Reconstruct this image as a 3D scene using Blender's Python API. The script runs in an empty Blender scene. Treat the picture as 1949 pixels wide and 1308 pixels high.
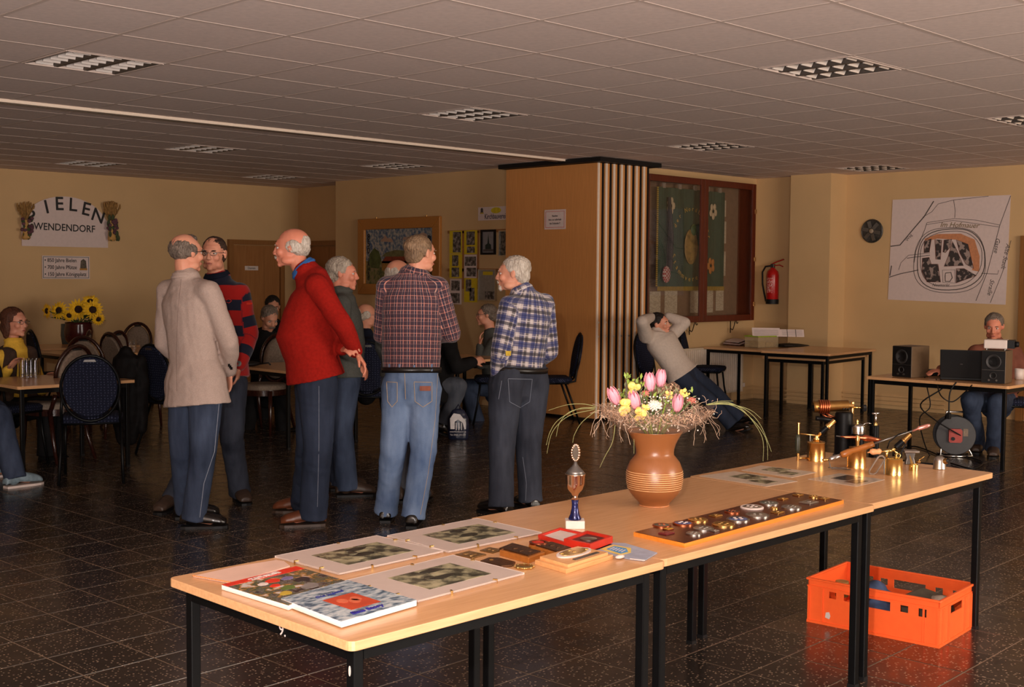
import bpy, math, random
import numpy as np
from mathutils import Vector, Matrix
random.seed(7); RNG = np.random.default_rng(7)
PI = math.pi
scene = bpy.context.scene
COL = scene.collection
# ---------------------------------------------------------------- camera
IMG_W, IMG_H = 1949, 1308
FOC, YAW, PITCH, ROLL, CAM_Z, CEIL = 2318.05, .786055, -.0561923, .00748210, 1.56, 2.808
cy, sy = math.cos(YAW), math.sin(YAW)
FW = np.array([sy*math.cos(PITCH), cy*math.cos(PITCH), math.sin(PITCH)])
_r0 = np.array([cy, -sy, 0.0]); _u0 = np.cross(_r0, FW)
RT = _r0*math.cos(ROLL)+_u0*math.sin(ROLL); UP = -_r0*math.sin(ROLL)+_u0*math.cos(ROLL)
CAM = np.array([0, 0, CAM_Z])
cam = bpy.data.cameras.new('camera'); cam_o = bpy.data.objects.new('camera', cam); COL.objects.link(cam_o)
cam.sensor_width = 36; cam.lens = 36*FOC/IMG_W; cam.clip_start = .05; cam.clip_end = 200
cam_o.matrix_world = Matrix(((RT[0], UP[0], -FW[0], CAM[0]), (RT[1], UP[1], -FW[1], CAM[1]), (RT[2], UP[2], -FW[2], CAM[2]), (0, 0, 0, 1)))
scene.camera = cam_o
# ---------------------------------------------------------------- world, lights, exposure
world = bpy.data.worlds.new('world'); scene.world = world; world.use_nodes = True
world.node_tree.nodes['Background'].inputs[0].default_value = (1.0, .90, .82, 1)
world.node_tree.nodes['Background'].inputs[1].default_value = .10
vs = scene.view_settings
vs.view_transform = 'Standard'; vs.look = 'None'; vs.gamma = 1; vs.use_curve_mapping = False; vs.exposure = 0.0
def lamp(name, kind, loc, power, color, size=.1, size_y=None, target=None, spot=None):
    l = bpy.data.lights.new(name, kind); l.energy = power; l.color = color
    if kind == 'AREA':
        l.size = size
        if size_y: l.shape = 'RECTANGLE'; l.size_y = size_y
    else: l.shadow_soft_size = size
    if spot: l.spot_size = spot; l.spot_blend = .6
    o = bpy.data.objects.new(name, l); COL.objects.link(o); o.location = loc
    if target is not None:
        o.rotation_euler = (Vector(target)-Vector(loc)).to_track_quat('-Z', 'Y').to_euler()
    return o
# the photographer's flash, held a little above and to the left of the camera
fl = CAM - RT*.20 + np.array([0, 0, .33])
lamp('flash', 'SPOT', fl, 400, (1, .935, .87), .025, target=fl+FW*5+np.array([0, 0, .25]), spot=math.radians(100))
# soft fills added behind the camera to lift the ceiling, then side daylight
lamp('ceiling_fill', 'AREA', (-.8, -1.6, 1.5), 200, (1, .88, .83), 4.0, 1.3, target=(.55, .0, 5.0))  # added uplight in mid-room, not an actual window
fdir = FW*np.array([1, 1, 0])
lamp('low_ceiling_fill', 'AREA', (-.8, -.8, .12), 600, (1, .89, .84), 2.4, 1.6, target=np.array([-.8, -.8, .12])+fdir*1.0+np.array([0, 0, 1.6]))  # added low fill aimed at the ceiling, no sunlit patch lies here
lamp('side_window_light', 'AREA', (7.0, -3.5, 1.8), 440, (1, .86, .72), 4.0, 1.6, target=(12, 8, 1.4))  # daylight from windows behind and beside the photographer

def px(x, y, z=0.0):
    """point at height z seen at photo position x, y"""
    d = FW+((x-IMG_W/2)/FOC)*RT-((y-IMG_H/2)/FOC)*UP
    return CAM+d*((z-CAM_Z)/d[2])
def pd(x, y, dep):
    return CAM+(FW+((x-IMG_W/2)/FOC)*RT-((y-IMG_H/2)/FOC)*UP)*dep
def onx(x, y, X):
    d = FW+((x-IMG_W/2)/FOC)*RT-((y-IMG_H/2)/FOC)*UP
    return CAM+d*(X/d[0])
def ony(x, y, Y):
    d = FW+((x-IMG_W/2)/FOC)*RT-((y-IMG_H/2)/FOC)*UP
    return CAM+d*(Y/d[1])

# ---------------------------------------------------------------- materials
def lin(c):
    return tuple(((v/255)/12.92 if v/255 <= .04045 else ((v/255+.055)/1.055)**2.4) for v in c)
class NT:
    def __init__(s, name):
        s.m = bpy.data.materials.new(name); s.m.use_nodes = True; s.t = s.m.node_tree
        s.b = s.t.nodes['Principled BSDF']
    def n(s, kind, **kw):
        nd = s.t.nodes.new('ShaderNode'+kind)
        for k, v in kw.items():
            if k.startswith('_'): setattr(nd, k[1:], v)
            else: nd.inputs[k].default_value = v
        return nd
    def l(s, a, b): s.t.links.new(a, b)
    def math(s, op, a, b=None, c=None):
        nd = s.n('Math', _operation=op)
        for i, v in enumerate((a, b, c)):
            if v is None: continue
            if isinstance(v, (int, float)): nd.inputs[i].default_value = v
            else: s.l(v, nd.inputs[i])
        return nd.outputs[0]
    def mix(s, fac, a, b, blend='MIX'):
        nd = s.n('Mix', _data_type='RGBA', _blend_type=blend)
        for i, v in ((0, fac), (6, a), (7, b)):
            if isinstance(v, (int, float)): nd.inputs[i].default_value = v
            elif isinstance(v, tuple): nd.inputs[i].default_value = (*v[:3], 1)
            else: s.l(v, nd.inputs[i])
        return nd.outputs[2]
    def noise(s, scale, detail=3, vec=None, rough=.5, stretch=None, coord='Object'):
        tc = s.n('TexCoord')
        src = vec if vec is not None else tc.outputs[coord]
        if stretch:
            mp = s.n('Mapping'); mp.inputs['Scale'].default_value = stretch; s.l(src, mp.inputs[0]); src = mp.outputs[0]
        nz = s.n('TexNoise', Scale=scale, Detail=detail, Roughness=rough); s.l(src, nz.inputs['Vector'])
        return nz.outputs['Fac']
    def ramp(s, fac, stops):
        r = s.n('ValToRGB'); s.l(fac, r.inputs[0]); e = r.color_ramp.elements
        while len(e) < len(stops): e.new(.5)
        for i, (p, c) in enumerate(stops):
            e[i].position = p; e[i].color = (*c[:3], 1) if isinstance(c, tuple) else (c, c, c, 1)
        return r.outputs[0]
    def bump(s, h, strength=.3, dist=.01):
        b = s.n('Bump', Strength=strength, Distance=dist); s.l(h, b.inputs['Height']); s.l(b.outputs[0], s.b.inputs['Normal'])
    def color(s, c):
        if isinstance(c, tuple): s.b.inputs['Base Color'].default_value = (*c[:3], 1)
        else: s.l(c, s.b.inputs['Base Color'])
    def fin(s, rough=.5, metal=0, spec=.5, **kw):
        s.b.inputs['Roughness'].default_value = rough; s.b.inputs['Metallic'].default_value = metal
        s.b.inputs['Specular IOR Level'].default_value = spec
        for k, v in kw.items(): s.b.inputs[k.replace('_', ' ')].default_value = v
        return s.m
def simple(name, rgb, rough=.5, metal=0, spec=.5, var=.12, scale=30, bump=0, bscale=200, **kw):
    t = NT(name); c = lin(rgb)
    nz = t.noise(scale, 4)
    lo = tuple(v*(1-var) for v in c); hi = tuple(min(1, v*(1+var)) for v in c)
    t.color(t.ramp(nz, [(.3, lo), (.7, hi)]))
    if bump: t.bump(t.noise(bscale, 3), bump, .004)
    return t.fin(rough, metal, spec, **kw)
def wood(name, a, b, axis=0, rough=.35, spec=.5, sc=6):
    t = NT(name); st = [14, 14, 14]; st[axis] = 1.0
    nz = t.noise(sc, 5, stretch=tuple(st)); nz2 = t.noise(1.2, 2)
    c = t.ramp(nz, [(.25, lin(a)), (.75, lin(b))])
    c = t.mix(t.math('MULTIPLY', nz2, .25), c, tuple(v*.8 for v in lin(a)))
    t.color(c); t.bump(nz, .08, .002)
    return t.fin(rough, 0, spec)

M = {}
M['wall'] = simple('wall_paint', (206, 170, 122), .75, var=.05, scale=1.5, bump=.12, bscale=160)
def floor_mat():
    t = NT('floor_terrazzo')
    g = t.n('NewGeometry'); oi = t.n('ObjectInfo')
    v = t.n('TexVoronoi', _feature='F1', _voronoi_dimensions='2D', Scale=64, Randomness=1.0); t.l(g.outputs['Position'], v.inputs['Vector'])
    nz = t.n('TexNoise', Scale=90, Detail=2); t.l(g.outputs['Position'], nz.inputs['Vector'])
    sz = t.math('MULTIPLY', nz.outputs['Fac'], .52)
    fle = t.math('LESS_THAN', v.outputs['Distance'], t.math('SUBTRACT', sz, .02))
    sc = t.n('SeparateColor'); t.l(v.outputs['Color'], sc.inputs[0])
    keep = t.math('GREATER_THAN', sc.outputs[0], .70)
    fl_ = t.math('MULTIPLY', fle, keep)
    base = t.ramp(oi.outputs['Random'], [(0, lin((50, 42, 37))), (.5, lin((64, 53, 46))), (.93, lin((70, 58, 50))), (1, lin((104, 84, 68)))])
    n2 = t.n('TexNoise', Scale=9, Detail=4); t.l(g.outputs['Position'], n2.inputs['Vector'])
    base = t.mix(t.math('MULTIPLY', n2.outputs['Fac'], .9), base, lin((28, 23, 21)))
    t.color(t.mix(t.math('MULTIPLY', fl_, .7), base, lin((176, 150, 126))))
    rg = t.ramp(n2.outputs['Fac'], [(.3, .16), (.7, .30)])
    t.l(rg, t.b.inputs['Roughness'])
    m = t.fin(.22, 0, .5); t.l(rg, t.b.inputs['Roughness'])
    return m
M['floor'] = floor_mat()
M['grout'] = simple('floor_grout', (134, 112, 92), .8)
M['ctile'] = simple('ceiling_board', (222, 204, 196), .9, var=.06, scale=26, bump=.25, bscale=420)
M['cgrid'] = simple('ceiling_grid_metal', (204, 186, 176), .6, var=.03)
M['rail'] = simple('rail_paint', (226, 208, 190), .45, var=.03)
M['beech'] = wood('beech_laminate', (200, 150, 104), (220, 170, 122), 0, .24, .5)
M['beech_edge'] = wood('beech_edge', (150, 102, 66), (168, 120, 80), 0, .45)  # darker than the top, colour offsets the strong light on the edges
M['panel'] = wood('partition_veneer', (196, 132, 74), (212, 146, 84), 2, .42, .4, 4)
M['doorwood'] = wood('door_veneer', (148, 98, 54), (166, 114, 66), 2, .4, .4, 4)
M['doorframe'] = wood('door_frame_wood', (134, 88, 44), (152, 104, 56), 2, .4)
M['mahog'] = wood('mahogany', (74, 26, 12), (104, 40, 20), 2, .35, .5, 5)
M['frameoak'] = wood('gilded_oak', (166, 104, 42), (190, 126, 58), 0, .4)
M['plaque'] = wood('plaque_light_wood', (212, 152, 96), (228, 172, 116), 0, .35)
M['plaque2'] = wood('plaque_brown_wood', (150, 88, 36), (176, 106, 44), 0, .3)
M['boardedge'] = wood('board_orange_wood', (214, 126, 40), (232, 146, 54), 0, .35)
M['boardface'] = wood('board_dark_wood', (78, 36, 16), (98, 48, 24), 0, .25)
M['black'] = simple('black_metal', (11, 11, 12), .4, 0, .15, var=.1)
M['blackmat'] = simple('black_plastic', (16, 15, 16), .55, spec=.3)
M['fabric'] = None
def dotted():
    t = NT('navy_dotted_fabric')
    tc = t.n('TexCoord')
    v = t.n('TexVoronoi', _feature='F1', _voronoi_dimensions='2D', Scale=42, Randomness=.3); sx = t.n('SeparateXYZ'); t.l(tc.outputs['Object'], sx.inputs[0]); cx = t.n('CombineXYZ'); t.l(sx.outputs[0], cx.inputs[0]); t.l(t.math('SUBTRACT', sx.outputs[2], sx.outputs[1]), cx.inputs[1]); t.l(cx.outputs[0], v.inputs['Vector'])
    d = t.math('LESS_THAN', v.outputs['Distance'], .16)
    t.color(t.mix(t.math('MULTIPLY', d, .5), lin((20, 23, 40)), lin((92, 96, 124))))
    t.bump(t.noise(300, 2), .2, .003)
    return t.fin(.9, 0, .2)
M['fabric'] = dotted()
M['beige_uph'] = simple('beige_upholstery', (132, 116, 102), .9, var=.2, scale=60, spec=.2)
M['redwood'] = wood('polished_red_wood', (38, 18, 14), (58, 26, 18), 2, .22)
M['white'] = simple('white_card', (214, 198, 190), .5, var=.03)
M['paper'] = simple('paper', (216, 196, 190), .8, var=.03)
M['whiteboard'] = simple('white_foam_edge', (244, 230, 222), .5, var=.02)
M['ink'] = simple('black_ink', (28, 24, 24), .6)
M['greyink'] = simple('grey_ink', (84, 74, 70), .7)
M['chrome'] = simple('chrome', (200, 198, 194), .18, 1, var=.03)
M['alu'] = simple('brushed_aluminium', (196, 190, 184), .32, 1, var=.05)
M['stripmetal'] = simple('lamp_strip_metal', (92, 84, 78), .4, .4)
M['reflector'] = simple('lamp_reflector_metal', (236, 228, 222), .35, .35, var=.04)
M['darkmetal'] = simple('dark_louvre_metal', (70, 62, 56), .35, .7)
M['brass'] = simple('polished_brass', (228, 182, 112), .25, 1, var=.10, scale=18)
M['brass2'] = simple('yellow_brass', (220, 190, 122), .26, 1, var=.10, scale=18)
M['oldbrass'] = simple('tarnished_brass', (158, 118, 66), .35, 1, var=.2)
M['copper'] = simple('copper', (196, 112, 76), .28, 1)
M['bronze'] = simple('bronze_relief', (96, 66, 44), .38, .8, var=.3, bump=.8, bscale=150)
M['silver'] = simple('silver_metal', (186, 180, 172), .28, 1)
M['steel'] = simple('dull_steel', (120, 116, 112), .4, .9)
M['orange'] = simple('orange_plastic', (255, 100, 44), .38, 0, .5, var=.05)
M['red'] = simple('red_paint', (170, 22, 20), .3)
M['redbox'] = simple('red_leatherette', (196, 44, 26), .45)
M['maroon'] = simple('maroon', (96, 26, 26), .5)
M['jeans_dark'] = None
M['glass'] = None
def glass(name, rgb=(1, 1, 1), rough=.02, ior=1.45):
    t = NT(name); t.color(tuple(rgb)); return t.fin(rough, 0, .5, Transmission_Weight=1.0, IOR=ior)
M['glass'] = glass('clear_glass')
def pane():
    t = NT('window_pane_glass')
    tr = t.n('BsdfTransparent'); gl = t.n('BsdfGlossy', Roughness=.03); mx = t.n('MixShader'); mx.inputs[0].default_value = .05
    out = [n for n in t.t.nodes if n.type == 'OUTPUT_MATERIAL'][0]
    t.l(tr.outputs[0], mx.inputs[1]); t.l(gl.outputs[0], mx.inputs[2]); t.l(mx.outputs[0], out.inputs[0])
    return t.m
M['pane'] = pane()
def cello():
    t = NT('cellophane')
    tr = t.n('BsdfTransparent'); gl = t.n('BsdfGlossy', Roughness=.12); df = t.n('BsdfDiffuse'); df.inputs[0].default_value = (*lin((170, 140, 120)), 1)
    m1 = t.n('MixShader'); m1.inputs[0].default_value = .18; m2 = t.n('MixShader'); m2.inputs[0].default_value = .10
    out = [n for n in t.t.nodes if n.type == 'OUTPUT_MATERIAL'][0]
    t.l(tr.outputs[0], m1.inputs[1]); t.l(df.outputs[0], m1.inputs[2]); t.l(m1.outputs[0], m2.inputs[1]); t.l(gl.outputs[0], m2.inputs[2]); t.l(m2.outputs[0], out.inputs[0])
    t.m.use_backface_culling = False
    nz = t.noise(28, 4); b = t.n('Bump', Strength=1.0, Distance=.01); t.l(nz, b.inputs['Height']); t.l(b.outputs[0], gl.inputs['Normal'])
    return t.m
M['cello'] = cello()
def sheet_mat(name, stops, scale=9, detail=5, rough=.4, coord='Object', stretch=None, dist=0):
    t = NT(name); nz = t.noise(scale, detail, stretch=stretch)
    t.color(t.ramp(nz, stops)); return t.fin(rough)

# ---------------------------------------------------------------- mesh builder
def V3(a): return np.array(a, float)
def unit(a):
    a = V3(a); n = np.linalg.norm(a); return a/n if n > 1e-9 else a
def frame(o, right, up):
    r = unit(right); u = unit(up); n = np.cross(r, u)
    return Matrix(((r[0], u[0], n[0], o[0]), (r[1], u[1], n[1], o[1]), (r[2], u[2], n[2], o[2]), (0, 0, 0, 1)))
class MB:
    def __init__(s): s.v = []; s.f = []; s.m = []; s.cm = 0
    def add(s, vs_, fs, Mx=None):
        b = len(s.v)
        if Mx is not None: vs_ = [tuple(Mx @ Vector(v)) for v in vs_]
        s.v += [tuple(map(float, v)) for v in vs_]; s.f += [tuple(i+b for i in f) for f in fs]; s.m += [s.cm]*len(fs)
        return s
    def box(s, x0, y0, z0, x1, y1, z1, Mx=None):
        v = [(x0, y0, z0), (x1, y0, z0), (x1, y1, z0), (x0, y1, z0), (x0, y0, z1), (x1, y0, z1), (x1, y1, z1), (x0, y1, z1)]
        return s.add(v, [(0, 3, 2, 1), (4, 5, 6, 7), (0, 1, 5, 4), (1, 2, 6, 5), (2, 3, 7, 6), (3, 0, 4, 7)], Mx)
    def cbox(s, c, sz, Mx=None):
        return s.box(c[0]-sz[0]/2, c[1]-sz[1]/2, c[2]-sz[2]/2, c[0]+sz[0]/2, c[1]+sz[1]/2, c[2]+sz[2]/2, Mx)
    def loft(s, rings, cap=True, closed=False, Mx=None):
        n = len(rings[0]); vs_ = [p for r in rings for p in r]; fs = []
        k = len(rings)
        for i in range(k if closed else k-1):
            a = i*n; b = ((i+1) % k)*n
            for j in range(n): fs.append((a+j, a+(j+1) % n, b+(j+1) % n, b+j))
        if cap and not closed: fs.append(tuple(range(n-1, -1, -1))); fs.append(tuple((k-1)*n+j for j in range(n)))
        return s.add(vs_, fs, Mx)
    def tube(s, path, r, n=8, closed=False, Mx=None):
        P = [V3(p) for p in path]; k = len(P)
        R_ = [r]*k if isinstance(r, (int, float)) else list(r)
        rings = []; prev = None
        for i in range(k):
            if closed: t = unit(P[(i+1) % k]-P[i-1])
            else: t = unit(P[min(i+1, k-1)]-P[max(i-1, 0)])
            if prev is None:
                a = np.array([0, 0, 1.]) if abs(t[2]) < .9 else np.array([1., 0, 0])
                x = unit(np.cross(t, a))
            else: x = unit(prev-t*np.dot(prev, t))
            prev = x; y = np.cross(t, x)
            rings.append([P[i]+R_[i]*(math.cos(2*PI*j/n)*x+math.sin(2*PI*j/n)*y) for j in range(n)])
        return s.loft(rings, True, closed, Mx)
    def lathe(s, prof, c=(0, 0, 0), n=24, Mx=None):
        rings = [[(c[0]+max(r, 1e-4)*math.cos(2*PI*j/n), c[1]+max(r, 1e-4)*math.sin(2*PI*j/n), c[2]+z) for j in range(n)] for r, z in prof]
        return s.loft(rings, True, False, Mx)
    def ell(s, c, r, Mx=None, n=16, k=10):
        rings = []
        for i in range(k+1):
            a = -PI/2+PI*i/k; q = max(math.cos(a), .02)
            rings.append([(c[0]+r[0]*q*math.cos(2*PI*j/n), c[1]+r[1]*q*math.sin(2*PI*j/n), c[2]+r[2]*math.sin(a)) for j in range(n)])
        return s.loft(rings, True, False, Mx)
    def prism(s, poly, z0, z1, Mx=None):
        n = len(poly); v = [(p[0], p[1], z0) for p in poly]+[(p[0], p[1], z1) for p in poly]
        fs = [tuple(range(n-1, -1, -1)), tuple(range(n, 2*n))]+[(i, (i+1) % n, n+(i+1) % n, n+i) for i in range(n)]
        return s.add(v, fs, Mx)
    def quad(s, a, b, c, d, Mx=None): return s.add([a, b, c, d], [(0, 1, 2, 3)], Mx)
    def stroke(s, pts, w, z=.001, Mx=None, closed=False):
        P = [V3((p[0], p[1], 0)) for p in pts]; k = len(P); L = []; R_ = []
        for i in range(k):
            t = unit((P[(i+1) % k]-P[i-1]) if closed else (P[min(i+1, k-1)]-P[max(i-1, 0)]))
            nn = np.array([-t[1], t[0], 0])*w/2; L.append(P[i]+nn); R_.append(P[i]-nn)
        vs_ = []
        for zz in (z, z+.0012):
            for q in (L, R_): vs_ += [(a[0], a[1], zz) for a in q]
        fs = []
        for i in range(k if closed else k-1):
            j = (i+1) % k
            fs += [(2*k+i, 3*k+i, 3*k+j, 2*k+j), (i, j, k+j, k+i), (i, 2*k+i, 2*k+j, j), (k+i, k+j, 3*k+j, 3*k+i)]
        return s.add(vs_, fs, Mx)
def link(name, me, mats, parent=None, smooth=False):
    if not isinstance(mats, (list, tuple)): mats = [mats]
    me.materials.clear()
    for m in mats: me.materials.append(m)
    if smooth:
        me.polygons.foreach_set('use_smooth', [True]*len(me.polygons))
    o = bpy.data.objects.new(name, me); COL.objects.link(o)
    if parent is not None: o.parent = parent
    return o
def obj(name, mb, mats, parent=None, smooth=False, bevel=0, off=None, angle=None):
    me = bpy.data.meshes.new(name)
    v = mb.v
    if off is not None: v = [(a-off[0], b-off[1], c-off[2]) for a, b, c in v]
    me.from_pydata(v, [], mb.f); me.update()
    me.polygons.foreach_set('material_index', mb.m)
    o = link(name, me, mats, parent, smooth)
    if smooth and angle is not None: me.set_sharp_from_angle(angle=math.radians(angle))
    if bevel:
        b = o.modifiers.new('bevel', 'BEVEL'); b.width = bevel; b.segments = 2; b.limit_method = 'ANGLE'
    return o
def tag(o, label=None, cat=None, group=None, kind=None):
    if label: o['label'] = label
    if cat: o['category'] = cat
    if group: o['group'] = group
    if kind: o['kind'] = kind
    return o
def thing(name, label, cat, loc=(0, 0, 0), rz=0, group=None):
    o = bpy.data.objects.new(name, None); COL.objects.link(o); o.empty_display_size = .1
    o.location = [float(c) for c in loc]; o.rotation_euler = (0, 0, rz)
    return tag(o, label, cat, group)
def dup(o, loc=None, rz=None, label=None, group=None, parent=None):
    c = o.copy(); COL.objects.link(c)
    if parent is not None: c.parent = parent
    if loc is not None: c.location = [float(q) for q in loc]
    if rz is not None: c.rotation_euler = (0, 0, rz)
    if label: c['label'] = label
    if group: c['group'] = group
    for ch in list(o.children): dup(ch, parent=c)
    return c
def text(s, size, Mx, mat, parent=None, name='lettering', align='CENTER', depth=.0012, width=1.0, fat=0, arc=None, off=None, shear=0):
    cu = bpy.data.curves.new('t', 'FONT'); cu.body = s; cu.size = size; cu.align_x = align; cu.align_y = 'CENTER'
    cu.extrude = depth/2; cu.offset = fat; cu.resolution_u = 3; cu.shear = shear
    o = bpy.data.objects.new('t', cu); COL.objects.link(o)
    dg = bpy.context.evaluated_depsgraph_get(); me = bpy.data.meshes.new_from_object(o.evaluated_get(dg))
    bpy.data.objects.remove(o); 
    n = len(me.vertices); co = np.empty(n*3, np.float32); me.vertices.foreach_get('co', co); co = co.reshape(-1, 3)
    co[:, 0] *= width; co[:, 2] += depth
    if arc:   # bend upright letters along an arch: lift by quadratic
        co[:, 1] -= arc*co[:, 0]**2
    Q = np.array(Mx); co = co@Q[:3, :3].T+Q[:3, 3]
    if off is not None: co = co-np.array(off)
    me.vertices.foreach_set('co', co.astype(np.float32).ravel()); me.update()
    return link(name, me, mat, parent)
# ================================================================ THE ROOM
def struct(name, mb, mat, parent=None, **k):
    o = obj(name, mb, mat, parent, **k); 
    if parent is None: o['kind'] = 'structure'
    return o
# floor: a mortar bed with single terrazzo tiles
TS, FDY = .3049, .0325466
F0 = np.array([1.29037825, 2.65986172])*CAM_Z/.785408486
cF, sF = math.cos(FDY), math.sin(FDY)
def ftile(i, j):   # world xy of grid node
    a = F0[0]+i*TS; b = F0[1]+j*TS
    return np.array([cF*a-sF*b, sF*a+cF*b])
floor = struct('floor', MB().box(-3, -5, -.12, 14.2, 15.6, -.0015), M['grout'])
tm = MB(); g = .0032; h = TS/2-g
tm.add([(-h, -h, -.003), (h, -h, -.003), (h, h, -.003), (-h, h, -.003), (-h+.001, -h+.001, 0), (h-.001, -h+.001, 0), (h-.001, h-.001, 0), (-h+.001, h-.001, 0)],
       [(4, 5, 6, 7), (0, 1, 5, 4), (1, 2, 6, 5), (2, 3, 7, 6), (3, 0, 4, 7)])
cand = []; rest = []
for i in range(-30, 60):
    for j in range(-30, 60):
        c = (ftile(i, j)+ftile(i+1, j+1))/2
        if not (-2 < c[0] < 13.55 and -4 < c[1] < 14.95): continue
        d = np.array([c[0], c[1], 0])-CAM; z = d@FW
        vis = False
        if z > 1.5:
            X = IMG_W/2+FOC*(d@RT)/z; Y = IMG_H/2-FOC*(d@UP)/z
            vis = -60 < X < IMG_W+60 and Y < IMG_H+60
        cand.append((z if vis else 99+abs(z), c))
cand.sort(key=lambda q: q[0])
tile0 = None
for k, (z, c) in enumerate(cand[:300]):
    if tile0 is None:
        tile0 = obj('tile', tm, M['floor'], floor); me = tile0.data
        o = tile0
    else:
        o = bpy.data.objects.new('tile', me); COL.objects.link(o); o.parent = floor
    o.location = (c[0], c[1], 0); o.rotation_euler = (0, 0, FDY)
rb = MB()
for z, c in cand[300:]:
    rb.add(tm.v, tm.f, Matrix.Translation((c[0], c[1], 0)) @ Matrix.Rotation(FDY, 4, 'Z'))
tag(obj('tile_field', rb, M['floor'], floor), kind='stuff')

# ceiling: suspended grid, boards, recessed lamps
K = CEIL-CAM_Z
CX0, CY0, CT = 3.7505, 5.4394, .625
CX0 *= K/1.2481; CY0 *= K/1.2481
RAIL_Y = 8.98
ceil_b = MB().box(-3, -5, CEIL+.10, 14.2, 15.6, CEIL+.2)
ceiling = struct('ceiling', ceil_b, M['ctile'])
gb = MB()
xs = [CX0+CT*i for i in range(-10, 17)]; ys1 = [CY0+CT*i for i in range(-16, 6) if CY0+CT*i < RAIL_Y-.1]
Y2 = 10.98-CT/2; ys2 = [Y2+CT*i for i in range(-3, 8) if RAIL_Y+.1 < Y2+CT*i < 15.2]
X2 = 6.5625-CT/2; xs2 = [X2+CT*i for i in range(-14, 13)]
for x in xs: gb.box(x-.012, -5, CEIL-.0006, x+.012, RAIL_Y, CEIL+.012)
for x in xs2: gb.box(x-.012, RAIL_Y, CEIL-.0006, x+.012, 15.2, CEIL+.012)
for y in ys1: gb.box(-3, y-.012, CEIL-.0008, 13.6, y+.012, CEIL+.012)
for y in ys2: gb.box(-3, y-.012, CEIL-.0008, 13.6, y+.012, CEIL+.012)
obj('ceiling_grid', gb, M['cgrid'], ceiling)
for ya_, yb_ in ((ys1[-1]+.012, RAIL_Y-.062), (RAIL_Y+.062, ys2[0]-.012)): obj('cut_board', MB().box(-3, ya_, CEIL+.0008, 13.6, yb_, CEIL+.012), M['ctile'], ceiling)
lamps1 = [(-1, 2), (4, -3), (4, 2), (9, 2), (14, 2), (9, -3), (14, -3)]
lamps2 = [(6.5625, 10.98), (6.5625, 13.48), (9.0625, 13.48), (9.0625, 10.98)]
lamps1 = lamps1[:6]
lamp_c = [(CX0+(a+.5)*CT, CY0+(b+.5)*CT) for a, b in lamps1]+lamps2
tmc = MB(); hh = CT/2-.0135
tmc.add([(-hh, -hh, .014), (hh, -hh, .014), (hh, hh, .014), (-hh, hh, .014), (-hh+.001, -hh+.001, .0008), (hh-.001, -hh+.001, .0008), (hh-.001, hh-.001, .0008), (-hh+.001, hh-.001, .0008)],
        [(7, 6, 5, 4), (0, 4, 5, 1), (1, 5, 6, 2), (2, 6, 7, 3), (3, 7, 4, 0)])
cells = []
for X in (xs, ):
    for i in range(len(X)-1):
        for j in range(len(ys1)-1): cells.append(((X[i]+X[i+1])/2, (ys1[j]+ys1[j+1])/2))
for i in range(len(xs2)-1):
    for j in range(len(ys2)-1): cells.append(((xs2[i]+xs2[i+1])/2, (ys2[j]+ys2[j+1])/2))
sel = []
for c in cells:
    if any(abs(c[0]-l[0]) < .3 and abs(c[1]-l[1]) < .3 for l in lamp_c): continue
    d = np.array([c[0], c[1], CEIL])-CAM; z = d@FW; vis = False
    if z > 1:
        X = IMG_W/2+FOC*(d@RT)/z; Y = IMG_H/2-FOC*(d@UP)/z; vis = -250 < X < IMG_W+250 and Y > -120
    sel.append((z if vis else 99+abs(z), c))
sel.sort(key=lambda q: q[0])
t0 = None
for z, c in sel[:300]:
    if t0 is None: t0 = obj('ceiling_tile', tmc, M['ctile'], ceiling); o = t0
    else: o = bpy.data.objects.new('ceiling_tile', t0.data); COL.objects.link(o); o.parent = ceiling
    o.location = (c[0], c[1], CEIL)
rb = MB()
for z, c in sel[300:]: rb.add(tmc.v, tmc.f, Matrix.Translation((c[0], c[1], CEIL)))
if rb.v: tag(obj('ceiling_tile_field', rb, M['ctile'], ceiling), kind='stuff')

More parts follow.
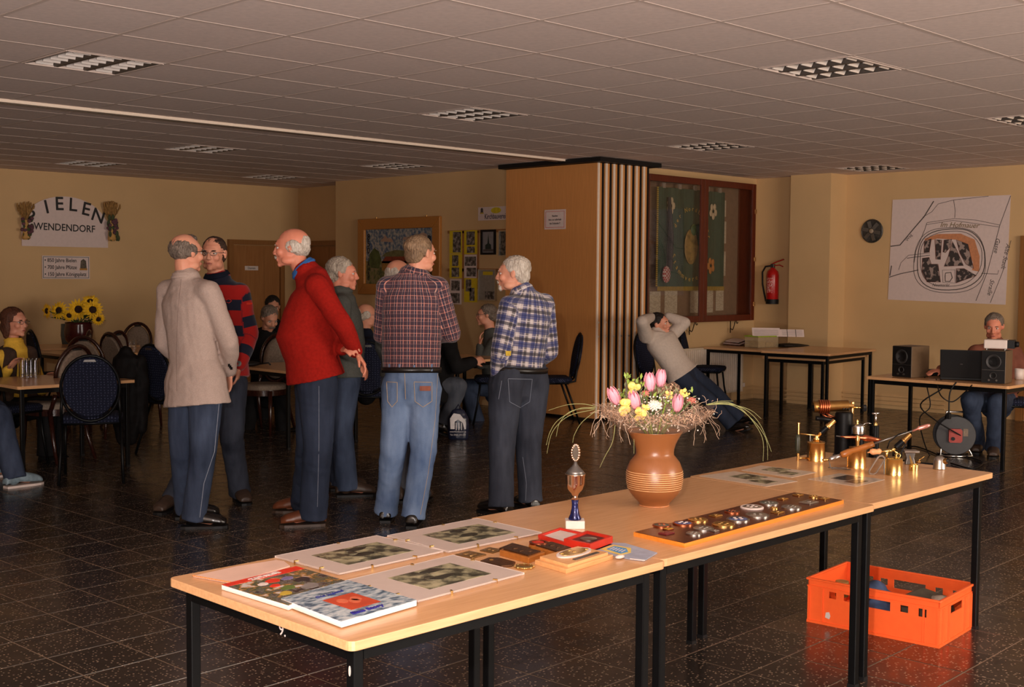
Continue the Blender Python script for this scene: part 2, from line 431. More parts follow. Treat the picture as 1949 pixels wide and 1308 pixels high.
# louvred lamps, switched off
def make_light():
    t = thing('ceiling_light', '', 'ceiling light', (0, 0, CEIL))
    q = .297
    b = MB()
    for sx in (-1, 1): b.box(sx*q-.008, -q, -.004, sx*q+.008, q, .013)
    for s_ in (-1, 1): b.box(-q, s_*q-.008, -.004, q, s_*q+.008, .013)
    obj('frame', b, M['cgrid'], t)
    b = MB(); b.box(-q, -q, .058, q, q, .060); b.box(-q-.006, -q, 0, -q, q, .06); b.box(q, -q, 0, q+.006, q, .06); b.box(-q, -q-.006, 0, q, -q, .06); b.box(-q, q, 0, q, q+.006, .06); obj('housing', b, M['darkmetal'], t)
    for i in range(4):     # parabolic reflector strips between the tubes run along y
        x = -q+.012+i*(2*q-.024)/3
        b = MB()
        b.add([(x-.036, -q, .050), (x+.036, -q, .050), (x+.012, -q, -.001), (x-.012, -q, -.001), (x-.036, q, .050), (x+.036, q, .050), (x+.012, q, -.001), (x-.012, q, -.001)],
              [(0, 1, 2, 3), (7, 6, 5, 4), (0, 3, 7, 4), (1, 5, 6, 2), (3, 2, 6, 7), (0, 4, 5, 1)])
        obj('reflector', b, M['stripmetal'], t)  # greyed so the pale blades read as lit spots
    lv = None
    for i in range(6):
        for j in range(3):
            y = -q+.05+i*(2*q-.1)/5; xa = -q+.012+(j+.24)*(2*q-.024)/3; xb = -q+.012+(j+.80)*(2*q-.024)/3
            if lv is None:
                b = MB(); w2 = (xb-xa)/2
                b.add([(-w2, -.020, .034), (w2, -.020, .034), (w2, .012, .034), (-w2, .012, .034), (-w2, -.002, -.001), (w2, -.002, -.001), (w2, .004, -.001), (-w2, .004, -.001)],
                      [(3, 2, 1, 0), (4, 5, 6, 7), (0, 1, 5, 4), (2, 3, 7, 6), (1, 2, 6, 5), (3, 0, 4, 7)])
                lv = obj('louvre', b, M['reflector'], t); o = lv  # pale split blades imitate the bright reflections in the lamp cells
            else: o = bpy.data.objects.new('louvre', lv.data); COL.objects.link(o); o.parent = t
            o.location = ((xa+xb)/2, y, 0)
    for i in range(3):
        x = -q+.012+(i+.5)*(2*q-.024)/3
        obj('tube', MB().tube([(x, -q+.02, .048), (x, q-.02, .048)], .008, 6), M['white'], t)
    return t
LL = ['louvred ceiling light at the upper left, the nearest on that side', 'louvred ceiling light at the upper right, brightest of them',
      'louvred ceiling light near the picture centre, before the rail', 'louvred ceiling light above and right of the partition stack',
      'small distant louvred light over the wall with the hand-drawn map', 'louvred ceiling light cut by the right picture edge',
      'louvred ceiling light behind the rail, the larger of the left pair', 'louvred ceiling light above the arched village sign, dark',
      'most distant louvred light above the doors', 'louvred ceiling light above the framed painting']
L0 = make_light(); L0['label'] = LL[0]; L0['group'] = 'louvred ceiling lights'; L0.location = (*lamp_c[0], CEIL)
for i, c in enumerate(lamp_c[1:], 1):
    dup(L0, (*c, CEIL), label=LL[i])

# walls
WY, WX2, WX1, CYW, WR, NX, PX = 14.95, 10.5, 10.05, 8.86, 13.45, 13.27, 13.08
struct('wall_left', MB().box(-3, WY, -.02, WX2+.3, WY+.2, CEIL+.1), M['wall'])
struct('wall_recess', MB().box(WX2, 13.44, -.02, WX2+.2, WY, CEIL+.1), M['wall'])
struct('wall_middle', MB().box(WX1, 9.95, -.02, WX2+.2, 13.44, CEIL+.1), M['wall'])
struct('wall_back', MB().box(WX1, CYW, -.02, NX+.4, CYW+.2, CEIL+.1), M['wall'])
struct('wall_niche', MB().box(NX, 8.22, -.02, NX+.4, CYW, CEIL+.1), M['wall'])
struct('wall_pillar', MB().box(PX, 7.68, -.02, NX+.4, 8.235, CEIL+.1), M['wall'])
struct('wall_right', MB().box(WR, -5, -.02, WR+.3, 7.68, CEIL+.1), M['wall'])
struct('wall_behind', MB().box(-3, -5.2, -.02, 14.2, -5, 0.85).box(-3, -5.2, 2.6, 14.2, -5, CEIL+.1), M['wall'])
struct('wall_side', MB().box(-3.2, -5, -.02, -3, 15.6, CEIL+.1), M['wall'])
rl = MB().box(-3, RAIL_Y-.062, CEIL-.022, 10.1, RAIL_Y+.062, CEIL+.02)
rail = struct('trim_1', rl, M['rail'])
obj('rail_track', MB().box(-3, RAIL_Y-.012, CEIL-.026, 10.1, RAIL_Y+.012, CEIL-.02), M['darkmetal'], rail)
struct('trim_2', MB().box(9.72, 8.42, CEIL-.05, 10.75, 9.95, CEIL-.004), M['blackmat'])
# surface heating pipes / skirting
b = MB()
for z in (.06, .11, .16):
    for a, c in (((NX-.022, 8.3), (NX-.022, CYW-.02)), ((NX-.3, CYW-.022), (NX-.02, CYW-.022))):
        b.tube([(a[0], a[1], z), (c[0], c[1], z)], .009, 6)
struct('trim_3', b, M['wall'])
b = MB()
for z in (.05, .10, .15):
    b.tube([(PX-.02, 7.66, z), (PX-.02, 8.25, z)], .010, 6)
    b.tube([(WR-.02, 6.35, z), (WR-.02, 7.66, z)], .010, 6)
struct('trim_4', b, M['wall'])
struct('baseboard_right', MB().box(WR-.012, -5, 0, WR, 7.66, .05), M['wall'])
# doors at the far corner
def door(name, x0, x1, Mx, sign=None, lights=False):
    w = x1-x0
    b = MB(); b.box(0, 0, 0, .07, 2.03, .06, Mx); b.box(w-.07, 0, 0, w, 2.03, .06, Mx); b.box(.07, 1.96, 0, w-.07, 2.03, .06, Mx)
    d = struct(name, b, M['doorframe'])
    obj('door_leaf', MB().box(.075, .01, .0, w-.075, 1.955, .03, Mx), M['doorwood'], d)
    b = MB(); b.box(w-.34, .02, .03, w-.335, 1.94, .034, Mx); obj('door_joint', b, M['doorframe'], d)
    b = MB(); b.tube([(w-.12, 1.05, .03), (w-.12, 1.05, .08), (w-.24, 1.05, .08)], .009, 6, Mx=Mx); obj('door_handle', b, M['alu'], d)
    return d
dA = door('door_1', 9.295, 10.22, frame((9.295, WY-.002, 0), (1, 0, 0), (0, 0, 1)))
Md = frame((9.29, WY-.035, 0), (1, 0, 0), (0, 0, 1))
nb = obj('name_plate', MB().box(.27, 1.60, 0, .49, 1.66, .004, Md), M['white'], dA)
text('Damen', .045, frame((9.29+.38, WY-.04, 1.63), (1, 0, 0), (0, 0, 1)), M['ink'], nb)
door('door_2', 0, .85, frame((WX2-.002, 14.66, 0), (0, -1, 0), (0, 0, 1)))
dR = door('door_3', 0, .95, frame((WR-.002, 5.52, 0), (0, -1, 0), (0, 0, 1)))

# folding partition: veneered panels parked side by side
t = thing('folding_partition', 'stack of parked tall wood veneer partition panels with white metal edges', 'partition', (9.8, 8.5, 0))
y0, y1 = 8.52, 9.9
X = 9.80
for i in range(7):
    yy0 = y0-.012*i+ (0 if i else 0); x0_ = X+i*.112
    b = MB().box(x0_, yy0+.012, .03, x0_+.075, y1, CEIL-.055); p = obj('panel', b, M['panel'], t, off=t.location)
    obj('edge_profile', MB().box(x0_+.004, yy0, .03, x0_+.030, yy0+.012, CEIL-.055), M['rail'], p, off=t.location)
    obj('rubber_seal', MB().box(x0_+.080, yy0+.004, .03, x0_+.100, yy0+.03, CEIL-.055), M['blackmat'], p, off=t.location)
    for z in (.9, 1.05): obj('latch', MB().box(x0_+.034, yy0+.004, z, x0_+.05, yy0+.012, z+.02), M['alu'], p, off=t.location)
Mn = lambda p, d=.0: frame(p, (0, -1, 0), (0, 0, 1))
a = onx(1037, 400, 9.8); c = onx(1077, 436, 9.8)
n = thing('paper_notice', 'white notice with red border taped to the wood partition', 'notice', a)
Mx = frame((9.797, a[1], c[2]), (0, -1, 0), (0, 0, 1)); w, h_ = a[1]-c[1], a[2]-c[2]
obj('sheet', MB().box(0, 0, 0, w, h_, .002, Mx), M['paper'], n, off=n.location)
b = MB(); e = .018
b.box(e, e, .002, w-e, e+.004, .003, Mx); b.box(e, h_-e-.004, .002, w-e, h_-e, .003, Mx); b.box(e, e, .002, e+.004, h_-e, .003, Mx); b.box(w-e-.004, e, .002, w-e, h_-e, .003, Mx)
obj('border', b, M['redbox'], n, off=n.location)
for k, s_ in enumerate(['Rauchen', 'bitte nur außerhalb', 'des Gebäudes !!']):
    text(s_, .030, Mx @ Matrix.Translation((w/2, h_*(.68-.19*k), .002)), M['ink'], n, off=n.location, width=.82)

# glazed banner case on the back wall
cy0 = 8.62
A = ony(1225, 329, cy0); B = ony(1432, 611, cy0)
x0, x1, z0, z1 = 10.70, B[0], 1.02, 2.705
case = thing('display_case', 'large dark mahogany glazed wall case holding a green banner', 'display case', (x0, cy0, z0))
off = case.location
Mc = frame((x0, cy0, z0), (1, 0, 0), (0, 0, 1)); W_, H_ = x1-x0, z1-z0
b = MB(); b.box(0, 0, -.235, W_, .04, 0, Mc); b.box(0, H_-.04, -.235, W_, H_, 0, Mc); b.box(0, .04, -.235, .03, H_-.04, 0, Mc); b.box(W_-.03, .04, -.235, W_, H_-.04, 0, Mc)
b.box(.03, .04, -.235, W_-.03, H_-.04, -.23, Mc)
obj('cabinet_box', b, M['mahog'], case, off=off)
obj('backboard', MB().box(.03, .04, -.23, W_-.03, H_-.04, -.222, Mc), simple('pinboard_brown', (112, 84, 62), .9), case, off=off)
for k in range(2):
    a0 = 0 if k == 0 else W_/2+.02; a1 = W_/2+.02 if k == 0 else W_
    fw_ = .075
    b = MB(); b.box(a0, 0, 0, a0+fw_, H_, .025, Mc); b.box(a1-fw_, 0, 0, a1, H_, .025, Mc); b.box(a0+fw_, 0, 0, a1-fw_, fw_, .025, Mc); b.box(a0+fw_, H_-fw_, 0, a1-fw_, H_, .025, Mc)
    dr = obj('glazed_door', b, M['mahog'], case, off=off, bevel=.006)
    obj('pane', MB().box(a0+fw_, fw_, .010, a1-fw_, H_-fw_, .014, Mc), M['pane'], dr, off=off)
    for q in (.12, .45, .8): obj('hinge', MB().cbox((a0+.008 if k == 0 else a1-.008, H_*q, .03), (.012, .05, .012), Mc), M['brass'], dr, off=off)
# flag, papers and ornaments inside the case
ban = thing('banner', 'dark green club banner with gold lettering inside the glazed case', 'banner', (x0+.42, cy0+.12, z0+.3)); bo = ban.location
bx0, bx1, bz0, bz1 = .40, 1.72, .42, H_-.12
b = MB(); nn = 26; rings = []
for i in range(nn+1):
    x = bx0+(bx1-bx0)*i/nn; zz = -.12+.012*math.sin(i*1.1)
    rings.append([(x, bz0, zz), (x, bz1, zz), (x, bz1, zz-.003), (x, bz0, zz-.003)])
b.loft(rings, Mx=Mc)
obj('cloth', b, simple('banner_green', (40, 60, 44), .8, var=.2, scale=14), ban, off=bo, smooth=False)
b = MB()
for i in range(60):
    x = bx0+(bx1-bx0)*(i+.5)/60; b.box(x-.006, bz0-.05, -.115, x+.006, bz0, -.110, Mc)
for i in range(50):
    z = bz0+(bz1-bz0)*(i+.5)/50; b.box(bx0-.03, z-.008, -.113, bx0, z+.008, -.108, Mc)
tag(obj('fringe', b, simple('gold_fringe', (150, 120, 40), .6), ban, off=bo), kind='stuff')
gold = simple('gold_thread', (176, 140, 56), .5)
letters = list('Stammabteilung'); R1 = .36; cx_, cz_ = 1.02, .92
for i, ch in enumerate('Stammverein'):
    ang = math.radians(200+i*11)
    text(ch, .085, Mc @ Matrix.Translation((cx_+R1*math.cos(ang), cz_+R1*math.sin(ang)*1.15, -.10)) @ Matrix.Rotation(ang+PI/2, 4, 'Z'), gold, ban, off=bo)
for i, ch in enumerate('der Nordhäuser'):
    ang = math.radians(150-i*10.5)
    text(ch, .075, Mc @ Matrix.Translation((cx_+R1*math.cos(ang), cz_+R1*math.sin(ang)*1.15, -.10)) @ Matrix.Rotation(ang-PI/2, 4, 'Z'), gold, ban, off=bo)
b = MB(); b.ell((cx_, cz_-.03, -.10), (.13, .21, .012), Mc, 18, 8); obj('emblem', b, simple('emblem_gold', (128, 100, 52), .6, var=.4, scale=20), ban, off=bo)
obj('emblem_head', MB().ell((cx_+.04, cz_+.17, -.095), (.06, .07, .02), Mc), simple('emblem_green', (70, 80, 40), .6), ban, off=bo)
for q, (x, z) in enumerate(((.62, H_-.33), (1.45, H_-.36), (1.42, bz0+.25))):
    b = MB()
    for k in range(5):
        an = k*1.25+q; b.ell((x+.05*math.cos(an), z+.06*math.sin(an), -.10), (.03, .045, .008), Mc, 8, 5)
    obj('corner_ornament', b, simple('ornament_pale', (170, 150, 120) if q < 2 else (160, 100, 40), .6), ban, off=bo)
for x in (.5, .8, 1.1, 1.35, 1.6): obj('hanging_loop', MB().box(x-.025, bz1-.01, -.125, x+.025, bz1+.05, -.105, Mc), M['beige_uph'], ban, off=bo)
b = MB(); b.tube([(.56, 1.45, -.08), (.60, 1.0, -.08), (.59, .6, -.08)], [.02, .035, .03], 8, Mx=Mc)
tag(obj('mourning_ribbon', b, M['ink'], off=None), 'black ribbon hanging before the green banner in the case', 'ribbon')
tl = thing('tassel', 'red and white checked tassel hanging in the glazed case', 'tassel', off)
b = MB(); b.ell((.50, .56, -.06), (.07, .10, .03), Mc, 12, 8)
tt = NT('checked_tassel'); tcn = tt.n('TexCoord'); ck = tt.n('TexChecker', Scale=45); tt.l(tcn.outputs['Object'], ck.inputs['Vector']); ck.inputs[1].default_value = (*lin((170, 150, 140)), 1); ck.inputs[2].default_value = (*lin((140, 40, 36)), 1); tt.l(ck.outputs[0], tt.b.inputs['Base Color'])
obj('tassel_head', b, tt.fin(.8), tl, off=off); obj('cord', MB().tube([(.50, .65, -.06), (.56, 1.2, -.07)], .006, 6, Mx=Mc), M['ink'], tl, off=off)
docs = [(1.76, 1.28, .12, .2), (1.76, .95, .13, .27), (1.76, .55, .13, .3), (1.70, .12, .16, .28), (.40, .10, .2, .26), (.68, .10, .24, .27), (1.18, .10, .2, .27), (1.46, .1, .18, .27)]
tcase = sheet_mat('typed_sheet', [(.45, lin((176, 160, 136))), (.6, lin((150, 134, 112)))], 40, 3, .7, stretch=(1, 1, 3))
for i, (x, z, w, h_) in enumerate(docs):
    o = obj('document', MB().box(x, z, -.221, x+w, z+h_, -.217, Mc), tcase)
    pos = ['top one right of the banner', 'second from top right of the banner', 'third from top right of the banner', 'lowest right of the banner',
           'first from the left below the banner', 'second from the left below the banner', 'third from the left below the banner', 'fourth from the left below the banner'][i]
    tag(o, 'typed sheet in the glazed case, '+pos, 'document', 'sheets pinned in the case')
# wrought iron brackets
for i, (xx, lab) in enumerate(((ony(1312, 630, 8.8), 'left'), (ony(1390, 630, 8.8), 'right'))):
    b = MB(); Mi = frame((xx[0], 8.80, .86), (1, 0, 0), (0, 0, 1))
    b.tube([(0, 0, 0), (0, .17, 0)], .006, 6, Mx=Mi)
    pts = [(.0, .05, .0)]
    for k in range(26):
        a_ = k/25
        pts.append((.02+.13*a_, .05+.10*a_+.035*math.sin(a_*2*PI)*-1, 0.0))
    for k in range(10):
        an = -.4+k*.6; r_ = .03*(1-k/12); pts.append((.15+r_*math.cos(an+PI/2), .13+r_*math.sin(an+PI/2), 0))
    b.tube(pts, .005, 6, Mx=Mi)
    tag(obj('iron_bracket', b, M['black'], smooth=True), lab+' curled wrought iron bracket under the glazed case', 'bracket')
# radiator
ra = ony(1325, 662, 8.72); rbp = ony(1417, 662, 8.72)
rad = thing('radiator', 'white ribbed panel radiator low on the back wall', 'radiator', (ra[0]-.1, 8.72, .12)); ro = rad.location
rx0, rx1 = 11.55, rbp[0]
obj('panel_body', MB().box(rx0, 8.735, .12, rx1, 8.80, .70), simple('radiator_white', (214, 196, 172), .4, var=.03), rad, off=ro)
nr = int((rx1-rx0)/.04)
for i in range(nr):
    x = rx0+.02+i*.04
    obj('rib', MB().box(x-.011, 8.722, .14, x+.011, 8.736, .68), M['rail'], rad, off=ro, bevel=.004)
obj('valve', MB().cbox((rx1+.03, 8.76, .2), (.05, .04, .05)), M['white'], rad, off=ro)
obj('wall_bracket', MB().box(rx0+.1, 8.80, .2, rx0+.15, CYW-.002, .6).box(rx1-.15, 8.80, .2, rx1-.1, CYW-.002, .6), M['white'], rad, off=ro)

# fire extinguisher
e0 = onx(1471, 545, 13.2); ex = thing('fire_extinguisher', 'red fire extinguisher hung on the corner wall', 'fire extinguisher', (13.19, e0[1], 1.22)); Z0 = ex.location
b = MB().lathe([(.0, .02), (.065, .02), (.078, .04), (.078, .36), (.068, .41), (.035, .44), (.02, .46), (.0, .46)], n=20); obj('cylinder', b, M['red'], ex, smooth=True, angle=40)
obj('foot_ring', MB().lathe([(.0, 0), (.08, 0), (.081, .06), (.0, .06)], n=20), M['blackmat'], ex, smooth=True, angle=40)
obj('valve_head', MB().cbox((0, 0, .48), (.04, .05, .05)), M['steel'], ex, bevel=.005)
obj('lever', MB().tube([(0, .02, .50), (0, -.06, .53), (0, -.16, .56)], .008, 6).tube([(0, 0, .48), (0, -.10, .49), (0, -.15, .47)], .007, 6), M['red'], ex)
b = MB().tube([(0, .02, .48), (-.01, .10, .47), (-.01, .145, .40), (-.01, .14, .25), (-.01, .11, .12), (-.01, .085, .03)], .011, 8); obj('hose', b, M['blackmat'], ex, smooth=True)
obj('instruction_label', MB().loft([[(-.0795*math.cos(a_), .0795*math.sin(a_), z) for z in (.14, .33)]+[(-.0805*math.cos(a_), .0805*math.sin(a_), z) for z in (.33, .14)] for a_ in np.linspace(-.6, .5, 8)]),
    sheet_mat('extinguisher_label', [(.45, lin((180, 30, 26))), (.62, lin((210, 170, 160)))], 60, 3), ex)
obj('wall_hook', MB().box(.06, -.02, .3, NX-13.19, .02, .38), M['steel'], ex)

# vent rosette on right wall
a = onx(1638, 418, WR-.03); c = onx(1679, 462, WR-.03); cy_, cz_ = (a[1]+c[1])/2, (a[2]+c[2])/2; r_ = (a[2]-c[2])/2
v = thing('wall_fan', 'round dark grey wall ornament left of the hand-drawn map', 'wall ornament', (WR-.03, cy_, cz_)); Mv = frame((0, 0, 0), (0, -1, 0), (0, 0, 1))
obj('disc', MB().lathe([(0, 0), (r_*1.0, 0), (r_*1.02, .012), (r_*.95, .022), (r_*.9, .016), (0, .016)], n=28, Mx=Mv @ Matrix.Translation((0, 0, -.025))), simple('fan_grey', (66, 62, 58), .5, .3, var=.5, scale=25), v, smooth=True, angle=30)
obj('hub', MB().ell((0, -.0, .0), (r_*.22, r_*.22, .02), Mv), simple('fan_hub', (150, 132, 112), .5), v, smooth=True)
for k in range(6):
    an = k*PI/3+.3; obj('vane', MB().cbox((0, r_*.55, 0), (r_*.3, r_*.6, .012), Mv @ Matrix.Rotation(an, 4, 'Z') @ Matrix.Rotation(.2, 4, 'Y')), simple('fan_vane', (92, 86, 80), .5, .2), v)

# hand-drawn town map on the right wall
pts = [onx(x, y, WR-.006) for x, y in ((1690, 573), (1916, 579), (1924, 373), (1697, 380))]
o0 = pts[0]; mw = pts[0][1]-pts[1][1]; mh = pts[3][2]-pts[0][2]
mp = thing('wall_map', 'large white hand-drawn town map poster on the right wall', 'map', o0); mo = mp.location
Mm = frame((WR-.006, o0[1], (pts[0][2]+pts[1][2])/2), (0, -1, 0), (0, 0, 1))
mw = pts[0][1]-pts[2][1]-.0; mh = pts[3][2]-pts[0][2]
obj('sheet', MB().prism([(0, .02), (mw*.985, -.01), (mw, mh), (.03, mh-.0)], 0, .002, Mm), M['paper'], mp, off=mo)
def U(x, y):   # photo position inside the map zoomed sheet (975..1755, 210..905) -> sheet metres
    return ((x-975)/780*mw, (905-y)/695*mh)
org = simple('map_orange', (198, 132, 92), .8)
def poly(pts_, mat, name='drawn_area', z=.003): obj(name, MB().prism([U(*p) for p in pts_][::-1], z-.0012, z, Mm), mat, mp, off=mo)
poly([(1215, 480), (1300, 450), (1450, 450), (1540, 490), (1575, 600), (1575, 700), (1530, 690), (1535, 640), (1500, 560), (1430, 490), (1300, 480), (1220, 500)], org)
hatch = NT('map_hatching'); wv = hatch.n('TexWave', Scale=14, Distortion=6, Detail=2); tcx = hatch.n('TexCoord'); hatch.l(tcx.outputs['Object'], wv.inputs['Vector'])
hatch.color(hatch.ramp(wv.outputs['Fac'], [(.35, lin((60, 52, 50))), (.65, lin((160, 140, 132)))])); hatch = hatch.fin(.8)
blocks = [[(1215, 495), (1262, 480), (1250, 570), (1215, 575)], [(1285, 485), (1330, 490), (1325, 620), (1295, 618)], [(1345, 490), (1395, 485), (1385, 540), (1355, 575), (1340, 570)],
          [(1400, 500), (1430, 560), (1475, 660), (1350, 665), (1375, 600)], [(1425, 490), (1500, 520), (1540, 680), (1490, 650), (1450, 580)],
          [(1205, 610), (1250, 605), (1265, 650), (1310, 650), (1330, 770), (1240, 770), (1205, 700)], [(1430, 680), (1480, 680), (1560, 725), (1430, 775)]]
for bl in blocks: poly(bl, hatch, 'town_block', .0042)
b = MB()
def st(pts_, w=.007, closed=False, z=.003): b.stroke([U(*p) for p in pts_], w, z, Mm, closed)
def blob(cx, cy, rx, ry, n=40, wob=.03, s=0): return [(cx+rx*(1+wob*math.sin(3*t_+s))*abs(math.cos(t_))**.8*np.sign(math.cos(t_)), cy+ry*(1+wob*math.cos(2*t_+s))*abs(math.sin(t_))**.8*np.sign(math.sin(t_))) for t_ in np.linspace(0, 2*PI, n, endpoint=False)]
st(blob(1380, 625, 232, 222), .006, True); st(blob(1385, 620, 218, 205, s=1), .010, True); st(blob(1385, 615, 200, 180, s=2), .006, True)
st([(1270, 230), (1210, 330), (1150, 400), (1050, 520), (985, 528)], .012); st([(1200, 335), (1260, 300), (1300, 250), (1400, 228), (1620, 212)], .005)
st([(1400, 228), (1412, 300), (1410, 345)], .005); st([(1228, 372), (1410, 350), (1550, 365), (1695, 400)], .005); st([(1228, 385), (1400, 362), (1690, 412)], .005)
st([(1755, 215), (1695, 400), (1625, 705), (1560, 890)], .006); st([(1765, 500), (1720, 700), (1650, 900)], .005); st([(1100, 610), (1255, 590)], .007); st([(1255, 575), (1110, 590), (1060, 640), (1045, 690)], .005)
st([(980, 740), (1060, 715), (1180, 690)], .009); st([(995, 660), (985, 730)], .012); st([(1590, 710), (1690, 715), (1695, 690)], .006); st([(1150, 640), (1160, 560), (1215, 420), (1228, 375)], .006)
st([(1360, 710), (1395, 705), (1405, 740), (1390, 765), (1360, 765), (1358, 730)], .010, True); st([(1340, 690), (1420, 688), (1425, 775), (1345, 772)], .005, True)
obj('ink_lines', b, M['greyink'], mp, off=mo)
b = MB()
for bl in blocks: st(bl, .005, True, .0045)
obj('red_outlines', b, simple('map_redbrown', (112, 58, 40), .8), mp, off=mo)
text('Im Hofmauer', .085, Mm @ Matrix.Translation((*U(1440, 395), .002)) @ Matrix.Rotation(-.05, 4, 'Z'), simple('map_olive', (120, 100, 60), .8), mp, off=mo, shear=.3)
for s_, p, r in (('Alte Stadt', (1735, 600), -1.75), ('Gasse', (1680, 530), -1.7), ('Straße', (1650, 800), -1.75)):
    text(s_, .07, Mm @ Matrix.Translation((*U(*p), .002)) @ Matrix.Rotation(r, 4, 'Z'), M['greyink'], mp, off=mo, shear=.3)
text('Neumarkt', .05, Mm @ Matrix.Translation((*U(1330, 790), .002)), M['greyink'], mp, off=mo, shear=.3)
text('Weg', .05, Mm @ Matrix.Translation((*U(1110, 470), .002)) @ Matrix.Rotation(.9, 4, 'Z'), M['greyink'], mp, off=mo)

# village sign on the left wall
def onw(x, y): return ony(x, y, WY-.01)
a = onw(41, 468); c = onw(205, 472)
sg = thing('village_sign', 'arched white sign reading BIELEN WENDENDORF on the left wall', 'sign', a); so = sg.location
Ms = frame((a[0], WY-.012, (a[2]+c[2])/2), (1, 0, 0), (0, 0, 1)); w = c[0]-a[0]
pl = [(0, 0), (w, -.0), (w, .34)]
for k in range(0, 21):
    an = math.radians(20+k*7); pl.append((w*.5+w*.475*math.cos(an)/math.cos(math.radians(20)), .22+.415*math.sin(an)))
pl.append((0, .34))
obj('board', MB().prism(pl, 0, .008, Ms), M['paper'], sg, off=so)
pts_ = [('B', 55, 404, .42), ('I', 88, 395, .22), ('E', 112, 389, .03), ('L', 138, 391, -.06), ('E', 163, 399, -.2), ('N', 186, 412, -.33)]
for ch, x, y, r in pts_:
    q = onw(x, y)
    text(ch, .235, frame((q[0], WY-.021, q[2]), (math.cos(r), 0, math.sin(r)), (-math.sin(r), 0, math.cos(r))), M['ink'], sg, off=so, fat=.0035, name='letter')
q = onw(123, 434); text('WENDENDORF', .125, frame((q[0], WY-.021, q[2]), (1, 0, -.02), (.02, 0, 1)), M['ink'], sg, off=so, fat=.0015, width=.92)
# dried bouquets at both sides of the sign
straw = simple('dried_straw', (150, 112, 62), .9, var=.3, scale=40); dfl = simple('dried_flower', (96, 60, 70), .9, var=.3); lfm = simple('dark_leaf', (62, 70, 40), .8, var=.3)
def bouquet(c, lab, h_):
    t = thing('dried_bouquet', lab, 'bouquet', c)
    b = MB()
    for k in range(60):
        a_ = random.uniform(-.42, .42); l = h_*random.uniform(.30, .52); y_ = -random.uniform(.02, .10)
        p1 = (math.sin(a_)*l, y_, math.cos(a_)*l*.9)
        b.tube([(0, -.03, -.02), (p1[0]*.6, y_, p1[2]*.62), p1], [.002, .004, .014], 4)
        b.ell((p1[0], p1[1], p1[2]), (.012, .012, .034), None, 5, 4)
    obj('wheat_ears', b, straw, t)
    obj('paper_wrap', MB().lathe([(.035, -h_*.42), (.055, -h_*.38), (.025, -.05), (.04, .03), (0, .03)], (0, -.07, 0), 10), simple('wrap_straw', (190, 146, 84), .8), t)
    b = MB()
    for k in range(16): b.ell((random.uniform(-.06, .06), -random.uniform(.08, .13), random.uniform(-.14, .06)), (.024, .02, .022), None, 7, 5)
    obj('blossoms', b, dfl, t)
    b = MB()
    for k in range(14): b.ell((random.uniform(-.06, .07), -random.uniform(.07, .12), random.uniform(-.20, .08)), (.022, .01, .04), None, 6, 5)
    obj('leaves', b, lfm, t)
q = onw(44, 424); bouquet((q[0], WY-.02, q[2]), 'dried straw bouquet with dark flowers left of the arched sign', .50)
q = onw(207, 425); bouquet((q[0], WY-.02, q[2]), 'dried wheat bouquet right of the arched sign', .55)
# anniversary board
a = onw(80, 531); c = onw(170, 488)
an_ = thing('anniversary_board', 'rectangular white board listing three anniversaries below the arched sign', 'sign', a); ao = an_.location
Ma = frame((a[0], WY-.012, a[2]), (1, 0, -.0), (0, 0, 1)); w, h_ = c[0]-a[0], c[2]-a[2]
obj('board', MB().box(0, 0, 0, w, h_, .006, Ma), M['paper'], an_, off=ao)
b = MB(); e = .012
for q in ((e, e, w-e, e+.006), (e, h_-e-.006, w-e, h_-e), (e, e, e+.006, h_-e), (w-e-.006, e, w-e, h_-e)): b.box(q[0], q[1], .006, q[2], q[3], .0075, Ma)
obj('border', b, simple('teal_line', (60, 90, 90), .6), an_, off=ao)
for k, s_ in enumerate(['• 850 Jahre Bielen', '• 700 Jahre Pfütze', '• 150 Jahre Königsplatz']):
    text(s_, .068, Ma @ Matrix.Translation((.03, h_*(.80-.30*k), .006)), M['ink'], an_, align='LEFT', off=ao, width=.86, fat=.0008)
em = MB(); em.prism([(w-.13, h_-.17), (w-.04, h_-.17), (w-.05, h_-.06), (w-.085, h_-.035), (w-.12, h_-.06)], .006, .0075, Ma); cr = obj('crest', em, simple('crest_grey', (90, 80, 66), .7, var=.5, scale=60), an_, off=ao)
obj('crest_base', MB().box(w-.135, h_-.18, .006, w-.035, h_-.155, .008, Ma), simple('crest_gold', (170, 120, 50), .7), cr, off=ao)

# framed painting
def onm(x, y): return onx(x, y, WX1-.04)
a = onm(681, 560); c = onm(837, 411)
pf = thing('framed_painting', 'village painting in a wide golden oak frame on the middle wall', 'painting', a); po = pf.location
w, h_ = a[1]-c[1], c[2]-a[2]; Mf = frame((WX1-.002, a[1], a[2]), (0, -1, 0), (0, 0, 1)); fr_ = .14
b = MB()
b.prism([(0, 0), (w, 0), (w-fr_, fr_), (fr_, fr_)], 0, .045, Mf); b.prism([(w, 0), (w, h_), (w-fr_, h_-fr_), (w-fr_, fr_)], 0, .045, Mf)
b.prism([(w, h_), (0, h_), (fr_, h_-fr_), (w-fr_, h_-fr_)], 0, .045, Mf); b.prism([(0, h_), (0, 0), (fr_, fr_), (fr_, h_-fr_)], 0, .045, Mf)
obj('frame', b, M['frameoak'], pf, off=po, bevel=.008)
t = NT('mosaic_painting'); nz = t.noise(26, 5); nz2 = t.noise(9, 3)
sky = t.ramp(nz, [(.36, lin((52, 78, 120))), (.5, lin((120, 132, 140))), (.62, lin((176, 166, 158)))])
t.color(sky); skym = t.fin(.35)
obj('sky_part', MB().box(fr_, fr_+(h_-2*fr_)*.42, 0, w-fr_, h_-fr_, .012, Mf), skym, pf, off=po)
